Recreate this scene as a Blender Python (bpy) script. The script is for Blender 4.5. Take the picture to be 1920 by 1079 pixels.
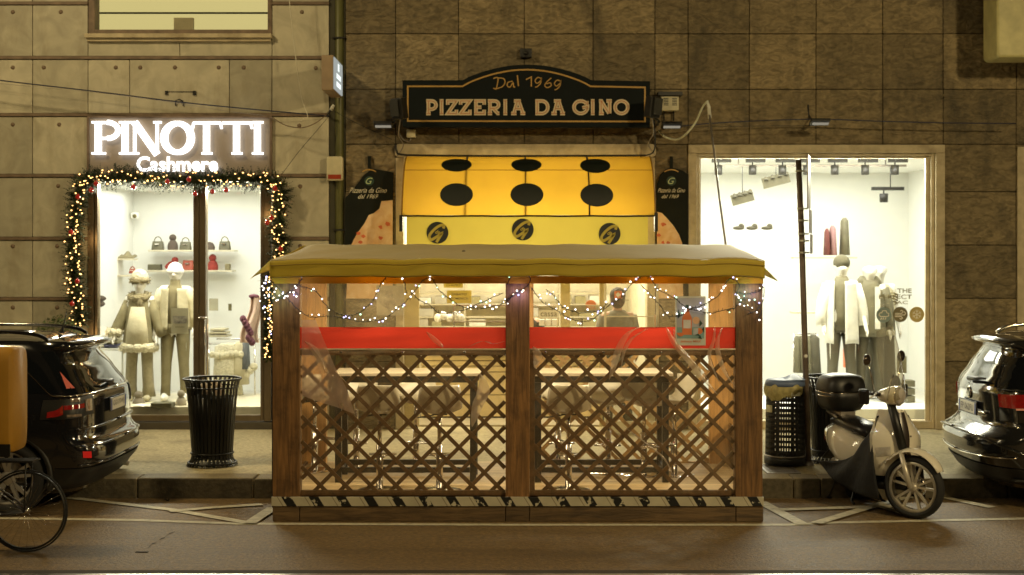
import bpy, bmesh, math, random
from mathutils import Vector, Matrix, Euler
random.seed(7)
R=math.radians
for o in list(bpy.data.objects): bpy.data.objects.remove(o)
SC=bpy.context.scene; COL=SC.collection
# ---------------------------------------------------------------- camera
F=2600.0; HC=2.4; YH=479.0
cd=bpy.data.cameras.new("camera"); cam=bpy.data.objects.new("camera",cd); COL.objects.link(cam)
cam.location=(0,0,HC); cam.rotation_euler=(R(90),0,0)
cd.sensor_width=36; cd.lens=36*F/1920; cd.shift_y=-(539.5-YH)/1920; cd.clip_end=500; cd.clip_start=.1
cd.dof.use_dof=True; cd.dof.focus_distance=12.6; cd.dof.aperture_fstop=2.0
SC.camera=cam
SC.view_settings.view_transform='Standard'; SC.view_settings.look='None'; SC.view_settings.exposure=0; SC.view_settings.gamma=1
# ---------------------------------------------------------------- night sky and street lamps
wd=bpy.data.worlds.new("World"); SC.world=wd; wd.use_nodes=True
wn=wd.node_tree.nodes; wl=wd.node_tree.links; wn.clear()
wo=wn.new('ShaderNodeOutputWorld'); wb=wn.new('ShaderNodeBackground'); ws=wn.new('ShaderNodeTexSky')
ws.sky_type='NISHITA'; ws.sun_disc=False; ws.sun_elevation=R(-4); ws.sun_rotation=R(160); wb.inputs[1].default_value=.05
wl.new(ws.outputs[0],wb.inputs[0]); wl.new(wb.outputs[0],wo.inputs[0])
def lamp(name,kind,loc,power,col,size=.3,target=None,sizey=None,spot=None,blend=.6):
    l=bpy.data.lights.new(name,kind); l.energy=power; l.color=col
    if kind=='AREA':
        l.shape='RECTANGLE' if sizey else 'DISK'; l.size=size
        if sizey: l.size_y=sizey
    else: l.shadow_soft_size=size
    if kind=='SPOT': l.spot_size=spot; l.spot_blend=blend
    o=bpy.data.objects.new(name,l); COL.objects.link(o); o.location=loc
    if target is not None:
        o.rotation_euler=(Vector(target)-Vector(loc)).to_track_quat('-Z','Y').to_euler()
    return o
WARM=(1,.77,.39)
lamp('street_lamp_light','AREA',(9.0,3.0,7.0),820,WARM,.7,(2,15,1.0))
lamp('street_lamp_light','AREA',(-8.0,11.0,9.4),430,WARM,.7,(-4,17,2.5))
lamp('street_lamp_light','AREA',(0.5,-3.5,9.0),170,WARM,1.2,(0,14,1.0))

SC.cycles.transparent_max_bounces=40; SC.cycles.max_bounces=8
# ---------------------------------------------------------------- helpers
BASE={}
def W(px,py,s): return Vector(((px-960)/s, F/s, HC-(py-YH)/s))
def X(px,s): return (px-960)/s
def Z(py,s): return HC-(py-YH)/s
def tag(o,label=None,cat=None,group=None,kind=None):
    if label: o['label']=label
    if cat: o['category']=cat
    if group: o['group']=group
    if kind: o['kind']=kind
    return o
def T(name,label,cat,loc=(0,0,0),group=None,rz=0):
    o=bpy.data.objects.new(name,None); COL.objects.link(o); o.location=loc; o.rotation_euler=(0,0,rz)
    o.empty_display_size=.2; BASE[o.name]=Vector(loc); return tag(o,label,cat,group)
class MB:
    def __init__(s): s.v=[];s.f=[];s.mi=[];s.sm=[];s.tn=[];s.lw=None
    def add(s,vs,fs,m=0,smooth=False,tone=None):
        n=len(s.v); s.v+= [Vector(v) for v in vs]
        for f in fs:
            s.f.append([n+i for i in f]); s.mi.append(m); s.sm.append(smooth); s.tn.append(.5 if tone is None else tone)
        return s
    def box(s,x0,x1,y0,y1,z0,z1,m=0,tone=None):
        return s.add([(x0,y0,z0),(x1,y0,z0),(x1,y1,z0),(x0,y1,z0),(x0,y0,z1),(x1,y0,z1),(x1,y1,z1),(x0,y1,z1)],
            [(0,3,2,1),(4,5,6,7),(0,1,5,4),(1,2,6,5),(2,3,7,6),(3,0,4,7)],m,False,tone)
    def obox(s,c,sz,rot=(0,0,0),m=0,tone=None):
        M=Euler(rot).to_matrix(); h=[q/2 for q in sz]
        vs=[Vector(c)+M@Vector((a*h[0],b*h[1],d*h[2])) for d in(-1,1) for a,b in((-1,-1),(1,-1),(1,1),(-1,1))]
        return s.add(vs,[(0,3,2,1),(4,5,6,7),(0,1,5,4),(1,2,6,5),(2,3,7,6),(3,0,4,7)],m,False,tone)
    def bar(s,p,q,w,t,up=(0,1,0),m=0,tone=None):
        p=Vector(p);q=Vector(q);d=(q-p).normalized();u=Vector(up);a=d.cross(u).normalized()*w/2;b=a.cross(d).normalized()*t/2
        vs=[p-a-b,p+a-b,p+a+b,p-a+b,q-a-b,q+a-b,q+a+b,q-a+b]
        return s.add(vs,[(0,1,2,3),(7,6,5,4),(4,5,1,0),(5,6,2,1),(6,7,3,2),(7,4,0,3)],m,False,tone)
    def tube(s,pts,r,n=8,m=0,sq=1.0,caps=True,smooth=True,up=None,tone=None):
        pts=[Vector(p) for p in pts]; k=len(pts)
        rs=r if isinstance(r,(list,tuple)) else [r]*k
        d0=(pts[1]-pts[0]).normalized(); u=Vector(up) if up else (Vector((0,0,1)) if abs(d0.z)<.9 else Vector((0,1,0)))
        a=(u-d0*u.dot(d0)).normalized(); vs=[]
        for i in range(k):
            d=(pts[min(i+1,k-1)]-pts[max(i-1,0)]).normalized()
            a=(a-d*a.dot(d)); a=a.normalized() if a.length>1e-6 else Vector((1,0,0)); b=d.cross(a)
            for j in range(n):
                t=2*math.pi*j/n; vs.append(pts[i]+a*math.cos(t)*rs[i]*sq+b*math.sin(t)*rs[i])
        fs=[(i*n+j,i*n+(j+1)%n,(i+1)*n+(j+1)%n,(i+1)*n+j) for i in range(k-1) for j in range(n)]
        if caps: fs+=[tuple(range(n-1,-1,-1)),tuple((k-1)*n+j for j in range(n))]
        return s.add(vs,fs,m,smooth,tone)
    def lathe(s,prof,c=(0,0,0),n=24,m=0,axis='z',sy=1.0,smooth=True,a0=0,a1=360):
        c=Vector(c); vs=[]; full=abs(a1-a0)>=360; nn=n if full else n+1
        for r,h in prof:
            for j in range(nn):
                t=R(a0+(a1-a0)*j/n); p=(r*math.cos(t),r*math.sin(t)*sy,h)
                if axis=='y': p=(p[0],h,p[1])
                if axis=='x': p=(h,p[0],p[1])
                vs.append(c+Vector(p))
        fs=[(i*nn+j,i*nn+(j+1)%nn,(i+1)*nn+(j+1)%nn,(i+1)*nn+j) for i in range(len(prof)-1) for j in range(n if full else n)]
        return s.add(vs,fs,m,smooth)
    def rings(s,rings,m=0,smooth=True,caps=True,closed=True,tone=None):
        n=len(rings[0]); vs=[p for r in rings for p in r]; k=len(rings)
        fs=[(i*n+j,i*n+(j+1)%n,(i+1)*n+(j+1)%n,(i+1)*n+j) for i in range(k-1) for j in range(n if closed else n-1)]
        if caps and closed: fs+=[tuple(range(n-1,-1,-1)),tuple((k-1)*n+j for j in range(n))]
        return s.add(vs,fs,m,smooth,tone)
    def ell(s,c,r,nu=14,nv=9,m=0,rot=None,tone=None):
        if not isinstance(r,(list,tuple)): r=(r,r,r)
        M=Euler(rot).to_matrix() if rot else Matrix.Identity(3); c=Vector(c); vs=[];
        for i in range(nv+1):
            ph=math.pi*i/nv
            for j in range(nu):
                t=2*math.pi*j/nu; vs.append(c+M@Vector((r[0]*math.sin(ph)*math.cos(t),r[1]*math.sin(ph)*math.sin(t),r[2]*math.cos(ph))))
        return s.add(vs,[((i+1)*nu+j,(i+1)*nu+(j+1)%nu,i*nu+(j+1)%nu,i*nu+j) for i in range(nv) for j in range(nu)],m,True,tone)
    def grid(s,fn,nu,nv,m=0,smooth=True,tone=None):
        vs=[fn(i/nu,j/nv) for j in range(nv+1) for i in range(nu+1)]; w=nu+1
        return s.add(vs,[(j*w+i,j*w+i+1,(j+1)*w+i+1,(j+1)*w+i) for j in range(nv) for i in range(nu)],m,smooth,tone)
    def prism(s,poly,y0,y1,m=0,tone=None):   # poly of (x,z), y0 = front
        n=len(poly); ar=sum(poly[i][0]*poly[(i+1)%n][1]-poly[(i+1)%n][0]*poly[i][1] for i in range(n))
        if ar<0: poly=poly[::-1]
        vs=[(p[0],y0,p[1]) for p in poly]+[(p[0],y1,p[1]) for p in poly]
        fs=[tuple(range(n)),tuple(range(2*n-1,n-1,-1))]+[(i,i+n,(i+1)%n+n,(i+1)%n) for i in range(n)]
        return s.add(vs,fs,m,False,tone)
    def ribbon(s,pts,w,y0,y1,m=0,closed=False):   # flat mitred stroke in xz
        pts=[Vector(p) for p in pts]; n=len(pts); L=[];Rr=[]
        for i in range(n):
            if closed: a=pts[i-1];b=pts[(i+1)%n]
            else: a=pts[max(i-1,0)];b=pts[min(i+1,n-1)]
            d1=(pts[i]-a); d2=(b-pts[i])
            d1=d1.normalized() if d1.length>1e-9 else d2.normalized(); d2=d2.normalized() if d2.length>1e-9 else d1
            t=(d1+d2); t=t.normalized() if t.length>1e-6 else d1
            nrm=Vector((-t.y,t.x)); k=1/max(.35,nrm.dot(Vector((-d1.y,d1.x)))); ww=w[i] if isinstance(w,list) else w
            L.append(pts[i]+nrm*ww/2*k); Rr.append(pts[i]-nrm*ww/2*k)
        vs=[];
        for l,r in zip(L,Rr): vs+=[(l.x,y0,l.y),(r.x,y0,r.y),(l.x,y1,l.y),(r.x,y1,r.y)]
        fs=[]
        for i in range(n if closed else n-1):
            a=4*i;b=4*((i+1)%n); fs+=[(a,a+1,b+1,b),(a+2,b+2,b+3,a+3),(a,b,b+2,a+2),(a+1,a+3,b+3,b+1)]
        if not closed: fs+=[(0,2,3,1),(4*n-4,4*n-3,4*n-1,4*n-2)]
        return s.add(vs,fs,m,False)
    def build(s,name,mats,parent=None,bevel=0,solid=0,label=None,sub=0,origin=None,local=False):
        if name in SPLIT and parent is not None and not s.lw:
            par_=list(range(len(s.v)))
            def fd(a):
                while par_[a]!=a: par_[a]=par_[par_[a]]; a=par_[a]
                return a
            for f in s.f:
                r0=fd(f[0])
                for q in f[1:]: par_[fd(q)]=r0
            G={}
            for i,f in enumerate(s.f): G.setdefault(fd(f[0]),[]).append(i)
            if 1<len(G)<=60:
                out=None
                for fi in G.values():
                    m2=MB0(); m2.lw=1; mp={}
                    for i in fi:
                        nf=[]
                        for q in s.f[i]:
                            if q not in mp: mp[q]=len(m2.v); m2.v.append(s.v[q])
                            nf.append(mp[q])
                        m2.f.append(nf); m2.mi.append(s.mi[i]); m2.sm.append(s.sm[i]); m2.tn.append(s.tn[i])
                    o_=m2.build(name,mats,parent,bevel,solid,label,sub)
                    out=out or o_
                return out
        me=bpy.data.meshes.new(name); o=bpy.data.objects.new(name,me); COL.objects.link(o)
        off=Vector((0,0,0))
        if parent is not None:
            off=BASE[parent.name]; o.parent=parent; BASE[o.name]=off
        elif origin is not None: off=Vector(origin); o.location=off; BASE[o.name]=off
        else: BASE[o.name]=off
        if local: o.location=(0,0,0); off=Vector((0,0,0))
        me.from_pydata([v-off for v in s.v],[],s.f)
        if not isinstance(mats,(list,tuple)): mats=[mats]
        for m in mats: me.materials.append(m)
        me.polygons.foreach_set('material_index',s.mi); me.polygons.foreach_set('use_smooth',s.sm)
        a=me.attributes.new('tone','FLOAT','FACE'); a.data.foreach_set('value',s.tn)
        me.update()
        if solid: q=o.modifiers.new('solid','SOLIDIFY'); q.thickness=solid; q.offset=0
        if bevel:
            q=o.modifiers.new('bevel','BEVEL'); q.width=bevel; q.segments=2; q.limit_method='ANGLE'; q.angle_limit=R(40)
        if sub: q=o.modifiers.new('sub','SUBSURF'); q.levels=sub; q.render_levels=sub
        if label: o['label']=label
        return o
MB0=MB
SPLIT={'ring','vent_slot','conduit','metal_band','roof_rail','side_window','brake_lever','topping','side_arm','snap_stud','pipe_clamp','label_plate','fork','clamp','quarter_window','side_flange','back_post','screen_bracket','chrome_line','bumper_trim','post','hanger','hand_guard','plate_blue_band','centre_stand'}
def kids(o): return [c for c in bpy.data.objects if c.parent==o]
def copy_tree(o,loc=None,rz=None,label=None,parent=None):
    c=o.copy(); COL.objects.link(c); BASE[c.name]=BASE.get(o.name,Vector())
    if parent is not None: c.parent=parent
    if loc is not None: c.location=loc
    if rz is not None: c.rotation_euler=(0,0,rz)
    if label: c['label']=label
    for k in kids(o): copy_tree(k,parent=c)
    return c
# ---------------------------------------------------------------- materials
MC={}
def mat(name,col,rough=.6,metal=0.,var=.15,scale=6.,bump=0.,bscale=30.,stretch=(1,1,1),coat=0.,spec=.5,tonev=0.,col2=None,
        dirt=0.,dscale=1.2,dcol=None,dstretch=None,nrough=.5,trans=0.,sheen=0.,rvar=0.,distort=0.,emit=None,estr=0.,transl=0.):
    if name in MC: return MC[name]
    m=bpy.data.materials.new(name); m.use_nodes=True; nt=m.node_tree; N=nt.nodes; L=nt.links
    p=N['Principled BSDF']; out=N['Material Output']
    tc=N.new('ShaderNodeTexCoord'); mp=N.new('ShaderNodeMapping'); mp.inputs['Scale'].default_value=stretch
    L.new(tc.outputs['Object'],mp.inputs[0])
    n1=N.new('ShaderNodeTexNoise'); n1.inputs['Scale'].default_value=scale; n1.inputs['Detail'].default_value=6; n1.inputs['Distortion'].default_value=distort; n1.inputs['Roughness'].default_value=nrough
    L.new(mp.outputs[0],n1.inputs['Vector'])
    c=Vector(col); c2=Vector(col2) if col2 else c*(1-var)
    mx=N.new('ShaderNodeMix'); mx.data_type='RGBA'; hi=c if col2 else c*(1+var)
    mx.inputs[6].default_value=(*[min(1,q) for q in c2],1); mx.inputs[7].default_value=(*[min(1,q) for q in hi],1)
    cr=N.new('ShaderNodeMapRange'); cr.inputs[1].default_value=.3; cr.inputs[2].default_value=.7
    L.new(n1.outputs['Fac'],cr.inputs[0]); L.new(cr.outputs[0],mx.inputs[0]); cur=mx.outputs[2]
    if tonev:
        at=N.new('ShaderNodeAttribute'); at.attribute_name='tone'
        mr=N.new('ShaderNodeMapRange'); mr.inputs[3].default_value=1-tonev; mr.inputs[4].default_value=1+tonev; L.new(at.outputs['Fac'],mr.inputs[0])
        vm=N.new('ShaderNodeVectorMath'); vm.operation='SCALE'; L.new(cur,vm.inputs[0]); L.new(mr.outputs[0],vm.inputs['Scale']); cur=vm.outputs[0]
    if dirt:
        n2=N.new('ShaderNodeTexNoise'); n2.inputs['Scale'].default_value=dscale; n2.inputs['Detail'].default_value=9; n2.inputs['Roughness'].default_value=.65
        dm=N.new('ShaderNodeMapping'); dm.inputs['Scale'].default_value=dstretch or (1,1,1); L.new(tc.outputs['Object'],dm.inputs[0]); L.new(dm.outputs[0],n2.inputs['Vector'])
        r2=N.new('ShaderNodeMapRange'); r2.inputs[1].default_value=.5; r2.inputs[2].default_value=.72; r2.inputs[4].default_value=dirt; L.new(n2.outputs['Fac'],r2.inputs[0])
        m2=N.new('ShaderNodeMix'); m2.data_type='RGBA'; m2.inputs[7].default_value=(*(dcol or [q*.35 for q in col]),1)
        L.new(r2.outputs[0],m2.inputs[0]); L.new(cur,m2.inputs[6]); cur=m2.outputs[2]
    L.new(cur,p.inputs['Base Color'])
    p.inputs['Roughness'].default_value=rough; p.inputs['Metallic'].default_value=metal
    p.inputs['Coat Weight'].default_value=coat; p.inputs['Coat Roughness'].default_value=.05; p.inputs['Specular IOR Level'].default_value=spec
    if rvar:
        r3=N.new('ShaderNodeMapRange'); r3.inputs[3].default_value=max(.02,rough-rvar); r3.inputs[4].default_value=min(1,rough+rvar)
        L.new(n1.outputs['Fac'],r3.inputs[0]); L.new(r3.outputs[0],p.inputs['Roughness'])
    if sheen: p.inputs['Sheen Weight'].default_value=sheen
    if bump:
        n3=N.new('ShaderNodeTexNoise'); n3.inputs['Scale'].default_value=bscale; n3.inputs['Detail'].default_value=8; n3.inputs['Distortion'].default_value=distort
        L.new(mp.outputs[0],n3.inputs['Vector'])
        b=N.new('ShaderNodeBump'); b.inputs['Strength'].default_value=1; b.inputs['Distance'].default_value=bump
        L.new(n3.outputs['Fac'],b.inputs['Height']); L.new(b.outputs[0],p.inputs['Normal'])
    if emit: p.inputs['Emission Color'].default_value=(*emit,1); p.inputs['Emission Strength'].default_value=estr
    if transl:
        tb=N.new('ShaderNodeBsdfTranslucent'); L.new(cur,tb.inputs[0]); ms=N.new('ShaderNodeMixShader'); ms.inputs[0].default_value=transl
        L.new(p.outputs[0],ms.inputs[1]); L.new(tb.outputs[0],ms.inputs[2]); L.new(ms.outputs[0],out.inputs[0])
    MC[name]=m; return m
def emis(name,col,st,sample=False):
    if name in MC: return MC[name]
    m=bpy.data.materials.new(name); m.use_nodes=True; N=m.node_tree.nodes; L=m.node_tree.links; N.clear()
    o=N.new('ShaderNodeOutputMaterial'); e=N.new('ShaderNodeEmission'); e.inputs[0].default_value=(*col,1); e.inputs[1].default_value=st
    L.new(e.outputs[0],o.inputs[0])
    if not sample: m.cycles.emission_sampling='NONE'
    MC[name]=m; return m
def film(name,tint=(1,1,1),haze=0.,hcol=(.8,.7,.55),bump=0.,bscale=3.,rough=.05,refl=1.,stretch=(1,1,1),streak=0.):
    if name in MC: return MC[name]
    m=bpy.data.materials.new(name); m.use_nodes=True; N=m.node_tree.nodes; L=m.node_tree.links; N.clear()
    o=N.new('ShaderNodeOutputMaterial'); t=N.new('ShaderNodeBsdfTransparent'); t.inputs[0].default_value=(*tint,1)
    g=N.new('ShaderNodeBsdfGlossy'); g.inputs['Roughness'].default_value=rough; fr=N.new('ShaderNodeFresnel'); fr.inputs[0].default_value=1.45
    mu=N.new('ShaderNodeMath'); mu.operation='MULTIPLY'; mu.inputs[1].default_value=refl; L.new(fr.outputs[0],mu.inputs[0])
    ms=N.new('ShaderNodeMixShader'); L.new(mu.outputs[0],ms.inputs[0]); L.new(g.outputs[0],ms.inputs[2])
    tc=N.new('ShaderNodeTexCoord'); mp=N.new('ShaderNodeMapping'); mp.inputs['Scale'].default_value=stretch; L.new(tc.outputs['Object'],mp.inputs[0])
    if bump:
        n=N.new('ShaderNodeTexNoise'); n.inputs['Scale'].default_value=bscale; n.inputs['Detail'].default_value=3; n.inputs['Distortion'].default_value=1.2
        b=N.new('ShaderNodeBump'); b.inputs['Distance'].default_value=bump; L.new(mp.outputs[0],n.inputs['Vector']); L.new(n.outputs['Fac'],b.inputs['Height'])
        L.new(b.outputs[0],g.inputs['Normal']); L.new(b.outputs[0],fr.inputs['Normal'])
    if haze:
        d=N.new('ShaderNodeBsdfDiffuse'); d.inputs[0].default_value=(*hcol,1); tr=N.new('ShaderNodeBsdfTranslucent'); tr.inputs[0].default_value=(*hcol,1)
        a=N.new('ShaderNodeMixShader'); a.inputs[0].default_value=.5; L.new(d.outputs[0],a.inputs[1]); L.new(tr.outputs[0],a.inputs[2])
        h=N.new('ShaderNodeMixShader'); h.inputs[0].default_value=haze; L.new(t.outputs[0],h.inputs[1]); L.new(a.outputs[0],h.inputs[2])
        if streak:
            n=N.new('ShaderNodeTexNoise'); n.inputs['Scale'].default_value=bscale; n.inputs['Detail'].default_value=5; n.inputs['Distortion'].default_value=1.5
            L.new(mp.outputs[0],n.inputs['Vector']); r=N.new('ShaderNodeMapRange'); r.inputs[1].default_value=.5; r.inputs[2].default_value=.75
            r.inputs[3].default_value=haze; r.inputs[4].default_value=streak; L.new(n.outputs['Fac'],r.inputs[0]); L.new(r.outputs[0],h.inputs[0])
        L.new(h.outputs[0],ms.inputs[1])
    else: L.new(t.outputs[0],ms.inputs[1])
    L.new(ms.outputs[0],o.inputs[0]); MC[name]=m; return m
def text(body,cx,cz,h,y,m,parent,name='lettering',width=None,shear=0,bold=0,ext=.003,align='CENTER',rot=None,label=None):
    cu=bpy.data.curves.new('t','FONT'); cu.body=body; cu.size=1; cu.shear=shear; cu.offset=bold; cu.extrude=0; cu.resolution_u=3
    cu.align_x=align; to=bpy.data.objects.new('t',cu); COL.objects.link(to)
    bpy.context.view_layer.update(); dg=bpy.context.evaluated_depsgraph_get(); me=bpy.data.meshes.new_from_object(to.evaluated_get(dg))
    bpy.data.objects.remove(to); bpy.data.curves.remove(cu)
    xs=[v.co.x for v in me.vertices]; ys=[v.co.y for v in me.vertices]; hh=max(ys)-min(ys); ww=max(xs)-min(xs)
    k=h/hh; kx=(width/ww) if width else k; mx=(max(xs)+min(xs))/2; my=(max(ys)+min(ys))/2
    if align=='LEFT': mx=min(xs)
    b=MB(); vs=[]
    for v in me.vertices:
        q=Vector(((v.co.x-mx)*kx,0,(v.co.y-my)*k))
        if rot is not None: q=rot@q
        vs.append(Vector((cx,y,cz))+q)
    b.add(vs,[list(p.vertices) for p in me.polygons]); bpy.data.meshes.remove(me)
    return b.build(name,m,parent,label=label)
def arc(cx,cy,rx,ry,a0,a1,n=12): return [(cx+rx*math.cos(R(a0+(a1-a0)*i/n)),cy+ry*math.sin(R(a0+(a1-a0)*i/n))) for i in range(n+1)]
def rrect(x0,x1,z0,z1,r,n=5):
    p=[]
    for cx,cz,a in((x1-r,z1-r,0),(x0+r,z1-r,90),(x0+r,z0+r,180),(x1-r,z0+r,270)): p+=arc(cx,cz,r,r,a,a+90,n)
    return p
def smooth(pts,n=6,closed=False):
    P=[Vector(p) for p in pts]; out=[]; k=len(P)
    for i in range(k if closed else k-1):
        a=P[(i-1)%k] if closed or i>0 else P[0]; b=P[i]; c=P[(i+1)%k]; d=P[(i+2)%k] if closed or i+2<k else P[-1]
        for j in range(n):
            t=j/n; out.append(.5*((2*b)+(c-a)*t+(2*a-5*b+4*c-d)*t*t+(3*b-a-3*c+d)*t**3))
    if not closed: out.append(P[-1])
    return out
# colours
M_road=mat('asphalt',(.155,.100,.040),.68,var=.8,scale=22,nrough=.8,bump=.012,bscale=40,dirt=.6,dscale=1.0,dstretch=(.35,2.2,1),dcol=(.055,.038,.02),rvar=.2)
M_pave=mat('pavement_asphalt',(.42,.355,.20),.85,var=.4,scale=20,nrough=.75,bump=.006,bscale=40,dirt=.65,dscale=1.6)
M_gran=mat('kerb_granite',(.24,.195,.11),.8,var=.25,scale=70,bump=.006,bscale=45,dirt=.5,dscale=2,tonev=.15)
M_paint=mat('road_paint',(.50,.46,.34),.75,var=.15,scale=20,bump=.002,dirt=.65,dscale=9,dcol=(.14,.11,.08))
M_marble=mat('marble_cladding',(.40,.37,.27),.55,var=.16,scale=3.2,distort=1.5,dirt=.7,dscale=1.3,dstretch=(1.8,1.8,.7),dcol=(.21,.17,.10),tonev=.22,bump=.002,bscale=14)
M_band=mat('brown_metal_band',(.16,.11,.07),.6,var=.3,scale=9,dirt=.5,dscale=5)
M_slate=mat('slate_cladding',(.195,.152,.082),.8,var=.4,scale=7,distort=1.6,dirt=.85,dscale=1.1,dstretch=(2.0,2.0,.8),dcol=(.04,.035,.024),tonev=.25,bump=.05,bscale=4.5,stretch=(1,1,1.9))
M_stone=mat('pale_stone_frame',(.47,.40,.26),.7,var=.15,scale=8,dirt=.6,dscale=3,dcol=(.16,.11,.055),bump=.003,bscale=40)
M_green=mat('olive_painted_metal',(.11,.11,.035),.45,var=.15,dirt=.4,dscale=3)
M_dark=mat('dark_metal',(.02,.019,.016),.4,metal=.3,var=.2)
M_black=mat('black_plastic',(.012,.012,.011),.45,var=.1)
M_frame=mat('bronze_frame',(.20,.155,.10),.35,metal=.6,var=.1)
M_white=mat('white_wall',(.78,.78,.72),.8,var=.02)
M_floor=mat('shop_floor',(.55,.52,.44),.3,var=.05)
M_glass=film('window_glass',tint=(.97,.98,.96),refl=.6)
M_wood=mat('stained_timber',(.20,.10,.032),.55,var=.5,scale=5,stretch=(7,7,.5),distort=.6,dirt=.8,dscale=3.6,dcol=(.03,.014,.006),bump=.004,bscale=18,tonev=.2)
M_woodh=mat('stained_timber_beam',(.13,.08,.035),.55,var=.5,scale=5,stretch=(.55,5,5),distort=1.2,dirt=.5,dscale=3,dcol=(.03,.018,.01),bump=.004,bscale=18,tonev=.2)
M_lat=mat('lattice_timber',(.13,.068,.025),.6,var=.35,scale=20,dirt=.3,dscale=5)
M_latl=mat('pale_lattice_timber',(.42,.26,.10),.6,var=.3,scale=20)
M_pine=mat('orange_pine',(.55,.30,.10),.55,var=.25,scale=5,stretch=(5,5,.5),distort=1)
M_chrome=mat('chrome',(.75,.72,.68),.14,metal=1,var=.02)
M_alu=mat('galvanised_steel',(.33,.30,.26),.45,metal=.7,var=.2,dirt=.3)
# ================================================================ SETTING: ground
YW=F/148.0; XL=X(617,148)
def G(px,py,h=0): s=(py-YH)/(HC-h); return Vector(((px-960)/s,F/s,h))
YK=F/190.0
b=MB(); b.add([(-90,-80,0),(90,-80,0),(90,YK+.2,0),(-90,YK+.2,0)],[(0,1,2,3)]); o=b.build('road',M_road); tag(o,kind='structure')
b=MB(); b.box(-60,60,YK+.28,YW+.6,-.1,.196); o=b.build('sidewalk',M_pave); tag(o,kind='structure')
b=MB(); x=-12.2; i=0
cuts=[-12.2,-10.9,-9.6,-8.3,-7.1,-5.9,-4.72,-3.70,-2.55,-1.4,-.2,1.0,2.1,2.78,3.05,3.95,4.9,5.35,6.6,7.8,9.1,10.4]
for a,c in zip(cuts[:-1],cuts[1:]):
    dy=random.uniform(-.008,.008); b.box(a+.006,c-.006,YK+dy,YK+.3,-.05,.2+random.uniform(-.006,.004),tone=random.random())
for k in range(2,len(b.f),6): b.mi[k]=1  # street faces: darker granite, kerb shade and gutter dirt put into the colour
o=b.build('kerb',[M_gran,mat('shaded_dirty_granite',(.085,.07,.042),.9,var=.3,scale=20,dirt=.6,dscale=3,dcol=(.02,.017,.012),bump=.008,bscale=30)],bevel=.018); tag(o,kind='structure')
b=MB()
def strip(pts,w,z):
    P=[G(*p) for p in pts]; n=len(P); vs=[]
    for i in range(n):
        d=(P[min(i+1,n-1)]-P[max(i-1,0)]); d=Vector((d.x,d.y,0)).normalized(); q=Vector((-d.y,d.x,0))*w/2; vs+=[P[i]+q+Vector((0,0,z)),P[i]-q+Vector((0,0,z))]
    b.add(vs,[(2*i,2*i+1,2*i+3,2*i+2) for i in range(n-1)])
strip([(-60,972),(250,976),(450,983),(960,985),(1480,985),(1560,981),(1990,972)],.09,.004)
strip([(125,934),(320,957),(470,983)],.10,.008)
strip([(318,961),(400,954),(492,948)],.10,.012)
strip([(468,984),(512,955)],.12,.016)
strip([(1425,942),(1505,985)],.12,.008); strip([(1462,958),(1560,955),(1700,950)],.12,.012)
strip([(1530,984),(1640,951),(1705,934)],.11,.016); strip([(1640,950),(1712,972)],.10,.020); strip([(1762,932),(1860,953)],.11,.008)
o=b.build('road_markings',M_paint); tag(o,kind='structure')
b=MB(); b.box(-40,40,F/251,F/251+.07,-.02,.006); o=b.build('tram_rail',mat('polished_rail',(.55,.5,.45),.32,metal=1)); tag(o,kind='structure')
b=MB(); b.box(-40,40,F/251-.06,F/251-.003,-.02,.003); b.box(-40,40,F/251+.073,F/251+.2,-.02,.003);o=b.build('rail_bed',mat('rail_bed',(.04,.033,.025),.9)); tag(o,kind='structure')
b=MB(); pts=[(278,1028),(284,1021),(292,1019),(300,1012),(309,1009),(316,1002),(325,999),(333,993)]
P=[G(*p) for p in pts]
for p,q in zip(P[:-1],P[1:]):
    w=random.uniform(.02,.045); b.add([p+Vector((0,-w,.003)),q+Vector((0,-w*.5,.003)),q+Vector((0,w*.5,.003)),p+Vector((0,w,.003))],[(0,1,2,3)])
b.obox(G(266,1036)+Vector((0,0,.001)),(.10,.04,.006)); o=b.build('road_crack',mat('crack',(.02,.015,.01),.95)); tag(o,kind='structure')
# drain grate
t=T('drain_grate','small square metal drain grate set in the pavement beside the kiosk','drain grate',G(1460,880,.2))
b=MB(); c=G(1460,880,.2); b.box(c.x-.17,c.x+.17,c.y-.3,c.y-.27,.197,.206); b.box(c.x-.17,c.x+.17,c.y+.27,c.y+.3,.197,.206)
b.box(c.x-.17,c.x-.14,c.y-.27,c.y+.27,.197,.206);b.box(c.x+.14,c.x+.17,c.y-.27,c.y+.27,.197,.206)
b.build('frame',M_alu,t)
b=MB()
for k in range(9): b.box(c.x-.14,c.x+.14,c.y-.25+k*.058,c.y-.22+k*.058,.197,.204)
b.build('grille',M_alu,t)
# litter
for i,(px,py,sx,lab) in enumerate([(276,933,.05,'small pale scrap of litter on the road below the kerb'),(313,940,.045,'small dark dry leaf on the road in front of the kerb'),(405,934,.03,'tiny dark leaf in the gutter below the black slatted bin'),(1455,905,.04,'small dark leaf lying on the kerb edge just right of the kiosk'),(1745,938,.03,'tiny dark leaf by the kerb between scooter and right car')]):
    c=G(px,py); b=MB(); b.grid(lambda u,v:c+Vector(((u-.5)*sx,(v-.5)*sx*.6,.012+.012*math.sin(5*u+3*v))),5,4)
    o=b.build('litter' if i==0 else 'dry_leaf',mat('paper_scrap',(.5,.45,.35)) if i==0 else M_dark,origin=c,solid=.002); tag(o,lab,'litter' if i==0 else 'leaf')
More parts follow.
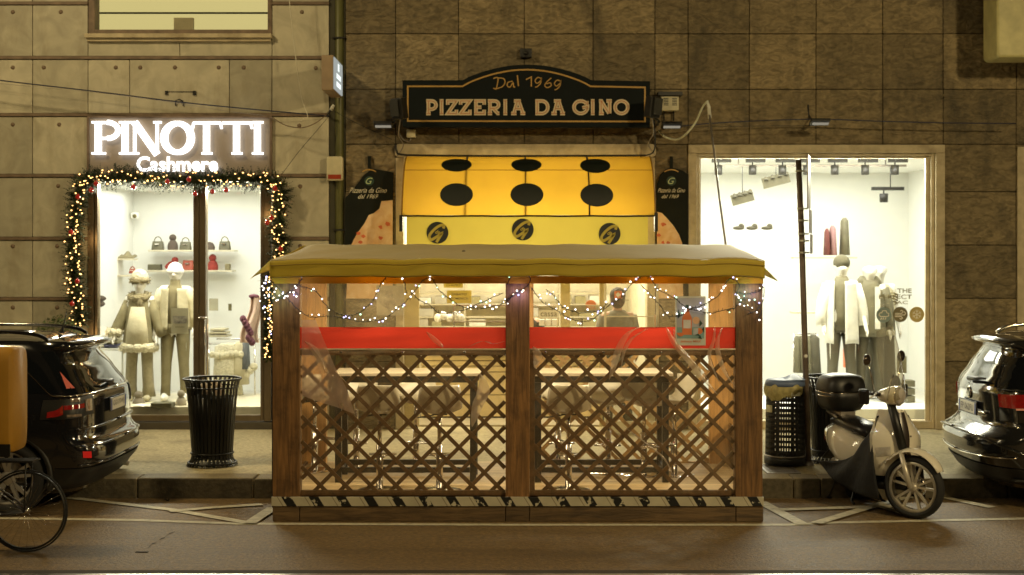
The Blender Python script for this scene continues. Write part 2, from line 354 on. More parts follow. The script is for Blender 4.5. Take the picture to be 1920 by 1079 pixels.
# ================================================================ LEFT BUILDING (pale marble)
S=148.0
bl=T('marble_building','pale marble clad building with bolted slabs and brown bands on the left','building',(-6,YW,.2))
def slab(b,x0,x1,y0,y1,y=0,s=S,g=.004,th=.04,tone=None):
    b.box(X(x0,s)+g,X(x1,s)-g,YW+y,YW+y+th,Z(y1,s)+g,Z(y0,s)-g,tone=random.random() if tone is None else tone)
b=MB()
b.box(-14,X(165,S),YW+.05,YW+.3,.2,8); b.box(X(510,S),XL,YW+.05,YW+.3,.2,8)
b.box(X(165,S),X(510,S),YW+.05,YW+.3,Z(213,S),Z(66,S)); b.box(X(165,S),X(510,S),YW+.05,YW+.3,Z(-420,S),8)
b.build('wall',mat('mortar_back',(.10,.08,.05),.9),bl)
rows=[-240,-112,4,106,213,327,445,558,676,805]
b=MB(); bb=MB()
for r in range(len(rows)-1):
    y0,y1=rows[r]+(6 if r else 0),rows[r+1]
    xs=[-420,-300,-175,-55,61,165]
    for a,c in zip(xs[:-1],xs[1:]):
        slab(b,a,c,y0,y1,tone={(4,-55):.15,(3,61):.45}.get((r,a)))
    slab(b,510,617,y0,y1)
    if rows[r]==106: slab(b,165,243,y0,y1); slab(b,243,430,y0,y1,tone=.75); slab(b,430,510,y0,y1,tone=.05)
    if rows[r]==4: slab(b,165,337,76,106,tone=.6); slab(b,337,510,76,106,tone=.7)
    if r:
        y=rows[r]
        segs=[(-420,617)] if 100<y<110 else [(-420,165),(510,617)]
        for a,c in segs: bb.box(X(a,S),X(c,S),YW-.018,YW+.03,Z(y+5.5,S),Z(y,S))
b.build('marble_slabs',M_marble,bl,bevel=.004)
bb.box(X(165,S),X(510,S),YW-.018,YW+.03,Z(219,S),Z(213,S))
bb.build('metal_band',M_band,bl,bevel=.003)
bolt=[(114,23),(566,23),(24,127),(82,127),(217,127),(263,127),(410,127),(457,127),(592,128),(111,234),(561,236),(109,349),(563,350),(107,462),(563,462),(107,577),(24,234),(24,462),(24,577),(563,577),(24,23),(328,127)]
bm=MB(); bm.lathe([(0,-.012),(.016,-.012),(.024,-.004),(.027,0.002)],(0,0,0),14,axis='y')
first=None
for i,(px,py) in enumerate(bolt):
    p=Vector((X(px,S),YW-.002,Z(py,S)))
    if not first:
        first=bm.build('bolt',M_band,bl,local=True); first.location=p-BASE[bl.name]
    else:
        c=first.copy(); COL.objects.link(c); c.location=p-BASE[bl.name]
# old bracket remains on wall
b=MB(); b.box(X(310,S),X(315,S),YW-.02,YW,Z(178,S),Z(171,S)); b.box(X(362,S),X(368,S),YW-.02,YW,Z(179,S),Z(171,S)); b.box(X(315,S),X(362,S),YW-.006,YW,Z(173.5,S),Z(172,S))
b.tube([(X(330,S),YW-.01,Z(199,S)),(X(330,S),YW-.03,Z(190,S)),(X(337,S),YW-.03,Z(187,S)),(X(344,S),YW-.03,Z(190,S)),(X(344,S),YW-.01,Z(199,S))],.008)
b.build('bracket',M_dark,bl)
# upper window
up=MB(); s=S
up.box(X(166,s),X(178,s),YW-.01,YW+.2,Z(64,s),Z(-420,s)); up.box(X(502,s),X(510,s),YW-.01,YW+.2,Z(64,s),Z(-420,s)); up.box(X(178,s),X(502,s),YW-.01,YW+.2,Z(64,s),Z(56,s))
win=up.build('window',M_band,bl,bevel=.004)
b=MB(); b.box(X(162,s),X(511,s),YW-.09,YW+.0,Z(73,s),Z(65,s)); b.box(X(165,s),X(509,s),YW-.05,YW+.0,Z(79,s),Z(73.4,s)); b.build('sill',M_stone,win,bevel=.006)
b=MB(); b.box(X(178,s),X(502,s),YW+.08,YW+.09,Z(56,s),Z(-420,s)); b.build('pane',M_glass,win)
b=MB(); b.box(X(160,s),X(520,s),YW+.45,YW+.46,Z(75,s),Z(15,s)); b.box(X(160,s),X(520,s),YW+.42,YW+.43,Z(12,s),Z(-440,s)); b.build('blind',emis('lit_blind',(.80,.66,.27),.85),win)
b=MB(); b.box(X(315,s),X(352,s),YW+.3,YW+.36,Z(52,s),Z(26,s)); b.build('box_behind_blind',mat('dim_carton',(.35,.3,.2)),win)
# shopfront
sf=MB()
for a,c in ((165,176),(178,183),(362,372),(375,386),(488,493),(496,508)): sf.box(X(a,s),X(c,s),YW-.015+(a%3)*.012,YW+.12,Z(790,s),Z(328,s))
sf.box(X(176,s),X(178,s),YW+.03,YW+.12,Z(790,s),Z(328,s)); sf.box(X(372,s),X(375,s),YW+.02,YW+.12,Z(790,s),Z(328,s)); sf.box(X(493,s),X(496,s),YW+.02,YW+.12,Z(790,s),Z(328,s))
for a,c in((183,362),(386,488)): sf.box(X(a,s),X(c,s),YW+.0,YW+.10,Z(790,s),Z(779,s)); sf.box(X(a,s),X(c,s),YW+.0,YW+.10,Z(341,s),Z(328,s))
shop=sf.build('shopfront',M_frame,bl,bevel=.003)
b=MB(); b.box(X(183,s),X(362,s),YW+.05,YW+.058,Z(779,s),Z(341,s)); b.build('window_pane',M_glass,shop)
b=MB(); b.box(X(386,s),X(488,s),YW+.05,YW+.058,Z(779,s),Z(341,s)); b.build('door_pane',M_glass,shop)
b=MB(); hx=X(392,s); b.tube([(X(374,s),YW-.02,Z(596,s)),(X(376,s),YW-.09,Z(596,s)),(hx-.02,YW-.09,Z(596,s)),(hx,YW-.09,Z(599,s)),(hx,YW-.09,Z(720,s)),(X(376,s),YW-.09,Z(723,s)),(X(374,s),YW-.02,Z(723,s))],.014)
b.tube([(X(386,s),YW-.02,Z(600,s)),(X(386,s),YW-.05,Z(600,s)),(X(386,s),YW-.05,Z(722,s))],.010)
b.build('door_handle',M_chrome,shop)
b=MB(); b.box(X(160,s),X(512,s),YW-.03,YW+.3,.19,Z(792,s)); b.build('threshold',mat('dark_stone',(.10,.085,.06),.7,dirt=.5),bl,bevel=.005)
# room behind
def room(x0,x1,y0,y1,z0,z1,parent,wm,fm,cm=None):
    b=MB(); t=.05; b.box(x0-t,x0,y0,y1,z0,z1); b.box(x1,x1+t,y0,y1,z0,z1); b.box(x0-t,x1+t,y1,y1+t,z0,z1); r=b.build('interior_wall',wm,parent)
    b=MB(); b.box(x0-t,x1+t,y0,y1+t,z0-t,z0); b.build('interior_floor',fm,parent)
    b=MB(); b.box(x0-t,x1+t,y0,y1+t,z1,z1+t); b.build('ceiling',cm or wm,parent)
Y2=F/122.0
room(-5.82,-2.62,YW+.3,Y2,.31,3.38,bl,M_white,M_floor)
lamp('shop_ceiling_light','AREA',(-4.6,19.9,3.34),62,(1,.99,.93),2.2,(-4.6,19.9,0),1.9)
lamp('shop_window_light','AREA',(-4.3,YW+.55,3.32),44,(1,.99,.93),2.0,(-4.3,YW+1.0,0),.3)
lamp('added_shop_spill','AREA',(-4.2,YW+.40,3.25),150,(1,.93,.70),2.2,(-4.2,14.3,.2),.12)  # added lamp aimed out through the glass to brighten the pavement
# ================================================================ RIGHT BUILDING (dark slate)
br=T('slate_building','dark rough slate clad building behind the yellow kiosk, right of the green downpipe strip','building',(3,YW,.2))
b=MB(); m0=-.05
def wb_(x0,x1,y0,y1): b.box(X(x0,S),X(x1,S),YW+.05,YW+.3,Z(y1,S),Z(y0,S))
wb_(648,742,-420,805); wb_(742,1228,-420,286); wb_(1228,1300,-420,805); wb_(1300,1760,-420,284); wb_(1760,1905,-420,805); wb_(1905,2500,-420,805)
b.box(XL-.25,X(648,S),YW+.12,YW+.3,.2,8)
b.build('wall',mat('mortar_back',(.1,.08,.05)),br)
b=MB(); xs=[648,742,860,983,1112,1228,1290,1405,1530,1655,1768,1905,2020,2140,2260]; ys=[-250,-145,-40,64,168,271,360,460,560,678,805]
for r in range(len(ys)-1):
    for i in range(len(xs)-1):
        a,c=xs[i],xs[i+1]; y0,y1=ys[r],ys[r+1]
        if y0>=271:
            if 742<=a<1228: continue
            if 1290<=a<1768: continue
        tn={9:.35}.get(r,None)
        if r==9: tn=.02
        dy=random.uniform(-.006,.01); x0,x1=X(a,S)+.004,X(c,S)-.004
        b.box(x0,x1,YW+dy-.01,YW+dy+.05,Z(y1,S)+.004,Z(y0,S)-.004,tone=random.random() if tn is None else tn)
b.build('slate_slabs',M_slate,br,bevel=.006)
# stone frames
fr=MB(); sf_=150.0
fr.box(X(742,S),X(757,S),YW-.03,YW+.25,.2,Z(296,S)); fr.box(X(1213,S),X(1228,S),YW-.03,YW+.25,.2,Z(296,S)); fr.prism(rrect(X(741,S),X(1229,S),Z(296,S)+.002,Z(271,S),.05),YW-.06,YW+.25)
ob=fr.build('doorway_surround',M_stone,br,bevel=.008)
fr=MB()
fr.box(X(1290,S),X(1306,S),YW-.045,YW+.2,.2,Z(288,S)); fr.box(X(1753,S),X(1770,S),YW-.045,YW+.2,.2,Z(288,S)); fr.box(X(1290,S),X(1770,S),YW-.045,YW+.2,Z(288,S)+.002,Z(272,S))
fr.box(X(1306,S),X(1312,S),YW-.0,YW+.2,.2,Z(288,S)); fr.box(X(1746,S),X(1753,S),YW-.0,YW+.2,.2,Z(288,S)); fr.box(X(1312,S),X(1746,S),YW+.0,YW+.2,Z(293,S),Z(288,S))
fr.box(X(1312,S),X(1746,S),YW-.0,YW+.2,.2,Z(790,S)); 
sw=fr.build('shop_window_surround',M_stone,br,bevel=.006)
b=MB(); b.box(X(1738,S),X(1746,S),YW+.05,YW+.1,Z(790,S),Z(293,S)); b.box(X(1312,S),X(1315,S),YW+.05,YW+.1,Z(790,S),Z(293,S)); b.box(X(1315,S),X(1738,S),YW+.05,YW+.1,Z(297,S),Z(293,S)); b.build('frame',M_stone,sw)
b=MB(); b.box(X(1315,S),X(1738,S),YW+.07,YW+.078,Z(790,S),Z(297,S)); b.build('pane',M_glass,sw)
Y3=F/117.0
room(X(1300,S),6.35,YW+.3,Y3,.29,3.72,br,M_white,M_floor)
lamp('shop_ceiling_light','AREA',(4.2,20.3,3.68),135,(1,.99,.93),3.0,(4.2,20.3,0),2.4)
lamp('shop_window_light','AREA',(3.9,YW+.6,3.66),80,(1,.99,.93),2.8,(3.9,YW+1.0,0),.3)
lamp('added_shop_spill','AREA',(3.85,YW+.40,3.6),230,(1,.94,.72),2.7,(3.85,14.3,.2),.12)  # lamp added behind the right window, lights the pavement outside
lamp('added_entrance_spill','AREA',(.2,YW+.9,2.9),55,(1,.88,.60),2.2,(.2,14.8,.2),.15)  # added lamp inside the doorway, throws light out towards the kiosk
Y4=F/125.0
room(X(757,S),X(1215,S),YW+.25,Y4,.22,3.3,br,mat('pizzeria_wall',(.72,.66,.48),.7),mat('pizzeria_floor',(.35,.30,.20),.4))
lamp('pizzeria_light','AREA',(.15,18.6,3.25),150,(1,.95,.78),2.6,(.15,18.6,0),1.6)
# frame at far right edge
b=MB(); b.box(X(1906,S),X(1925,S),YW-.04,YW+.0,.2,Z(276,S)); b.build('pilaster_trim',M_stone,br,bevel=.005)
# green downpipe strip between the buildings
t=T('downpipe_strip','tall olive green painted metal strip covering the joint between the pale and dark buildings','downpipe',(X(632,S),YW,.2))
b=MB(); b.box(X(617,S)+.004,X(628,S),YW+.02,YW+.1,.2,8); b.box(X(644,S),X(648,S)-.004,YW+.02,YW+.1,.2,8); b.build('side_flange',mat('dark_olive',(.035,.032,.012)),t)
b=MB(); b.tube([(X(636,S),YW+.03,.2),(X(636,S),YW+.03,8)],.055,12); b.build('pipe',M_green,t)
b=MB()
for y in (70,430,660): b.box(X(624,S),X(648,S)-.006,YW-.035,YW+.02,Z(y+3,S),Z(y,S))
b.build('pipe_clamp',M_dark,t)
# ================================================================ SIGNS AND FIXTURES ON THE WALLS
s=149.0; Ysg=F/s
t=T('illuminated_shop_sign','glowing white lettered cashmere shop sign on taupe panel above left shop door','shop sign',(X(338,s),YW,Z(275,s)))
b=MB(); b.box(X(169,S),X(507,S),YW-.03,YW+.04,Z(330,S),Z(221,S)); b.build('panel',mat('taupe_panel',(.28,.23,.18),.5,var=.05),t)
b=MB()
for a,c,y0,y1 in((165,169,219,330),(507,511,219,330),(169,507,219,222)): b.box(X(a,S),X(c,S),YW-.05,YW+.02,Z(y1,S),Z(y0,S))
b.build('frame',M_band,t)
E_let=emis('lit_letter_white',(1,.98,.93),2.6,True)
def px2(p,s): return (X(p[0],s),Z(p[1],s))
yf=YW-.10
def glyph(parent,strokes,name='letter',m=E_let,yf=yf,th=.03,s=S,label=None):
    b=MB()
    for k,(pts,w) in enumerate(strokes):
        cl=len(pts)>2 and pts[0]==pts[-1]; P=[px2(p,s) for p in (pts[:-1] if cl else pts)]
        ww=[q/s for q in w] if isinstance(w,list) else w/s
        b.ribbon(P,ww,yf-k*.0006,yf+th,closed=cl)
    return b.build(name,m,parent,label=label)
t0,t1=231,289
ser=lambda a,c,y:([(a,y),(c,y)],4)
glyph(t,[([(188,t0),(188,t1)],12),ser(176,200,t0),ser(176,202,t1),(arc(205,246,20,15,90,-90,14)[::1],9),([(190,231.5),(206,231.5)],5),([(190,261),(206,261)],5)])
glyph(t,[([(238,t0),(238,t1)],12),ser(227,249,t0),ser(227,249,t1)])
glyph(t,[([(256,t0),(256,t1)],5),ser(250,264,t1),ser(248,262,t0),([(256,t0),(298,t1+2)],13),([(298,t0),(298,t1)],5),ser(291,306,t0)])
glyph(t,[(arc(336,260,25,27,0,360,32),[9+5*abs(math.cos(R(11.25*i))) for i in range(32)])])
glyph(t,[([(390,t0),(390,t1)],12),([(366,t0+1),(416,t0+1)],5),([(366,t0),(364,243)],4),([(416,t0),(418,243)],4),ser(381,401,t1)])
glyph(t,[([(446,t0),(446,t1)],12),([(420,t0+1),(472,t0+1)],5),([(472,t0),(475,243)],4),ser(437,457,t1)])
glyph(t,[([(485,t0),(485,t1)],12),ser(475,496,t0),ser(475,496,t1)])
text('Cashmere',X(336,S),Z(309,S),29/S,yf,E_let,t,'lettering',width=152/S,bold=.03)
# ---- garland round the shop door
M_fir=mat('fir_green',(.028,.045,.016),.8,var=.5,scale=12,tonev=.5)
M_fairy=emis('warm_fairy_light',(1,.52,.16),7); M_fairyw=emis('white_fairy_light',(1,.93,.85),5); M_fairyb=emis('violet_fairy_light',(.5,.5,1),5); M_fairyg=emis('green_fairy_light',(.5,1,.65),4)
path=[(150,612),(146,560),(140,500),(142,440),(146,390),(152,345),(175,336),(230,333),(300,336),(370,338),(440,337),(500,340),(526,350),(524,390),(520,430),(527,470),(512,530),(507,600),(504,672)]
t=T('christmas_garland','fir garland with warm lights and red baubles framing the left shop door','garland',(X(340,s),YW,.2))
PP=smooth([W(p[0],p[1],s)+Vector((0,-.02,0)) for p in path],8)
L=[0]
for a,c in zip(PP[:-1],PP[1:]): L.append(L[-1]+(c-a).length)
def along(q):
    q*=L[-1]
    for i in range(len(L)-1):
        if L[i+1]>=q: return PP[i].lerp(PP[i+1],(q-L[i])/(L[i+1]-L[i])), (PP[i+1]-PP[i]).normalized()
    return PP[-1],(PP[-1]-PP[-2]).normalized()
b=MB(); rg=random.Random(3)
b.tube(PP[::4],.03,6,tone=.2)
for i in range(2600):
    q=rg.random(); c,d=along(q); thin=.45 if q>.86 else 1
    n=Vector((rg.gauss(0,1),rg.gauss(0,.6)-.3,rg.gauss(0,1))); n=(n-d*n.dot(d)*.4).normalized(); ln=rg.uniform(.08,.19)*thin
    st=c+n*.02; tip=st+n*ln; side=d.cross(n).normalized(); tone=rg.random()
    for k in range(7):
        f=k/7; p=st.lerp(tip,f+.05)
        for sg in(-1,1):
            e=p+(n*.5+side*sg*.9+d*rg.uniform(-.5,.5)).normalized()*.042*(1-.4*f)
            w=n*.009; b.add([p-w,p+w,e],[(0,1,2)],tone=tone)
b.build('greenery',M_fir,t)
rg=random.Random(5); bulb=None; mb=MB(); mb.ell((0,0,0),(.0098,.0075,.0065),8,5); mr=MB()
for i in range(330):
    q=(i+rg.random())/330
    if .36<q<.62 and rg.random()<.25: continue
    c,d=along(q); sp=.10 if q<.8 else .05; side=Vector((d.z,0,-d.x))
    off=rg.uniform(-sp,sp); p=c+side*off+Vector((0,-rg.uniform(.05,.13),0))
    if i%3==0:
        if bulb is None: bulb=mb.build('bulb',M_fairy,t,local=True); bulb.location=p-BASE[t.name]
        else: c2=bulb.copy(); COL.objects.link(c2); c2.location=p-BASE[t.name]
    else: mr.ell(p,(.0098,.0075,.0065),8,5)
o=mr.build('bulb_cluster',M_fairy,t); tag(o,kind='stuff')
M_red=mat('red_bauble',(.45,.02,.02),.12,var=.05,coat=1)
bb_=[(171,357),(146,370),(133,436),(145,528),(135,570),(250,351),(314,341),(354,337),(366,364),(398,360),(424,357),(516,354),(509,409),(501,418),(526,467),(180,345)]
bau=None
for i,(px,py) in enumerate(bb_):
    p=W(px,py,151)
    if bau is None:
        mb=MB(); mb.ell((0,0,0),.032,12,8); mb.lathe([(.009,.03),(.009,.042),(0,.042)],n=8); bau=mb.build('bauble',M_red,t,local=True); bau.location=p-BASE[t.name]
    else: c2=bau.copy(); COL.objects.link(c2); c2.location=p-BASE[t.name]
for p in ((-5.3,17.3,1.4),(-5.3,17.3,2.6),(-4.4,17.25,3.3),(-3.1,17.3,2.9)): lamp('garland_glow','POINT',p,1.6,(1,.62,.25),.08)
# ---- projecting sign box
t=T('projecting_sign_box','small brown projecting sign box with lit white side, high on pale wall corner','sign box',(X(615,S),YW,Z(145,S)))
x0,x1=X(606,155),X(629,155); z0,z1=Z(172,155),Z(107,155)
b=MB(); b.box(x0,x1-.008,YW-.95,YW-.12,z0,z1); b.build('case',mat('brown_sign_case',(.30,.22,.14),.5),t,bevel=.01)
b=MB(); b.box(x1-.007,x1+.006,YW-.93,YW-.14,z0+.02,z1-.02); b.build('light_panel',emis('sign_side',(.85,.9,.85),.42,True),t)
b=MB()
for k,zz in enumerate((.10,.20)): b.box(x1+.007,x1+.011,YW-.75,YW-.35,z0+zz-.03,z0+zz+.03)
b.box(x1+.007,x1+.011,YW-.62,YW-.5,z0+.27,z0+.36); b.build('marking',emis('sign_mark',(.9,1,.95),1.2),t)
b=MB(); b.tube([((x0+x1)/2,YW-.13,(z0+z1)/2),((x0+x1)/2,YW+.02,(z0+z1)/2)],.03); b.build('wall_arm',M_dark,t)
# ---- small camera below
t=T('security_camera','tiny white security camera on black arm under projecting sign box','camera',W(620,205,S))
b=MB(); p=W(626,197,150); q=W(620,207,150); b.tube([p,q],[.018,.024],10); b.build('camera_body',mat('white_plastic',(.6,.6,.52),.4),t)
b=MB(); b.tube([q,W(616,213,149),W(614,218,148)],.014); b.build('arm',M_black,t)
# ---- alarm box
t=T('alarm_siren_box','rounded cream alarm box with red bottom edge on the green strip','alarm box',W(630,317,S))
b=MB(); b.prism(rrect(X(615,S),X(645,S),Z(340,S),Z(295,S),.03),YW-.14,YW-.03); b.build('housing',mat('cream_plastic',(.62,.57,.38),.4,dirt=.3),t,bevel=.012)
b=MB(); b.box(X(618,S),X(642,S),YW-.147,YW-.138,Z(337,S),Z(329,S)); b.build('strobe_lens',mat('amber_red_lens',(.35,.05,.02),.3),t)
# ---- pizzeria sign
s=150.0; yb=F/s-.12
t=T('pizzeria_sign_board','black arched pizzeria name board with gold border and pale slab lettering','shop sign',(X(986,s),yb,Z(195,s)))
def archpoly(x0,x1,yt,yb_,xa,xc,ypk,n=22):
    cx=(xa+xc)/2; P=[(x0,yb_),(x0,yt),(xa,yt)]
    for i in range(1,n):
        u=i/n; x=xa+(xc-xa)*u; k=math.sin(math.pi*u)**.82; P.append((x,yt-(yt-ypk)*k))
    return P+[(xc,yt),(x1,yt+2),(x1,yb_+1)]
M_board=mat('black_sign_board',(.006,.009,.009),.7,var=.1,spec=.15)
b=MB(); b.prism([px2(p,s) for p in archpoly(756,1217,153,240,868,1108,124)],yb,yb+.08); b.build('board',M_board,t,bevel=.004)
b=MB(); b.ribbon([px2(p,s) for p in archpoly(766,1207.5,164.5,229,868,1106,133.5)],3.0/s,yb-.004,yb-.0005,closed=True); b.build('gold_border',mat('gold_paint',(.42,.25,.06),.5,var=.1),t)
b=MB(); b.box(X(760,s),X(1214,s),yb+.081,YW,Z(238,s),Z(160,s)); b.build('backing',M_dark,t)
M_cream=mat('cream_lettering',(.60,.50,.33),.5,var=.04); M_rust=mat('rust_inline',(.45,.16,.05),.5)
def gl(ch,x0,x1,y0=188.5,y1=218.5,w=6.6):
    a=w/2; l,r,tp,bt=x0+a,x1-a,y0+a,y1-a; m=(l+r)/2; h=bt-tp; q=.42*(r-l)
    if ch=='P': st=x0+7.5; return [([(l,tp),(r-8,tp)]+arc(r-8.5,tp+h*.33,8.5,h*.33,-90,90,10)[1:-1]+[(r-8,tp+h*.66),(st,tp+h*.66)],w),([(st,tp),(st,bt)],w),([(l,bt),(st+4,bt)],w)]
    if ch=='R': st=x0+7.5; return [([(l,tp),(r-10,tp)]+arc(r-9.5,tp+h*.3,8,h*.3,-90,90,10)[1:-1]+[(r-10,tp+h*.6),(st,tp+h*.6)],w),([(st,tp),(st,bt)],w),([(l,bt),(st+4,bt)],w),([(st+6,tp+h*.6),(r-3,bt),(r,bt)],w)]
    if ch=='I': return [([(l,tp),(r,tp)],w),([(m,tp),(m,bt)],w),([(l,bt),(r,bt)],w)]
    if ch=='Z': return [([(l,tp+7),(l,tp),(r,tp),(l,bt),(r,bt),(r,bt-7)],w)]
    if ch=='E': st=x0+7; return [([(l,tp),(r,tp),(r,tp+7)],w),([(st,tp),(st,bt)],w),([(st,(tp+bt)/2),(r-5,(tp+bt)/2)],w),([(l,bt),(r,bt),(r,bt-7)],w)]
    if ch=='A': return [([(m-8,tp),(m+5,tp)],w),([(m-1.5,tp),(l+5,bt)],w),([(m+1,tp),(r-4,bt)],w),([(m-6,tp+h*.62),(m+6,tp+h*.62)],w*.8),([(l,bt),(l+10,bt)],w),([(r-9,bt),(r,bt)],w)]
    if ch=='D': st=x0+7; return [([(l,tp),(r-11,tp)]+arc(r-11,(tp+bt)/2,11,h/2,-90,90,14)[1:-1]+[(r-11,bt),(l,bt)],w),([(st,tp),(st,bt)],w)]
    if ch=='N': return [([(l,tp),(l+7,tp)],w),([(l+4,tp),(l+4,bt)],w),([(l,bt),(l+9,bt)],w),([(l+4,tp),(r-5,bt)],w),([(r-4,tp),(r-4,bt)],w),([(r-10,tp),(r,tp)],w)]
    if ch=='O': return [(arc(m,(tp+bt)/2,(r-l)/2,h/2,0,360,28),w)]
    if ch=='G': return [(arc(m,(tp+bt)/2,(r-l)/2,h/2,40,322,24)[::1]+[(r,(tp+bt)/2+3),(m+2,(tp+bt)/2+3)] if False else [(m+(r-l)/2*math.cos(R(a_)),(tp+bt)/2-h/2*math.sin(R(a_))) for a_ in range(35,366,15)]+[(m+3,(tp+bt)/2+1)],w),([(r-.5,tp),(r-.5,tp+8)],w*.7)]
for ch,x0,x1 in [('P',797,822),('I',822,836),('Z',837,860),('Z',861,885),('E',886,911.5),('R',911.5,940),('I',940.5,954.5),('A',955,988),('D',1000,1030),('A',1030,1062),('G',1072,1104),('I',1103.5,1117),('N',1118.5,1149),('O',1148.5,1179)]:
    st=gl(ch,x0,x1,w=6.8)
    o=glyph(t,st,'letter',M_cream,yb-.012,.011,s)
    glyph(o,[(p,1.1) for p,w in st],'inline',M_rust,yb-.0165,.003,s)
M_gold=MC['gold_paint']
gl2=[([(925,150),(934,149),(931,168),(929,169)],2),([(933,149),(944,150),(947,157),(942,165),(930,169),(925,168)],2),
 ([(961,155),(953,157),(951,163),(956,166),(962,158),(963,165),(966,166)],2),([(970,144),(971,155),(972,164)],2.4),
 ([(986,152),(996,147),(996,165)],2.2)]
def nine(x,y): return [([(x+11,y+2),(x+5,y),(x,y+6),(x+4,y+11),(x+11,y+5),(x+12,y+2),(x+10,y+11),(x+4,y+17),(x,y+18)],2)]
def six(x,y): return [([(x+12,y),(x+4,y+7),(x,y+14),(x+5,y+18),(x+12,y+14),(x+10,y+9),(x+3,y+11)],2)]
gl2+=nine(1003,148)+six(1021,149)+nine(1039,153)
for st in gl2:
    pass
b=MB()
for k,(pts,w) in enumerate(gl2):
    P=smooth([Vector(p) for p in pts],4) if len(pts)>3 else [Vector(p) for p in pts]
    b.ribbon([px2(p,s) for p in P],w/s,yb-.006-k*.0004,yb-.0005)
b.build('script_lettering',M_gold,t)
# ---- floodlights, lamp bars
def flood(px,py,sg,lab):
    t=T('floodlight',lab,'floodlight',W(px,py,151),group='floodlights beside the pizzeria sign'); c=W(px,py,154)
    b=MB(); b.obox(c,(.17,.12,.26),(R(10),0,R(35*sg))); b.build('housing',M_dark,t,bevel=.015)
    b=MB(); b.obox(c+Vector((-sg*-.06,-.05,0)),(.12,.015,.2),(R(10),0,R(35*sg))); b.build('glass',mat('dull_glass',(.06,.06,.055),.15),t)
    b=MB(); b.tube([c+Vector((0,.05,-.1)),c+Vector((-.1*-sg,.2,-.16)),Vector((c.x+.12*sg,YW,c.z-.16))],.015); b.build('bracket',M_dark,t)
    b=MB(); b.tube(smooth([c+Vector((.0,.1,-.12)),c+Vector((.03*sg,.25,-.3)),c+Vector((-.02*sg,.35,-.42)),c+Vector((.06*sg,.38,-.55))],5),.008,6); b.build('cable',M_alu,t)
flood(749,204,-1,'dark floodlight at the left end of the pizzeria sign'); flood(1224,201,1,'dark floodlight at the right end of the pizzeria sign')
def ledbar(px,py,lab,w=44,on=.0):
    t=T('wall_lamp',lab,'wall lamp',W(px,py,S),group='slim lamp bars on the slate wall'); c=W(px,py,152)
    b=MB(); b.obox(c,(w/152,.16,.035),(R(-18),0,0)); b.build('lamp_body',M_black,t,bevel=.008)
    b=MB(); b.obox(c+Vector((0,-.045,-.028)),(w/152*.82,.05,.012),(R(-18),0,0)); b.build('diffuser',emis('dim_diffuser',(.8,.72,.55),.35),t)
    b=MB(); b.tube([c+Vector((0,.05,0)),Vector((c.x,YW,c.z+.02))],.014); b.build('arm',M_dark,t)
    return t,c
ledbar(719,234,'slim black lamp bar on slate wall left of the pizzeria sign',36); ledbar(1259,235,'slim black lamp bar under the vented white box',38)
tl,c=ledbar(1537,229,'slim black lamp bar above the big right shop window',36)
b=MB(); b.tube(smooth([c+Vector((0,.1,.02)),Vector((c.x-.03,YW-.02,c.z+.1)),Vector((c.x-.05,YW-.02,c.z+.26))],4),.01,6); b.build('cable',M_black,tl)
# ---- vented white box
t=T('vented_box','small off white vented electrical box with dark hood right of pizzeria sign','electrical box',W(1254,195,S))
c=W(1254,196,S); b=MB(); b.box(X(1236,S),X(1270,S),YW-.16,YW-.01,Z(210,S),Z(183,S)); b.build('case',MC['cream_plastic'],t,bevel=.006)
b=MB(); b.box(X(1231,S),X(1276,S),YW-.22,YW-.01,Z(183,S)+.002,Z(176,S)); b.build('hood',M_black,t)
b=MB()
for cx in (1246,1262):
    for k in range(5): b.box(X(cx-4.5,S),X(cx+4.5,S),YW-.164,YW-.159,Z(188.5+k*3,S),Z(187+k*3,S))
b.build('vent_slot',M_black,t)
b=MB(); b.tube([(X(1244,S),YW-.05,Z(210,S)),(X(1244,S),YW-.05,Z(228,S))],.01); b.tube([(X(1262,S),YW-.05,Z(210,S)),(X(1262,S),YW-.05,Z(228,S))],.01); b.build('conduit',M_dark,t)
t=T('junction_box','little cream junction box below the left end of the pizzeria sign','junction box',W(771,250,S))
b=MB(); b.box(X(763,S),X(780,S),YW-.1,YW-.01,Z(259,S),Z(244,S)); b.build('case',MC['cream_plastic'],t,bevel=.01)
b=MB(); b.tube(smooth([(X(771,S),YW-.05,Z(259,S)),(X(767,S),YW-.04,Z(266,S)),(X(757,S),YW-.04,Z(263,S)),(X(749,S),YW-.04,Z(248,S)),(X(753,S),YW-.04,Z(225,S))],5),.008,6); b.build('cable',M_alu,t)
t=T('wall_sensor','tiny black box high on slate wall above pizzeria sign arch','sensor',W(986,101,S))
b=MB(); b.box(X(975,S),X(997,S),YW-.09,YW-.012,Z(110,S),Z(93,S)); b.build('case',M_black,t,bevel=.01); b=MB(); b.ell((X(986,S),YW-.09,Z(102,S)),.03); b.build('lens',M_dark,t)
# ---- big box sign top right
t=T('yellow_projecting_sign','large rounded yellowish sign box hanging at the top right corner','sign box',W(1910,50,165))
x0=X(1869,156); b=MB(); pr=rrect(x0,x0+1.3,Z(108,156),Z(108,156)+1.9,.06); b.prism(pr,F/156,F/156+.5); b.build('case',mat('yellowish_case',(.52,.48,.22),.5,dirt=.35),t,bevel=.03)
b=MB(); b.tube([(x0+.7,YW-.45,4.95),(x0+.7,YW,4.9)],.04); b.build('wall_arm',M_dark,t)
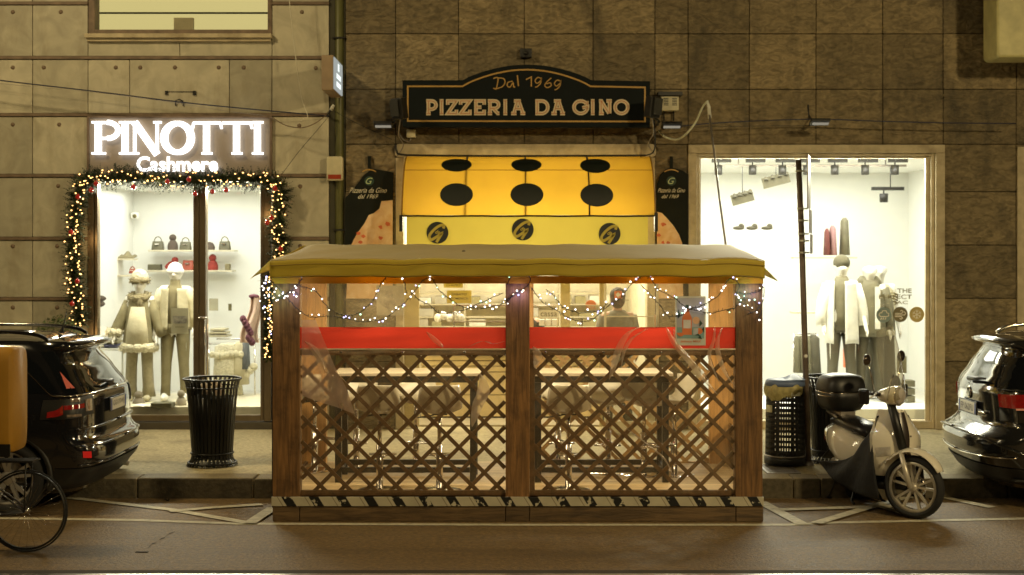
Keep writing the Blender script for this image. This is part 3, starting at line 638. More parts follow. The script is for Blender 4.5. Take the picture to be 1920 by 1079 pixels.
# ---- cables
def cable(lab,pts,r,m,s=151,cat='cable'):
    P=smooth([W(p[0],p[1],p[2] if len(p)>2 else s) for p in pts],6); b=MB(); b.tube(P,r,6); o=b.build('cable',m,origin=P[0]); tag(o,lab,cat); return o
M_blue=mat('dark_blue_cable',(.02,.022,.05),.6)
cable('dark cable sagging across the pale marble wall above the cashmere sign',[(-60,141),(0,151),(180,172),(340,192),(480,206),(570,214),(617,218,149)],.008,M_blue)
cable('thin grey wire beneath the dark sagging cable on the marble wall',[(-60,152),(0,157),(180,174),(300,189),(420,208),(500,217,149)],.003,M_alu)
cable('white rope hanging down the marble wall at the right of the upper window',[(541,-30),(543,5),(552,90),(565,180),(577,218),(570,222),(564,228)],.006,mat('white_rope',(.6,.57,.45)))
cable('short looped cable below the end of the dark wall cable',[(508,219),(535,235),(565,240),(590,232),(612,216)],.006,M_band)
cable('taut thin wire slanting down from the camera to the garland',[(616,219),(590,250),(560,285),(528,328)],.003,M_dark)
cable('thin black cable strung along slate wall above the right shop window',[(1276,237),(1330,232),(1420,227),(1530,224),(1660,228),(1780,231),(1905,232)],.007,M_blue)
cable('thin grey wire on slate wall just under the black strung cable',[(1276,239),(1400,237),(1530,236)],.003,M_dark)
cable('short thin dark wire on slate wall left of the pizzeria sign',[(622,205,152),(650,222),(700,246),(735,262)],.004,M_dark)
cable('dark cable dropping from right floodlight to the awning corner',[(1226,225),(1228,250),(1228,275),(1222,288),(1200,294)],.010,M_black)
cable('dark cable bundle under the stone lintel above the yellow awning',[(742,272),(744,284),(752,290),(800,292),(980,293),(1210,292)],.014,M_black,s=152)
# conduit mast with white cable
t=T('leaning_cable_mast','thin leaning metal conduit rising behind the kiosk with white cable at its top','cable mast',W(1361,462,170))
P=[W(1361,462,172),W(1350,380,168),W(1338,280,164),W(1330,215,160)]
b=MB(); b.tube([Vector((W(1361,462,172).x+.08,F/172,.2)),P[0]],.011,8); b.tube(P,[.012,.012,.012,.013],8); b.build('conduit',M_alu,t)
b=MB(); b.tube([W(1331,222,160),W(1329,200,160),W(1326,190,160)],[.022,.02,.012],8); b.build('coupler',mat('white_plastic',(.6,.6,.52)),t)
b=MB(); b.tube(smooth([W(1327,190,160),W(1318,200,158),W(1305,228,156),W(1290,248,154),W(1275,260,152),W(1262,262,151),W(1245,256,150),W(1235,246,149)],5),.012,8); b.build('white_cable',mat('pale_cable',(.55,.58,.45)),t)
# ---- menu boards
M_mb=mat('menu_board_black',(.010,.012,.009),.7,spec=.15); M_photo=mat('cheese_photo',(.75,.56,.36),.5,col2=(.62,.36,.16),scale=6,distort=1); M_sc=mat('cream_script',(.7,.66,.5),.5)
def menu(x0,x1,cx,lab,flip):
    t=T('pizza_menu_board',lab,'menu board',W(cx,400,S),group='pizza shovel menu boards'); yf=YW-.05
    xx=[(x0,560),(x0,362 if flip else 372)]
    top=[(x0+ (x1-x0)*.02,345),(x0+(x1-x0)*.12,328),(x0+(x1-x0)*.3,318),(cx,315),(x0+(x1-x0)*.8,320),(x1,328)]
    if not flip: top=[(x0+6,366),(x0+22,347),(x0+34,330),(x0+48,319),(cx,316),(cx+24,320),(x1,324)]
    b=MB(); b.prism([px2(p,S) for p in xx+top+[(x1,560)]],yf,YW-.02); bd=b.build('board',M_mb,t)
    b=MB(); b.box(X(cx-3,S),X(cx+3,S),yf,YW-.02,Z(315.5,S),Z(294,S)); b.build('handle',M_mb,t)
    b=MB(); b.ribbon([px2(p,S) for p in arc(cx,336,20,-17,50,130,8)],2/S,yf-.003,yf-.0005); b.build('gold_arc',M_gold,t)
    # pizza photograph
    ph=[(700,455),(672,455),(664,452),(668,440),(680,420),(692,404),(702,398),(706,385),(716,377),(737,377),(737,560),(660,560)] if not flip else [(1231,398),(1240,400),(1250,410),(1262,424),(1272,440),(1278,456),(1280,560),(1231,560)]
    if not flip: ph=[(655,470),(664,450),(672,436),(684,420),(692,404),(702,400),(712,392),(716,378),(737,376),(737,560),(650,560)]
    b=MB(); b.prism([px2(p,S) for p in ph],yf-.004,yf-.0005); b.build('photograph',M_photo,t)
    b=MB(); rr=random.Random(4)
    for k in range(14):
        px=rr.uniform(*( (672,735) if not flip else (1233,1270))); py=rr.uniform(410,520)
        if not flip and px<700 and py<430: continue
        if flip and py<400+(px-1232): continue
        b.prism([(X(px,S)+rr.uniform(.015,.035)*math.cos(a*.7),Z(py,S)+rr.uniform(.015,.03)*math.sin(a*.7)) for a in range(9)],yf-.006-k*.0003,yf-.0045)
    b.build('topping',mat('tomato_red',(.55,.12,.04),.4),t)
    sz=1.0 if not flip else .85
    b=MB(); b.prism([px2(p,S) for p in arc(cx,340,9,9,0,360,18)[:-1]],yf-.003,yf-.0006); b.build('roundel',mat('deep_green',(.01,.04,.025),.5),t)
    text('G',X(cx,S),Z(340,S),12/S,yf-.004,mat('pale_green',(.45,.55,.3)),t,'initial',shear=.4)
    text('Pizzeria da Gino',X(cx-2 if not flip else cx,S),Z(357.5,S),9.5*sz/S,yf-.003,M_sc,t,'lettering',width=70*sz*(.86 if flip else 1)/S,shear=.5)
    text('dal 1969',X(cx-2,S),Z(369,S),8*sz/S,yf-.003,M_sc,t,'lettering',width=38*sz/S,shear=.5)
menu(648,738,693,'black pizza shovel menu board left of the yellow awning',False)
menu(1230,1290,1258,'narrow black pizza shovel menu board right of the yellow awning',True)
# ---- dotted awning
t=T('dotted_awning','curved yellow awning with black dots and logo valance over the pizzeria doorway','awning',(X(990,150),YW,3.4))
M_can=mat('yellow_awning_canvas',(.60,.37,.035),.7,var=.07,scale=2,dirt=.35,dscale=2.5,dcol=(.55,.30,.05),transl=.45)
M_val=mat('yellow_valance',(.60,.49,.075),.6,var=.05,scale=2,dirt=.25,dcol=(.62,.42,.05),transl=.2)
M_dot=mat('black_print',(.008,.012,.008),.5)
zt,zb=Z(294,149),Z(404,153); yt=YW-.02; dep=.62; XA0,XA1=X(757,151),X(1224,151)
def aw(u,v,off=0.):   # v 0 top ..1 bottom
    th=R(8)+v*(R(90)-R(8)); y=yt-dep*math.sin(th)**.9-(off); z=zb+(zt-zb)*(math.cos(th)/math.cos(R(8))); k=1-.014*(1-v)
    xc=(XA0+XA1)/2; return Vector((xc+(u-.5)*(XA1-XA0)*k, y, z+off*.8))
b=MB(); b.grid(lambda u,v:aw(u,v)+Vector((0,.006*math.sin(u*19)*v,0)),40,16); 
for u in (0,1): b.grid(lambda a,v:Vector((aw(u,v).x,yt+(aw(u,v).y-yt)*a,aw(u,v).z)),4,16)
b.build('canopy',M_can,t)
for cx,cy,rx,ry in ((856,310,28.5,13),(987,310,28.5,13),(1116,312,28.5,13.5),(856,366,31,21.5),(988,366,31,21.5),(1119,367,31,21.5)):
    def uv(px,py):
        lo,hi=0,1
        for _ in range(30):
            mid=(lo+hi)/2; q=aw(.5,mid); yy=YH+(HC-q.z)*F/q.y
            if yy<py: lo=mid
            else: hi=mid
        q=aw(.5,lo); xx=(px-960)*q.y/F; return ((xx-(XA0+XA1)/2)/((XA1-XA0)*(1-.014*(1-lo)))+.5,lo)
    c0=uv(cx,cy); vs=[aw(*c0,off=.005)]; n=32
    top=uv(cx,max(cy-ry,299.0))[1]; bot=uv(cx,cy+ry)[1]; su=uv(cx+rx,cy)[0]-c0[0]
    for k in range(1,5):
        for j in range(n):
            a=2*math.pi*j/n; v=c0[1]+(bot-c0[1])*math.sin(a)*k/4 if math.sin(a)>0 else c0[1]+(c0[1]-top)*math.sin(a)*k/4
            vs.append(aw(c0[0]+su*math.cos(a)*k/4,v,off=.005))
    fs=[(0,1+j,1+(j+1)%n) for j in range(n)]+[(1+k*n+j,1+(k+1)*n+j,1+(k+1)*n+(j+1)%n,1+k*n+(j+1)%n) for k in range(3) for j in range(n)]
    b=MB(); b.add(vs,fs,smooth=True); b.build('black_dot',M_dot,t)
M_seam=mat('seam_brown',(.30,.16,.015),.7)
for px in (874,985,1103):
    u=(X(px,151)-XA0)/(XA1-XA0); b=MB(); b.tube([aw(u,v/14)+Vector((0,.014,0)) for v in range(15)],.013,6); b.build('rib',M_dark,t)
b=MB(); b.tube([aw(u/10,.42,.002) for u in range(11)],.004,5); b.tube([aw(0,v/14) for v in range(15)],.010,6); b.tube([aw(1,v/14) for v in range(15)],.010,6); b.build('piping',M_seam,t)
b=MB(); b.tube([aw(-.005,1)+Vector((0,-.01,-.012+.004*math.sin(u*3))) if u==0 else aw(u/16,1)+Vector((0,-.012,-.012+.003*math.sin(u*1.7))) for u in range(17)],.011,6); b.box(XA0-.03,XA0+.01,aw(0,1).y-.03,aw(0,1).y+.05,zb-.2,zb); b.box(XA1-.01,XA1+.03,aw(0,1).y-.03,aw(0,1).y+.05,zb-.2,zb+.03); b.build('front_bar',M_dark,t)
b=MB()
for u in (.02,.98): b.tube([aw(u,1)+Vector((0,.02,0)),Vector((aw(u,1).x,YW,zb+.1))],.014)
b.build('side_arm',M_dark,t)
yv=aw(.5,1).y; b=MB(); vx0,vx1=X(763,153),X(1214,153); b.grid(lambda u,v:Vector((vx0+(vx1-vx0)*u,yv+.012*math.sin(u*14)*v-.004*math.sin(u*41),zb-.02-(zb-2.2)*v)),50,8)
vl=b.build('valance',M_val,t)
for cx,cy in ((821,437),(980,431),(1142,439)):
    sc=153.; b=MB(); yy=yv-.03; b.prism([px2(p,sc) for p in arc(cx,cy,20.5,20.5,0,360,28)[:-1]],yy,yy+.004); o=b.build('logo_disc',M_dot,vl)
    b=MB(); L1=[(cx+11,cy-8),(cx+12,cy-14),(cx+4,cy-13),(cx-7,cy-5),(cx-15,cy+6),(cx-12,cy+13),(cx-2,cy+8),(cx+8,cy+1),(cx+3,cy+10),(cx-2,cy+18)]
    b.ribbon([px2(p,sc) for p in smooth([Vector(p) for p in L1],5)],5.0/sc,yy-.004,yy-.0005)
    b.build('logo_initial',M_val,o); text('da',X(cx,sc),Z(cy-1.5,sc),7/sc,yy-.006,M_val,o,'logo_script',shear=.35,bold=.02)
lamp('added_awning_glow','AREA',((XA0+XA1)/2,YW-.25,2.75),9,(1,.82,.5),2.6,((XA0+XA1)/2,YW-.35,4),.15)  # lamp added behind the canvas so the awning glows
# ================================================================ KIOSK
SK=208.0; YF=F/SK; SB=179.0; YB=F/SB; DZ=.17
t=T('dining_kiosk','timber pizzeria kiosk with yellow canvas roof, red banded plastic windows and lattice','kiosk',(X(970,SK),YF,0)); kiosk=t
def pb(b,x0,x1,y0,y1,ya,yb_,s=SK,m=0,tone=None): b.box(X(x0,s),X(x1,s),ya,yb_,Z(y1,s),Z(y0,s),m,tone=random.random() if tone is None else tone)
for x0,x1 in((511,562),(948,993),(1379,1430)):
    b=MB(); pb(b,x0,x1,520,945,YF,YF+.14); b.build('post',M_wood,t,bevel=.006)
b=MB(); ww=[511,562,948,993,1380,1432]
for a,c in ((511,561),(562,947),(948,992),(993,1379),(1380,1431)): pb(b,a+.3,c,946,977.5,YF-.004,YF+.12)
b.build('base_beam',M_woodh,t,bevel=.004)
# hazard board
mh=bpy.data.materials.new('hazard_stripes'); mh.use_nodes=True; N=mh.node_tree.nodes; L_=mh.node_tree.links; p_=N['Principled BSDF']; p_.inputs['Roughness'].default_value=.5
tc=N.new('ShaderNodeTexCoord'); sx=N.new('ShaderNodeSeparateXYZ'); L_.new(tc.outputs['Object'],sx.inputs[0])
def mth(op,a,b_=None):
    n=N.new('ShaderNodeMath'); n.operation=op
    for i,q in enumerate((a,b_)):
        if q is None: continue
        if isinstance(q,(int,float)): n.inputs[i].default_value=q
        else: L_.new(q,n.inputs[i])
    return n.outputs[0]
d_=mth('ADD',sx.outputs[0],mth('MULTIPLY',sx.outputs[2],.62)); fr_=mth('FRACT',mth('ADD',mth('DIVIDE',d_,.2465),20.05))
nz=N.new('ShaderNodeTexNoise'); nz.inputs['Scale'].default_value=22; nz.inputs['Detail'].default_value=6; L_.new(tc.outputs['Object'],nz.inputs['Vector'])
isb=mth('LESS_THAN',fr_,mth('ADD',.36,0)); wear=mth('LESS_THAN',nz.outputs['Fac'],.60); fac=mth('MULTIPLY',isb,wear)
edge=mth('LESS_THAN',mth('ABSOLUTE',mth('SUBTRACT',fr_,.86)),.02)
mx=N.new('ShaderNodeMix'); mx.data_type='RGBA'; mx.inputs[6].default_value=(.62,.57,.42,1); mx.inputs[7].default_value=(.008,.008,.008,1); L_.new(fac,mx.inputs[0])
mx2=N.new('ShaderNodeMix'); mx2.data_type='RGBA'; L_.new(mx.outputs[2],mx2.inputs[6]); mx2.inputs[7].default_value=(.33,.28,.2,1); L_.new(edge,mx2.inputs[0]); 
nd=N.new('ShaderNodeTexNoise'); nd.inputs['Scale'].default_value=5; nd.inputs['Detail'].default_value=8; L_.new(tc.outputs['Object'],nd.inputs['Vector'])
mx3=N.new('ShaderNodeMix'); mx3.data_type='RGBA'; mx3.blend_type='MULTIPLY'; mx3.inputs[0].default_value=.5; L_.new(mx2.outputs[2],mx3.inputs[6]); L_.new(nd.outputs['Fac'],mx3.inputs[7]); L_.new(mx3.outputs[2],p_.inputs['Base Color'])
b=MB(); pb(b,510,1431,931.5,948.5,YF-.028,YF-.005); b.build('hazard_board',mh,t,bevel=.002)
# deck
b=MB()
n=16
for k in range(n):
    ya=YF+.15+(YB-YF-.1)*k/n; b.box(X(512,SK)+.03,X(1431,SK)-.03,ya+.003,ya+(YB-YF-.1)/n-.003,DZ+.04,DZ+.065,tone=random.random())
b.build('deck',mat('deck_boards',(.50,.36,.18),.6,var=.2,scale=4,stretch=(.6,6,6),tonev=.15),t)
b=MB(); b.box(X(512,SK)+.03,X(1431,SK)-.03,YF+.15,YB+.1,.03,DZ+.038); b.build('deck_base',M_woodh,t)
# lattice
def lattice(x0,x1,z0,z1,y,m,sp,w,name='lattice_panel',th=.012,off=0):
    b=MB()
    def clip(c,sg):
        pts=[]
        for xx in (x0,x1):
            zz=(c-xx)*sg if sg>0 else (xx-c)
            zz=(c-xx) if sg>0 else (xx-c)
            if z0<=zz<=z1: pts.append((xx,zz))
        for zz in (z0,z1):
            xx=(c-zz) if sg>0 else (c+zz)
            if x0<xx<x1: pts.append((xx,zz))
        pts.sort(); return (pts[0],pts[-1]) if len(pts)>=2 and math.dist(pts[0],pts[-1])>.02 else None
    for sg in (1,-1):
        yy=y if sg>0 else y+th+.001
        c=(x0+z0 if sg>0 else x0-z1)+off; top=(x1+z1) if sg>0 else (x1-z0)
        while c<top:
            q=clip(c,sg)
            if q: b.bar((q[0][0],yy+th/2,q[0][1]),(q[1][0],yy+th/2,q[1][1]),w,th,up=(0,1,0),tone=random.random())
            c+=sp
    return b
for x0,x1 in((562,948),(993,1379)):
    X0,X1=X(x0,SK)+.002,X(x1,SK)-.002; z0,z1=Z(931,SK),Z(656,SK)
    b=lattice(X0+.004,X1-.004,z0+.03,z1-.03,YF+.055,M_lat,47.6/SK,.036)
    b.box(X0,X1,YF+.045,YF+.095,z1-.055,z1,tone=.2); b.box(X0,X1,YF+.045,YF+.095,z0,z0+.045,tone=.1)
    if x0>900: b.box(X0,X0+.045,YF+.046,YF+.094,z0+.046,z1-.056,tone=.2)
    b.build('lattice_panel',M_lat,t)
# film
M_film=film('clear_plastic_film',tint=(.97,.95,.9),haze=.075,hcol=(.85,.68,.42),bump=.03,bscale=2.2,rough=.06,refl=.8,streak=.15)
M_filmr=film('hazy_plastic_film',tint=(.95,.9,.82),haze=.32,hcol=(.95,.72,.6),bump=.08,bscale=2.6,rough=.10,refl=1.6,streak=.42,stretch=(1,1,.6))
M_filmw=film('wrinkled_plastic',tint=(.98,.95,.9),haze=.02,hcol=(.9,.75,.6),bump=.1,bscale=2.0,rough=.06,refl=1.7,streak=.5,stretch=(5,1,.5))
M_redb=mat('red_banner_plastic',(.42,.034,.018),.4,var=.05,scale=2,transl=.5)
for i,(x0,x1) in enumerate(((562,948),(993,1379))):
    X0,X1=X(x0,SK),X(x1,SK); rip=lambda u,v,k=i:YF+.022+.006*math.sin(u*17+v*3+k)+.004*math.sin(v*13+u*5)
    def sheet(y0,y1,name,m,nx=40,nz=10,dy=0,par=t):
        b=MB(); b.grid(lambda u,v:Vector((X0+(X1-X0)*u,rip(u,v)+dy,Z(y0+(y1-y0)*v,SK))),nx,nz); return b.build(name,m,par)
    sheet(526,614,'clear_film',M_film); sheet(654,926,'clear_film',M_film,40,24,-.0)
    sheet(614,654,'red_band',M_redb,40,6)
    b=MB(); b.grid(lambda u,v:Vector((X0+(X1-X0)*u,rip(u,0)-.012,Z(654+2.6*v,SK))),40,1); b.build('weld_seam',mat('pale_seam',(.75,.66,.45),.3),t,solid=.004)
    b=MB()
    for k in range(3 if i==0 else 4):
        b.ell((X0+(X1-X0)*(.2+.3*k) if i==0 else X0+(X1-X0)*(.08+.28*k),YF+.01,Z(661.5,SK)),(.013,.006,.013),8,5)
    b.build('snap_stud',M_chrome,t)
# loose film flap & painted crease highlights
b=MB(); pl=[(564,598),(600,612),(612,655),(628,700),(655,740),(664,775),(600,757),(564,745)]
def flap(u,v):
    xa=566; wdt=[24,40,60,80,98][min(4,int(v*4.99))]; f=v*4-int(v*3.999); ws=[26,44,62,86,100]; i=min(3,int(v*4)); w=ws[i]+(ws[i+1]-ws[i])*(v*4-i)
    y=600+v*(742-600)+u*v*34; return Vector((X(xa+w*u,SK),YF-.012-.02*math.sin(u*9+v*5)*v,Z(y,SK)))
b.grid(flap,20,20); b.build('loose_film_flap',M_filmr,t)
M_cr=film('crease_highlight_film',tint=(1,.97,.92),haze=.38,hcol=(.95,.78,.6),refl=1.4,rough=.15,bump=.02,bscale=6)  # pale hazy ribbons: highlights along film creases painted as colour
def crease(pts,w,k=0):
    P=smooth([Vector((X(p[0],SK),YF-.004-.004*k,Z(p[1],SK))) for p in pts],6); n=len(P); b=MB(); vs=[]
    for i_,p in enumerate(P):
        q=w*math.sin(math.pi*(i_+.4)/n)/SK; vs+=[p-Vector((q,0,0)),p+Vector((0,-.012,0)),p+Vector((q,0,0))]
    b.add(vs,[(3*i_+a,3*i_+a+1,3*i_+a+4,3*i_+a+3) for i_ in range(n-1) for a in(0,1)],smooth=True); b.build('crease_highlight',M_cr,t)
for i_,(pts,w) in enumerate([([(1205,612),(1178,625),(1160,655),(1150,690),(1142,712)],7),([(1215,616),(1185,635),(1170,660),(1165,690)],4),([(1248,612),(1262,640),(1285,668),(1310,700),(1345,740)],8),([(1262,616),(1270,650),(1300,680),(1330,715)],4),([(1355,612),(1345,640),(1348,670),(1360,700),(1378,725)],5),([(1340,612),(1338,640),(1330,670),(1350,720)],4),([(900,700),(908,730),(896,760),(885,800)],12),([(905,708),(898,740),(903,765)],5),([(572,640),(590,655),(605,690),(600,720)],9),([(585,650),(600,672),(612,700)],4),([(880,650),(905,640),(925,645),(947,640)],4),([(800,622),(818,640),(830,652)],7),([(1000,650),(1008,665),(1003,690)],8),([(1170,800),(1210,830),(1245,860),(1262,890)],3)]): crease(pts,w,i_%5)
# roof
M_roof=mat('roof_canvas_top',(.50,.40,.19),.75,var=.08,scale=1.5,dirt=.35,dscale=1.5,dcol=(.34,.26,.12)); M_rv=mat('roof_canvas_valance',(.60,.46,.05),.6,var=.06,scale=1.6,dirt=.3,dscale=2.2,dcol=(.38,.29,.04),transl=.25)
M_hem=mat('orange_hem',(.72,.40,.03),.6,var=.05,transl=.4)
SE=211.; YE=F/SE; xl,xr=X(506,SE),X(1434,SE); ze=Z(486,SE); zbk=Z(459,SB); xbl,xbr=X(585,SB),X(1371,SB)
def roof(u,v):
    x=(xl+(xr-xl)*u)*(1-v)+(xbl+(xbr-xbl)*u)*v; y=YE+(YB-YE)*v; z=ze+(zbk-ze)*v-.010*math.sin(v*math.pi)*abs(math.sin(u*math.pi*3))-.003*math.sin(u*31+v*4)-.004*math.sin(u*53-v*9)
    e=min(u,1-u)*18; z-=.015*max(0,1-e)**2*(1-v*.5)
    return Vector((x,y,z))
b=MB(); b.grid(roof,72,16); b.build('roof_canvas',M_roof,t,solid=.003)
b=MB(); b.grid(lambda u,v:roof(u,0)+Vector((0,-.004-.007*math.sin(u*23)*v-.005*math.sin(u*61+2*v)*v,-.003-(.155+.003*math.sin(u*9))*v)),90,6); b.build('valance',M_rv,t,solid=.003)
b=MB(); b.tube([roof(k/40,0)+Vector((0,-.012,-.045)) for k in range(41)],.004,5); b.tube([roof(k/40,0)+Vector((0,-.012-.012*math.sin(k/40*23),-.150)) for k in range(41)],.004,5); b.build('valance_seam',mat('seam_ochre',(.32,.22,.03)),t)
b=MB(); b.box(X(511,SK),X(1430,SK),YF-.03,YF-.016,Z(532,SK),Z(518,SK)); b.build('top_hem',M_hem,t)
b=MB(); b.grid(lambda u,v:Vector((xl-.004-.17*v-.01*math.sin(u*7)*v,YE+(YB-YE)*u+.01,roof(0,u).z-.16*v)),20,6); b.build('side_valance',M_rv,t,solid=.003)
b=MB(); b.grid(lambda u,v:Vector((xr+.004+.12*v,YE+.05+(YB-YE)*u,roof(1,u).z-.06-.12*v)),20,6); b.build('side_valance',M_rv,t,solid=.003)
b=MB(); b.tube([Vector((xl+.05,YE+.03,ze-.03)),Vector((xr-.05,YE+.03,ze-.03))],.018); b.tube([Vector((xl+.05,YB,zbk-.04)),Vector((xr-.05,YB,zbk-.04))],.02)
for xx in (xl+.05,0.05,xr-.05): b.tube([Vector((xx,YE+.03,ze-.03)),Vector((xx,YB,zbk-.04))],.018)
b.build('roof_frame',M_alu,t)
b=MB(); p=roof(.375,.55); b.ell(p+Vector((0,0,.004)),(.02,.03,.006),8,5); b.build('dry_leaf',M_dark,t)
# back and side frame
b=MB()
for x0,x1 in ((566,614),(975,1000),(1328,1374)): b.box(X(x0,SB),X(x1,SB),YB-.12,YB,.2,zbk-.05,tone=random.random())
b.build('back_post',M_pine,t,bevel=.005)
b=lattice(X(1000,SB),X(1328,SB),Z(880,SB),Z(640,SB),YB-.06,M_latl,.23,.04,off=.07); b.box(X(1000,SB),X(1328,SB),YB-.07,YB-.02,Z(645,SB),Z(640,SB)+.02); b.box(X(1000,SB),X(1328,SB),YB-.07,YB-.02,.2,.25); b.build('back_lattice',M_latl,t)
for sx,nm in ((X(513,SK),0),(X(1429,SK)-.03,1)):
    b=MB(); b.box(sx,sx+.03,YF+.15,YB-.12,.18,.26); b.box(sx,sx+.03,YF+.15,YB-.12,Z(662,SK),Z(650,SK)); b.box(sx-.002,sx+.032,(YF+YB)/2-.04,(YF+YB)/2+.04,.262,Z(663,SK)); b.build('side_rail',M_lat,t)
    b=MB(); b.grid(lambda u,v:Vector((sx+.015+.006*math.sin(v*9+u*7),YF+.15+(YB-YF-.27)*u,Z(535+390*v,SK))),12,12); b.build('side_film',M_film,t)
for sx in (X(513,SK)-.012,X(1429,SK)+.004):
    b=MB()
    for k in range(6): b.box(sx,sx+.008,YF+.145,YB-.02,.15+.085*k+.002,.15+.085*(k+1)-.002,tone=random.random())
    b.build('added_side_boards',M_woodh,t)  # boards added to hold lamp light off the kerb
b=MB(); b.box(X(505,SK),X(511,SK)-.004,YF+.13,YF+.2,.1,Z(620,SK)); b.build('side_strap',M_black,t)
lamp('added_kiosk_fill','AREA',(.05,YF+.45,2.2),50,(1,.86,.56),3.8,(.05,YF+1.1,0),.25)  # lamp added under the roof to brighten the kiosk interior
for xx in (-1.2,1.25): lamp('added_stool_fill','POINT',(xx,YF+.3,2.05),14,(1,.84,.52),.1)  # two unseen lamps added to lift the stool shells
# poster on film
t=T('drinks_poster','small pastel poster with orange bottle and oranges stuck on right plastic window','poster',W(1295,602,SK)); y=YF-.006
def pz(b,pts,k): b.prism([px2(p,SK) for p in pts],y-.0012*k-.001,y-.0012*k)
def pc(nm,pts,k,m,par=t):
    b=MB(); pz(b,pts,k); return b.build(nm,m,par)
pc('sheet',[(1266,556),(1323,556),(1323,648),(1266,648)],0,mat('poster_paper',(.60,.60,.52),.5)); pc('blue_ground',[(1269,559),(1320,559),(1320,614),(1269,614)],1,mat('poster_lilac',(.42,.42,.48),.5)); pc('table',[(1269,614),(1320,614),(1320,635),(1269,635)],1,mat('poster_teal',(.22,.36,.36),.5))
M_or=mat('poster_orange',(.70,.20,.07),.5); M_pk=mat('poster_peach',(.75,.45,.28),.5); M_lf=mat('poster_leaf',(.03,.07,.05),.5)
pc('bottle',[(1279,628),(1279,596),(1283,588),(1285,580),(1291,580),(1293,588),(1297,596),(1297,628)],2,M_or); pc('bottle_cap',[(1285,580),(1285,572),(1291,572),(1291,580)],3,M_lf); pc('bottle_label',[(1281,616),(1281,600),(1295,600),(1295,616)],3,mat('poster_label',(.65,.62,.6))); 
pc('orange_slice',arc(1305,601,7,7,0,360,14)[:-1],2,M_pk); pc('orange_fruit',arc(1311,621,6.5,6,0,360,14)[:-1],2,M_or); pc('glass',[(1299,628),(1300,616),(1309,616),(1308,629)],4,mat('poster_glass',(.45,.5,.55))); pc('orange_wedge',arc(1276,624,7,7,0,180,8),5,M_or)
b=MB()
for q in ([(1272,598),(1269.5,590),(1272,580),(1275,590)],[(1311,613),(1312,600),(1317,607)],[(1316,618),(1320,612),(1320,624)],[(1303,628),(1309,626),(1311,630)],[(1312,628),(1316,636),(1309,634)]): pz(b,q,6)
b.build('leaves',M_lf,t)
text('delivery MAX',X(1295,SK),Z(641,SK),5.5/SK,y-.003,M_or,t,'lettering',width=38/SK,bold=.01)
# fairy lights
M_wire=mat('dark_green_wire',(.012,.012,.008),.5)
def string(lab,paths,n,cols,s=SK,seed=1,jit=2.5):
    t=T('fairy_lights',lab,'fairy lights',W(*paths[0][0],s),group='fairy light strings on the kiosk'); rg=random.Random(seed); b=MB(); B=[]
    tot=0; PL=[]
    for p in paths:
        P=smooth([W(q[0],q[1],s)+Vector((0,-.03-rg.random()*.01,0)) for q in p],6); P=[q+Vector((rg.gauss(0,.003),0,rg.gauss(0,.003))) for q in P]; PL.append(P); tot+=sum((c-a).length for a,c in zip(P[:-1],P[1:]))
    for P in PL:
        b.tube(P,.0035,5,caps=False); d=0; nx=.02
        for a,c in zip(P[:-1],P[1:]):
            l=(c-a).length
            while nx<d+l:
                q=a.lerp(c,(nx-d)/l); o=Vector((rg.uniform(-.6,.6),-.2,rg.choice((-1,1)))).normalized()*rg.uniform(.012,.028); b.tube([q,q+o],[.003,.002],4)
                if rg.random()<.5: B.append(q+o)
                nx+=tot/n*rg.uniform(.45,.8)
            d+=l
    b.build('wire',M_wire,t); pr={}
    for i,p in enumerate(B[:100]):
        m=rg.choice(cols)
        if m.name not in pr:
            mb=MB(); mb.ell((0,0,0),.0066,8,5); o=mb.build('bulb',m,t,local=True); pr[m.name]=o
        else: o=pr[m.name].copy(); COL.objects.link(o)
        o.location=p-BASE[t.name]; k=rg.uniform(.7,1.25); o.scale=(k,k,k)
    return t
CW=[M_fairyw,M_fairyw,M_fairyw,M_fairyw,M_fairyb,M_fairyg,emis('cream_fairy_light',(1,.85,.6),5)]
string('fairy lights looping across the left kiosk window from left post to centre post',[
 [(563,535),(595,548),(613,573),(632,587),(653,592),(680,583),(700,563),(713,537),(727,517),(743,510),(757,523),(763,550)],
 [(512,530),(538,557),(563,583),(583,595),(613,593),(637,595),(663,600),(677,603),(713,600),(733,590),(753,573),(770,557),(790,530),(800,522),(810,522),(823,543),(843,560),(863,573),(880,577),(913,577),(947,568),(960,557),(980,543)],
 [(770,547),(787,563),(807,573),(823,587),(853,587),(873,580),(903,567),(943,550)]],95,CW,seed=2)
string('fairy lights looping across the right kiosk window from centre post to right post',[
 [(940,570),(957,557),(983,540),(995,523),(975,510),(958,520),(950,535)],
 [(995,537),(1017,567),(1047,583),(1063,595),(1093,603),(1113,597),(1140,573),(1160,560),(1180,537),(1197,520),(1207,510),(1223,527),(1233,543),(1260,557),(1287,577),(1307,583),(1330,587),(1350,583),(1377,577)],
 [(1023,543),(1037,553),(1053,573),(1073,583),(1090,587),(1120,583),(1140,568)],
 [(1200,533),(1223,557),(1237,573),(1250,590),(1273,593),(1293,580),(1323,570),(1347,553),(1360,530),(1370,522)]],105,CW,seed=3)
string('tangle of fairy lights on the front of the right kiosk post',[[(1360,583),(1377,577),(1393,560),(1410,563),(1427,583),(1418,600)],[(1375,545),(1395,552),(1420,547),(1431,540),(1425,575),(1400,590)],[(1371,522),(1385,535),(1380,560),(1412,580)]],22,CW,seed=4)
string('fairy lights wound on the front of the left kiosk post under the roof corner',[[(513,563),(540,550),(560,533),(568,522)],[(512,545),(525,560),(545,548),(561,552)]],16,CW,seed=5)
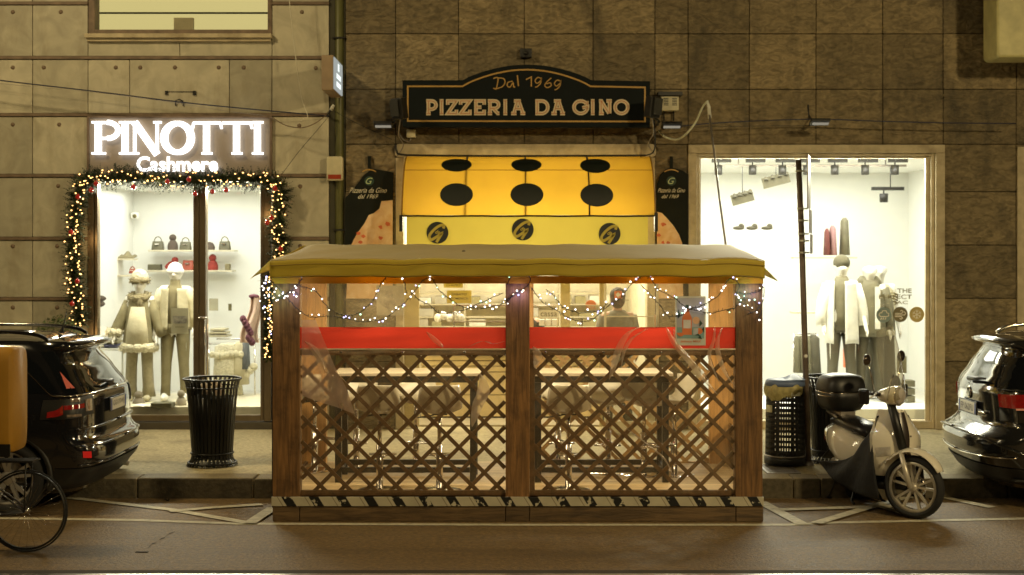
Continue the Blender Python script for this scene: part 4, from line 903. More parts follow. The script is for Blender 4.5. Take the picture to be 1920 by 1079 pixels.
string('dense curtain of fairy lights hanging outside the kiosk at its left corner',[[(496,518),(494,540),(490,560),(492,585)],[(503,515),(500,535),(505,555),(497,580),(500,602)],[(510,512),(507,540),(511,560),(506,590),(508,640)],[(488,540),(497,548),(509,570)]],38,[M_fairyw,M_fairyw,M_fairyw,M_fairyb],seed=6,s=209)
for px,c in ((520,(.5,.9,.6)),(556,(.55,.5,1)),(972,(.65,.5,1)),(1395,(.45,.9,.6)),(1410,(.6,.5,1))): lamp('fairy_glow','POINT',W(px,552,SK)+Vector((0,-.10,0)),.9,c,.03)
# ---- tables and stools
M_top=mat('pale_table_top',(.62,.54,.40),.35,var=.08); M_tl=mat('black_table_leg',(.015,.013,.011),.4)
def table(x0,x1,sf,lab,depth=.55):
    c=Vector(((X(x0,sf)+X(x1,sf))/2,F/sf+depth/2,DZ+.065)); t=T('high_table',lab,'table',c,group='high tables inside the kiosk')
    a,e,y0,y1=X(x0,sf),X(x1,sf),F/sf,F/sf+depth; zt=Z(705,sf)
    b=MB(); b.box(a-.04,e+.04,y0-.03,y1+.03,zt-.002,zt+.028); b.build('tabletop',M_top,t,bevel=.004)
    b=MB(); b.box(a,e,y0+.001,y0+.03,zt-.065,zt-.004); b.box(a,e,y1-.03,y1-.001,zt-.065,zt-.004); b.build('apron',M_tl,t)
    for xx in (a,e-.06):
        for yy in (y0,y1-.06): b=MB(); b.box(xx,xx+.06,yy,yy+.06,c.z,zt-.067); b.build('leg',M_tl,t)
    zf=Z(882,sf); b=MB(); b.box(a+.062,e-.062,y0+.01,y0+.05,zf-.025,zf+.025); b.box(a+.062,e-.062,y1-.05,y1-.01,zf-.025,zf+.025)
    for xx in (a+.01,e-.05): b.box(xx,xx+.04,y0+.062,y1-.062,zf-.025,zf+.025)
    b.build('foot_rail',M_tl,t); return t
table(628,893,197,'high black framed table in the left half of the kiosk'); table(1003,1254,197,'high black framed table in the right half of the kiosk')
M_sh=mat('white_stool_shell',(.72,.66,.52),.3,coat=.3,var=.03)
proto=T('bar_stool','x','stool',(0,0,0),group='white bar stools inside the kiosk')
b=MB(); zs=.72
def shell(u,v):
    a=(u-.5)*2; 
    if v<.5: f=v*2; y=-.19+.30*f; z=zs+.05*abs(a)**2.2-.02*math.sin(f*3.14)+(-.03 if f<.1 else 0); x=a*.205*(.85+.15*f)
    else: f=(v-.5)*2; y=.11+.10*math.sin(f*1.3)-.08*abs(a)**2*f; z=zs+.02+.24*f**1.1+.05*abs(a)**2*(1-f); x=a*(.205-.03*f*f)
    return Vector((x,y,z))
b.grid(shell,14,16); b.build('seat_shell',M_sh,proto,solid=.014)
b=MB(); b.tube([(0,0,.02),(0,0,.42)],.032,14); b.tube([(0,0,.42),(0,0,.70)],.02,12); b.build('stem',M_chrome,proto)
b=MB(); b.lathe([(0,.022),(.05,.022),(.15,.013),(.20,.004),(.205,0)],n=28); b.build('base_plate',M_chrome,proto)
b=MB(); b.tube([(.03,0,.30),(.05,-.12,.30),(.12,-.2,.30),(.13,-.22,.3),(-.13,-.22,.3),(-.12,-.2,.3),(-.05,-.12,.3),(-.03,0,.30)],.010,8); b.build('footring',M_chrome,proto)
b=MB(); b.box(-.07,.07,-.07,.07,.695,.708); b.tube([(.05,0,.69),(.2,-.02,.665)],.006); b.build('seat_mount',M_tl,proto)
zd=DZ+.065
st=[(590,186,150,'white bar stool at far left behind the table in the left half of the kiosk'),(668,186,0,'white bar stool behind the left high table near its left end'),(712,203,178,'white bar stool in front of the left high table'),(780,186,5,'white bar stool at the middle of the far side of the left high table'),(824,203,185,'white bar stool in front of the left high table near its right leg'),
 (1046,186,8,'white bar stool behind the right high table nearest the centre post'),(1066,203,180,'white bar stool in front of the right high table nearest the centre post'),(1140,188,-5,'white bar stool behind the middle of the right high table'),(1207,190,10,'white bar stool behind the right high table near its right leg'),(1264,190,-70,'white bar stool beyond the right end of the right high table')]
for i,(px,s_,rz,lab) in enumerate(st):
    loc=(X(px,s_),F/s_,zd)
    if i==0: proto.location=loc; proto.rotation_euler=(0,0,R(rz)); proto['label']=lab
    else: copy_tree(proto,loc,R(rz),lab)
# ---- inside the pizzeria
t=T('service_counter','long beige service counter with glass display inside the pizzeria','counter',(X(900,140),F/140,.22)); s=140
b=MB()
for y0,y1,dy in((667,676,0),(677,686,.006),(687,697,.003),(698,740,0),(741,781,.0)): b.box(X(790,s),X(1130,s),F/s-dy,F/s+.5,Z(y1,s),Z(y0+.6,s),tone=random.random())
b.build('body',mat('beige_counter',(.62,.50,.26),.5,tonev=.12),t)
b=MB(); b.box(X(792,s),X(1128,s),F/s+.04,F/s+.48,.22,Z(781,s)); b.build('plinth',M_dark,t)
b=MB(); b.box(X(788,s),X(1132,s),F/s-.03,F/s+.53,Z(666.5,s),Z(661,s)); b.build('worktop',mat('steel_top',(.6,.57,.5),.3,metal=.6),t)
b=MB(); b.box(X(850,s),X(1046,s),F/s+.0,F/s+.012,Z(660,s),Z(603,s)); b.build('glass_guard',M_glass,t)
b=MB()
for yy in (603,572): b.box(X(850,s),X(1046,s),F/s,F/s+.3,Z(yy+2,s),Z(yy,s))
for xx in (850,1044): b.box(X(xx,s),X(xx+2,s),F/s+.013,F/s+.04,Z(660,s),Z(572,s)-.02)
b.build('display_frame',M_chrome,t)
def simple(nm,lab,cat,b,m,grp=None,bevel=0,origin=None,label=None):
    o=b.build(nm,m,origin=origin,bevel=bevel); tag(o,lab,cat,grp); return o
t=T('back_shelves','white back shelves loaded with boxes and cups inside the pizzeria','shelf unit',(X(960,130),F/130,.22)); s=128
b=MB(); 
for yy in (550,570,594,612): b.box(X(775,s),X(1135,s),F/s,F/s+.3,Z(yy+2.5,s),Z(yy,s))
for xx in (775,870,955,1048,1132): b.box(X(xx,s),X(xx+3,s),F/s+.002,F/s+.29,.22,Z(525,s))
b.build('shelf_frame',mat('shelf_khaki',(.52,.47,.32),.5),t)
rg=random.Random(9); M_ctn=[mat('white_carton',(.7,.68,.6)),mat('grey_carton',(.42,.40,.32)),mat('olive_carton',(.30,.27,.13))]
k=0
names=['left','second from left','third from left','fourth from left','fifth from left','sixth from left','seventh from left','eighth from left']
for ri,yy in enumerate((570,594,612)):
    x=780; j=0
    while x<1120:
        w=rg.uniform(22,44); h=rg.uniform(8,17)
        if not any(abs(x+w-q)<w for q in (870,955,1048)):
            b=MB(); b.box(X(x,s),X(x+w-4,s),F/s+.02,F/s+.25,Z(yy,s)+.002,Z(yy-h,s)); mi=rg.randrange(3)
            if j<8:
                simple('carton','%s carton, %s on the %s shelf inside the pizzeria'%(['white','grey','olive'][mi],names[j],['top','middle','bottom'][ri]),'box',b,M_ctn[mi],'boxes on the pizzeria back shelves',bevel=.004,origin=(X(x,s),F/s,Z(yy,s))); j+=1
        x+=w+3
b=MB(); 
for k in range(5): b.ell((X(820+k*11,138),F/138+.1,Z(597-4*(k%2),138)),(.05,.06,.06),8,6)
simple('dough_bag','rounded white plastic bag on the pizzeria counter under the yellow notice','bag',b,mat('translucent_white',(.75,.74,.68),.4),origin=(X(842,138),F/138,Z(602,138)))
def notice(nm,lab,x0,x1,y0,y1,s,m,rows_,tm,cat='notice'):
    t=T(nm,lab,cat,W((x0+x1)/2,(y0+y1)/2,s)); b=MB(); b.box(X(x0,s),X(x1,s),F/s,F/s+.006,Z(y1,s),Z(y0,s)); b.build('sheet',m,t)
    for tx,cx,cy,h,w in rows_: text(tx,X(cx,s),Z(cy,s),h/s,F/s-.002,tm,t,'lettering',width=w/s,bold=.01)
    return t
M_yp=mat('yellow_paper',(.62,.50,.10),.6); M_tx=mat('brown_ink',(.12,.10,.03)); M_wp=mat('white_paper',(.78,.76,.68),.6)
notice('yellow_notice','yellow paper notice reading SABATO DOMENICA seen through left kiosk window',838,884,545,569,150,M_yp,[('SABATO',861,552,4.5,28),('DOMENICA',861,560,4.5,34)],M_tx)
notice('yellow_notice','upper narrow yellow paper notice just under the kiosk roof hem',832,868,526,540,150,M_yp,[('CHIUSO',850,535,4.5,26)],M_tx)
notice('till_sign','cream sign reading cassa seen through right kiosk window','x' and 1010,1048,582,597,150,M_wp,[('cassa',1029,590,7.5,31)],mat('grey_ink',(.20,.19,.12)),'sign')
for i,px in enumerate((1016,1028,1040)):
    b=MB(); b.box(X(px-5,149),X(px+5,149),F/149-.02,F/149+.07,Z(611,149),Z(599,149)); simple('card_dispenser','white card dispenser under the cassa sign, %s of three'%['left','middle','right'][i],'dispenser',b,M_wp,'card dispensers under the cassa sign',bevel=.004,origin=(X(px,149),F/149,Z(611,149)))
# glass door with stickers
t=T('glass_door','open glazed pizzeria door with pale frame and payment stickers','door',W(1190,800,152)); s=152; yy=F/s
b=MB()
for a,c in((1133,1137),(1231,1235)): b.box(X(a,s),X(c,s),yy,yy+.04,.21,Z(500,s))
b.box(X(1137,s),X(1231,s),yy,yy+.04,Z(595,s),Z(593,s)); b.box(X(1137,s),X(1231,s),yy,yy+.04,.21,.35); b.build('frame',mat('pale_door_frame',(.6,.55,.38),.4),t)
b=MB(); b.box(X(1137,s),X(1231,s),yy+.015,yy+.02,.36,Z(595,s)-.002); b.box(X(1137,s),X(1231,s),yy+.015,yy+.02,Z(593,s)+.002,Z(500,s)); b.build('glass',M_glass,t)
b=MB(); b.box(X(1152,s),X(1166,s),yy+.008,yy+.013,Z(560,s),Z(546,s)); b.build('red_sticker',M_or,t)
b=MB(); b.prism([px2(p,s) for p in ((1159,548),(1164,553),(1159,558),(1154,553))],yy+.004,yy+.007); b.build('sticker_mark',M_wp,t)
text('VISA',X(1174,s),Z(563,s),4.2/s,yy+.006,mat('grey_ink',(.2,.19,.12)),t,'lettering',width=11/s)
b=MB(); b.box(X(1226,s),X(1229,s),yy-.05,yy-.01,Z(660,s),Z(590,s)); b.build('handle',M_chrome,t)
# notice case in left part and door posts
t=T('entrance_frame','pale vertical timber frame posts in the pizzeria doorway','door frame',(X(980,150),F/150,.2)); b=MB()
for a,c in((758,786),(1051,1069),(1124,1133)): b.box(X(a,147),X(c,147),F/147,F/147+.06,.21,Z(480,147))
b.build('post',mat('frame_khaki',(.48,.40,.20),.5,var=.1),t,bevel=.006)
notice('framed_photo_menu','framed grey photo menu hanging by the pizzeria door seen through left window',706,757,536,592,155,mat('menu_grey',(.38,.34,.24),.5),[],M_tx,'menu')
b=MB(); b.prism([px2(p,155) for p in ((712,545),(735,545),(738,560),(724,578),(712,570))],F/155-.004,F/155-.001); b.prism([px2(p,155) for p in ((722,572),(735,556),(750,580),(730,585))],F/155-.008,F/155-.005)
b.build('photograph',mat('menu_photo',(.16,.14,.10),.5,col2=(.5,.45,.33),scale=9),bpy.data.objects['framed_photo_menu'])
t=T('round_sign','orange round sign with lettering hanging inside pizzeria right of the cassa sign','sign',W(1108,572,146)); b=MB(); b.prism([px2(p,146) for p in arc(1108,572,10,9,180,360,14)],F/146,F/146+.01); b.build('disc',M_or,t); text('PIZZA',X(1108,146),Z(577,146),6/146,F/146-.003,M_or,t,'lettering',width=18/146)
# ================================================================ BINS
M_bin=mat('black_bin_metal',(.012,.012,.010),.4,metal=.4,var=.2,dirt=.2)
def slatbin(c,lab,sc=1.0):
    t=T('litter_bin',lab,'litter bin',c); cx,cy,cz=c; n=34; b=MB()
    def rr(h): return (.245+.075*h)*sc
    for k in range(n):
        a=2*math.pi*k/n; ca,sa=math.cos(a),math.sin(a); P=[]
        for h,r in((.005,.262),(.03,.245),(.07,.218),(.12,.21),(.35,.225),(.65,.248),(.80,.262),(.875,.28),(.905,.298)):
            P.append(Vector((cx+ca*r*sc,cy+sa*r*sc,cz+h)))
        for p,q in zip(P[:-1],P[1:]):
            w=.030*sc; sd=Vector((-sa,ca,0))*w/2; o=Vector((ca,sa,0))*.0025
            b.add([p-sd-o,p+sd-o,p+sd+o,p-sd+o,q-sd-o,q+sd-o,q+sd+o,q-sd+o],[(3,2,6,7),(1,0,4,5),(0,3,7,4),(2,1,5,6)])
    b.build('slat_body',M_bin,t)
    b=MB()
    for h,r,w in((.905,.298,.011),(.82,.268,.009),(.03,.25,.011),(.13,.217,.011)): b.tube([Vector((cx+math.cos(a*math.pi/20)*r*sc,cy+math.sin(a*math.pi/20)*r*sc,cz+h)) for a in range(41)],w,8,caps=False)
    b.build('ring',M_bin,t)
    b=MB(); b.lathe([(0,.09),(.185*sc,.09),(.198*sc,.3),(.208*sc,.5),(.222*sc,.72),(.214*sc,.72),(.185*sc,.2),(0,.2)],c,28); b.build('liner',M_black,t)
    return t
cb=W(398,872,178.6); cb.z=.2
t=slatbin(cb,'black slatted litter bin on the pavement before the cashmere shop')
b=MB()
for k in range(5):
    b.obox(cb+Vector((.08*math.cos(k*1.3),.08*math.sin(k*1.7),.76+.02*k)),(.10,.07,.06),(k,k*.7,k*1.1))
o=b.build('crumpled_rubbish',mat('rubbish',(.5,.33,.25),.6,col2=(.6,.55,.4)),origin=cb+Vector((0,0,.8))); tag(o,'crumpled paper rubbish filling the top of the left slatted bin','rubbish')
c2=W(1560,866,176); c2.z=.2
slatbin(c2,'black slatted litter bin between the leaning pole and the scooter')
# perforated bin
c=Vector((X(1472,178.6),F/178.6,.2)); t=T('recycling_bin','tall black perforated plastic bin with blue lid between kiosk and pole','recycling bin',c)
b=MB(); n=48; rowsn=13
def br_(h): return .205-.016*h
H=.87
b.lathe([(0,.02),(.213,.02),(.213,.09),(.20,.095)],c,32)
vs=[];fs=[]
zr=[.10]
for k in range(rowsn): zr+=[.115+k*.055,.115+k*.055+.030]
zr+=[.835,H]
for z in zr:
    for j in range(n*2):
        jj=j//2; a=2*math.pi*(jj+(.28 if j%2 else -.28))/n; r=br_(z); vs.append(c+Vector((r*math.cos(a),r*math.sin(a),z)))
N2=n*2
for i in range(len(zr)-1):
    hole=(i%2==1) and i<2*rowsn+1 and 0<i<2*rowsn
    for j in range(N2):
        if hole and j%2==1 and (j//2)%8 not in (7,): continue
        fs.append((i*N2+j,i*N2+(j+1)%N2,(i+1)*N2+(j+1)%N2,(i+1)*N2+j))
b.add(vs,fs); b.build('perforated_body',M_black,t,solid=.008)
b=MB(); b.tube([c+Vector((.208*math.cos(a*.157),.208*math.sin(a*.157),.105)) for a in range(41)],.008,6,caps=False); b.build('base_ring',M_alu,t)
b=MB()
def bagf(u,v):
    a=R(150+170*u); r=.196+.014*math.sin(u*17)*.5+.022*v*(1-v)*4*.8; return c+Vector((r*math.cos(a),r*math.sin(a),H-.01-v*(.12+.10*math.sin(math.pi*(1-u))**2*(1-u))+.006*math.sin(u*31)))
b.grid(bagf,40,8); b.build('bin_bag',mat('yellowish_bag',(.42,.36,.14),.4,var=.3,scale=20,transl=.3,bump=.01,bscale=20),t)
b=MB(); b.lathe([(0,H+.035),(.11,H+.035),(.185,H+.03),(.205,H+.005),(.208,H-.035),(.198,H-.035)],c,32); 
b.grid(lambda u,v:c+Vector((-.01+.20*u,-.17+.34*v,H+.035+.05*math.sin(math.pi*u)*math.sin(math.pi*v))),10,8)
b.build('lid',mat('blue_lid',(.10,.14,.24),.5,dirt=.3),t)
b=MB(); b.obox(c+Vector((-.185,-.09,.60)),(.02,.09,.07),(0,0,R(20))); b.obox(c+Vector((.07,-.194,.76)),(.10,.012,.04),(0,0,R(18))); b.build('label_plate',mat('cream_label',(.5,.47,.3)),t)
# ---------------------------------------------------------------- pole
s=178.; P=[W(1516,872,178.6),W(1509,640,179),W(1503,440,179.5),W(1497,300,180)]; P[0].z=.2
t=T('sign_pole','leaning grey steel pole with clamped sign plates seen edge on, beside recycling bin','sign pole',P[0])
b=MB(); b.tube(P,.030,14); b.build('pole',mat('rusty_pole',(.17,.13,.10),.5,metal=.5,var=.3,scale=6,dirt=.5),t)
b=MB(); b.lathe([(.06,0),(.055,.03),(.034,.04)],P[0],16); b.build('foot_collar',M_alu,t)
def polex(py): 
    for a,q in zip(P[:-1],P[1:]):
        za,zq=a.z,q.z; z=Z(py,179)
        if za<=z<=zq: return a.lerp(q,(z-za)/(zq-za))
    return P[-1]
for y0,y1,w in((292,392,.36),(394,438,.30),(440,476,.24)):
    p=polex((y0+y1)/2); b=MB(); b.obox(p+Vector((.095,-.02,0)),(w,.012,(y1-y0)/179),(0,0,R(74))); b.build('sign_plate',M_alu,t,bevel=.004)
b=MB()
for py in (322,392,414,439,452,474): p=polex(py); b.lathe([(.034,-.01),(.036,-.01),(.036,.01),(.034,.01)],p,14); b.obox(p+Vector((.05,0,0)),(.05,.02,.015))
b.build('clamp',mat('white_plastic',(.6,.6,.52)),t)
b=MB(); p=polex(668); b.lathe([(.0,-.002),(.02,-.002),(.02,.001)],p+Vector((0,-.031,0)),12,axis='y'); b.build('sticker',M_wp,t)
# ================================================================ CARS
M_tyre=mat('tyre_rubber',(.012,.012,.012),.8,var=.2); M_rim=mat('alloy',(.45,.43,.40),.35,metal=.6,var=.05)
M_cg=mat('car_glass',(.006,.007,.008),.04,coat=1,var=0); M_tl_=mat('red_tail_lens',(.13,.004,.004),.10,coat=1,var=.3,scale=30,emit=(1,.05,.02),estr=.06)
M_clr=mat('clear_lens',(.22,.17,.13),.1,coat=1,var=.4,scale=40); M_pl=mat('plate_white',(.6,.58,.5),.4); M_plb=mat('plate_blue',(.02,.05,.25),.4); M_ink=mat('plate_ink',(.03,.03,.04),.5)
def lerp_t(tab,z):
    if z<=tab[0][0]: return tab[0][1]
    for (a,x),(c,y) in zip(tab[:-1],tab[1:]):
        if z<=c: f=(z-a)/(c-a); f=f*f*(3-2*f)*.35+f*.65; return x+(y-x)*f
    return tab[-1][1]
def wheel(par,c,r,rr,side,w=.22,spokes=5,steer=0,name='wheel'):
    # axis along y; side -1 => outer face toward -y
    b=MB(); hw=w/2; pr=[(rr,-hw*.85),(rr+.02,-hw),(r-.05,-hw),(r-.012,-hw*.8),(r,-hw*.4),(r,hw*.4),(r-.012,hw*.8),(r-.05,hw),(rr+.02,hw),(rr,hw*.85),(rr,-hw*.85)]
    b.lathe(pr,c,40,axis='y'); ty=b.build(name,M_tyre,par)
    b=MB(); y=side*hw*.8; b.lathe([(rr-.012,y),(rr+.008,y),(rr+.008,-y),(rr-.012,-y),(rr-.03,y*.6),(rr-.012,y)],c,36,axis='y')
    for k in range(spokes):
        for d in (-.13,.13):
            a=2*math.pi*k/spokes+.35; p=Vector(c)+Vector((math.cos(a+d*.8)*.06,side*hw*.55,math.sin(a+d*.8)*.06)); q=Vector(c)+Vector((math.cos(a+d*1.6)*(rr-.01),side*hw*.75,math.sin(a+d*1.6)*(rr-.01)))
            b.bar(p,q,.032,.025,up=(0,1,0))
    b.lathe([(0,side*hw*.7),(.05,side*hw*.7),(.075,side*hw*.55),(.075,0)],c,18,axis='y'); b.build('rim',M_rim,ty)
    b=MB(); b.lathe([(rr*.62,-.01),(rr*.62,.01),(.02,.01),(.02,-.01),(rr*.62,-.01)],c,28,axis='y'); b.build('brake_disc',M_alu,ty)
    return ty
def car(name,lab,rx,dr,yc,paint,tabs,plate,opt):
    t=T(name,lab,'car',(rx+dr*2.2,yc,0)); Rt,Wt,Ft=tabs; HW=opt['hw']; CC=.40
    def S(tt,z,sd,off=0.):
        r=lerp_t(Rt,z); w=lerp_t(Wt,z); f=lerp_t(Ft,z); c=opt.get('cc',CC)
        def pt(q):
            if q<=1: th=q*math.pi/2; n=2/opt.get('n',3.0); return (r+c*(1-abs(math.cos(th))**n), w*abs(math.sin(th))**n)
            if q<=2: return (r+c+(f-.5-r-c)*(q-1), w)
            th=(q-2)*math.pi/2; return (f-.5+.5*math.sin(th)**.7 , w*math.cos(th)**.7 if q<3 else 0.0)
        x,y=pt(tt); 
        if off:
            x1,y1=pt(max(0,tt-.004)); x2,y2=pt(min(3,tt+.004)); dx,dy=x2-x1,y2-y1; l=math.hypot(dx,dy) or 1; x-=dy/l*off*(1) if False else 0
            nx,ny=-dy/l,dx/l; x+=nx*off; y+=ny*off
        return Vector((rx+dr*x, yc+sd*y, z))
    zs=[.20,.24,.28,.32,.36,.40,.44,.48,.52,.56,.60,.62,.64,.66,.68,.72,.76,.80,.84,.88,.92,.96,1.0,1.04,1.07,1.09,1.11,1.15,1.20,1.25,1.30,1.35,1.40,1.45,1.49,1.53,1.56,1.585,1.61,1.63,1.645,1.655]
    ts=[i/22 for i in range(22)]+[1+i/90 for i in range(90)]+[2+i/12 for i in range(13)]
    wc=[(opt['axle'],.35),(opt['axle']+2.65,.35)]; AR=.41
    b=MB(); vs=[];fs=[]; nt=len(ts); tot=nt*2
    for z in zs:
        for sd in(-1,1): vs+=[S(q,z,sd) for q in ts]
    for i in range(len(zs)-1):
        for si in(0,1):
            for j in range(nt-1):
                a=i*tot+si*nt+j; q=[a,a+1,a+tot+1,a+tot]; cen=(vs[q[0]]+vs[q[2]])/2; lx=(cen.x-rx)*dr
                if 1<=ts[j] and any(math.hypot(lx-w0,cen.z-w1)<AR for w0,w1 in wc): continue
                fs.append(q if si else q[::-1])
    n0=(len(zs)-1)*tot; fs.append([n0+j for j in range(nt)]+[n0+nt+j for j in range(nt-1,-1,-1)])
    b.add(vs,fs,smooth=True); body=b.build('body',paint,t)
    b=MB(); b.box(min(rx+dr*.5,rx+dr*4),max(rx+dr*.5,rx+dr*4),yc-HW+.24,yc+HW-.24,.24,.75); b.box(min(rx+dr*.3,rx+dr*4.2),max(rx+dr*.3,rx+dr*4.2),yc-HW+.06,yc+HW-.06,.28,.30) ; b.build('underbody',M_black,t)
    def patch(nm,m,t0,t1,z0,z1,off,sds=(-1,1),nu=16,nv=8,par=t,shape=None,label=None,bz=None):
        b=MB()
        for sd in sds:
            def fn(u,v):
                q=t0+(t1-t0)*u; z=z0+(z1-z0)*v
                if shape: q,z=shape(u,v)
                return S(q,z,sd,off)
            b.grid(fn,nu,nv)
        return b.build(nm,m,par,label=label)
    opt['fn'](t,S,patch,body)
    for (w0,w1) in wc:
        for sd in(-1,1):
            cx=rx+dr*w0; wheel(t,(cx,yc+sd*(HW-.12),w1),.35,.245,sd,spokes=opt.get('sp',5))
            b=MB(); P=[Vector((cx+AR*math.cos(R(a)),yc+sd*(HW-.015),w1+AR*math.sin(R(a)))) for a in range(-15,196,10)]; b.tube(P,.028,6,sq=.8); b.build('wheel_arch',opt['clad'],t)
    # plate
    pz,pl_=plate; pc_=S(0,pz,1,0); x=pc_.x-dr*.02
    def facing(mb): return mb
    b=MB(); b.box(min(x,x-dr*.012),max(x,x-dr*.012),yc-.27,yc+.27,pz-.065,pz+.065); pf=b.build('number_plate',M_black,t,bevel=.004)
    xf=x-dr*.014; b=MB(); b.box(min(x-dr*.012,xf),max(x-dr*.012,xf),yc-.255,yc+.255,pz-.055,pz+.055); b.build('plate_face',M_pl,pf)
    b=MB(); b.box(min(xf,xf-dr*.001),max(xf,xf-dr*.001),yc-.255,yc-.215,pz-.053,pz+.053); b.box(min(xf,xf-dr*.001),max(xf,xf-dr*.001),yc+.215,yc+.255,pz-.053,pz+.053); b.build('plate_blue_band',M_plb,pf)
    rot=Matrix.Rotation(R(-90*dr),3,'Z')
    o=text(pl_,xf-dr*.002,pz,.062,yc,M_ink,pf,'plate_lettering',width=.37,rot=rot)
    return t,S,patch
# dark SUV, left, facing left
def interp(tab): return tab
M_blk=mat('black_car_paint',(.010,.010,.011),.12,coat=1,var=.0,spec=.6); M_gry=mat('dark_car_paint',(.030,.030,.028),.15,metal=.5,coat=1,var=0); M_clad=mat('black_cladding',(.012,.012,.012),.5)
M_chr2=mat('chrome_trim',(.6,.55,.45),.15,metal=1,var=0)
def fn_left(t,S,patch,body):
    patch('rear_window',M_cg,0,.86,1.12,1.50,.004)
    patch('side_window',M_cg,1.02,1.7,1.13,1.47,.004,nu=40)
    patch('quarter_window',M_cg,.86,1.02,1.13,1.47,.0045,shape=lambda u,v:(.93+(.1*u)+.08*v*(1-u),1.13+.34*v))
    b=MB()
    for sd in(-1,1):
        b.tube([S(.0+.05*k,1.105,sd,.006) for k in range(20)],.008,6); P=[S(.95+.01*k,1.105+.0*k,sd,.006) for k in range(4)]+[S(1.0,1.12,sd,.006),S(1.02,1.2,sd,.006),S(1.06,1.32,sd,.006),S(1.12,1.45,sd,.006),S(1.25,1.50,sd,.006),S(1.8,1.50,sd,.006)]; b.tube(smooth(P,3),.007,6)
    b.build('chrome_line',M_chr2,t)
    for sd in(-1,1):
        b=MB(); b.grid(lambda u,v:S(.36+.68*u,.92+.18*v-.03*u,sd,.008),30,8); tlh=b.build('tail_light',M_black,t)
        b=MB(); b.grid(lambda u,v:S(.56+.36*u,.99+.04*v-.01*u,sd,.014),16,3); b.grid(lambda u,v:S(.93+.09*u,.91+.085*v*(1-.4*u)+.03*(1-u),sd,.014),8,6); b.build('tail_lens',M_tl_,tlh)
        b=MB(); b.grid(lambda u,v:S(.40+.14*u,.955+.11*v,sd,.014),10,6); b.grid(lambda u,v:S(.64+.18*u,1.05+.035*v,sd,.014),8,3); b.grid(lambda u,v:S(.62+.26*u,.915+.022*v,sd,.014),8,3); b.build('clear_lens',M_clr,tlh)
        b=MB(); b.grid(lambda u,v:S(.62+.16*u,.53+.06*v+.01*u,sd,.012),8,3); b.build('reflector',mat('red_reflector',(.5,.01,.01),.15,emit=(1,.05,.03),estr=.12),t)
    patch('lower_bumper',M_clad,0,1.02,.24,.44,.012,nu=30)
    b=MB()
    for z,r in((.79,.012),(.64,.011),(.47,.007)):
        for sd in(-1,1): b.tube([S(.045*k,z,sd,.01) for k in range(17 if z>.7 else 20)],r,6)
    b.build('bumper_trim',M_chr2 if False else mat('glossy_black_trim',(.05,.045,.04),.1,metal=.8,coat=1),t)
    b=MB(); p=S(0,1.15,1); b.tube([p+Vector((.03,-.0,.02)),p+Vector((.05,-.15,.03)),p+Vector((.03,-.33,.05))],[.025,.018,.01],8); b.build('rear_wiper',M_black,t)
    # spoiler
    b=MB(); rx=S(0,.6,1).x; rg_=[]
    for yy in [i/8-.0 for i in range(-5,6)]:
        e=abs(yy)/.625; xb=.20+.14*e**3; z=1.572-.02*e**2
        rg_.append([Vector((rx-xb,11*0+body['yc']+yy,z-.028)),Vector((rx-xb+.012,body['yc']+yy,z-.005)),Vector((rx-xb-.10,body['yc']+yy,z+.028)),Vector((rx-.85,body['yc']+yy,z+.045)),Vector((rx-.85,body['yc']+yy,z-.12)),Vector((rx-xb-.17,body['yc']+yy,z-.10))])
    b.rings(rg_); b.build('spoiler',M_blk,t)
    b=MB()
    for sd in(-1,1):
        y=body['yc']+sd*.60; b.tube(smooth([Vector((rx-.55,y,1.60)),Vector((rx-.7,y,1.66)),Vector((rx-1.2,y,1.69)),Vector((rx-2.6,y,1.69)),Vector((rx-2.75,y,1.64))],5),.018,8)
    b.build('roof_rail',M_blk,t)
    b=MB(); p=Vector((rx-.62,body['yc']+.0,1.64)); b.tube([p,p+Vector((.02,0,.06)),p+Vector((.055,0,.22))],[.025,.008,.004],8); b.build('antenna',M_black,t)
    b=MB(); p=S(.55,.30,1); b.tube([p+Vector((-.1,0,-.03)),p+Vector((.02,0,-.05))],.03,10); b.build('exhaust_pipe',M_alu,t)
    b=MB(); p=S(.66,1.3,-1,.012); 
    tri=[S(.78,1.17,-1,.008),S(.62,1.17,-1,.008),S(.74,1.32,-1,.008)]; b.add(tri,[(0,1,2)]); b.build('warning_sticker',mat('pinkish_sticker',(.55,.13,.10),.5),t)
Rt=[(.20,.22),(.30,.12),(.42,.03),(.50,.0),(.60,.005),(.66,.03),(.70,.085),(.80,.095),(.95,.095),(1.08,.105),(1.12,.14),(1.30,.26),(1.50,.41),(1.58,.5),(1.63,.62),(1.655,1.0)]
Wt=[(.20,.80),(.30,.87),(.5,.905),(.7,.915),(.95,.905),(1.08,.88),(1.15,.86),(1.50,.71),(1.58,.65),(1.63,.5),(1.655,.30)]
Ft=[(.20,4.2),(.5,4.4),(.8,4.38),(.9,4.2),(1.0,3.75),(1.06,3.4),(1.12,3.2),(1.5,2.5),(1.6,2.2),(1.655,1.7)]
class D(dict): pass
_car=car
def run_left():
    yc=F/205.+.93
    def fn(t,S,patch,body): body['yc']=yc; fn_left(t,S,patch,body); del body['yc']
    return _car('parked_car','black suv parked on the left with only its rear end in frame',-3.80,-1,yc,M_blk,(Rt,Wt,Ft),(.96,'GG177WJ'),dict(hw=.91,axle=.84,fn=fn,clad=M_clad,sp=5,cc=.30,n=3.4))
run_left()
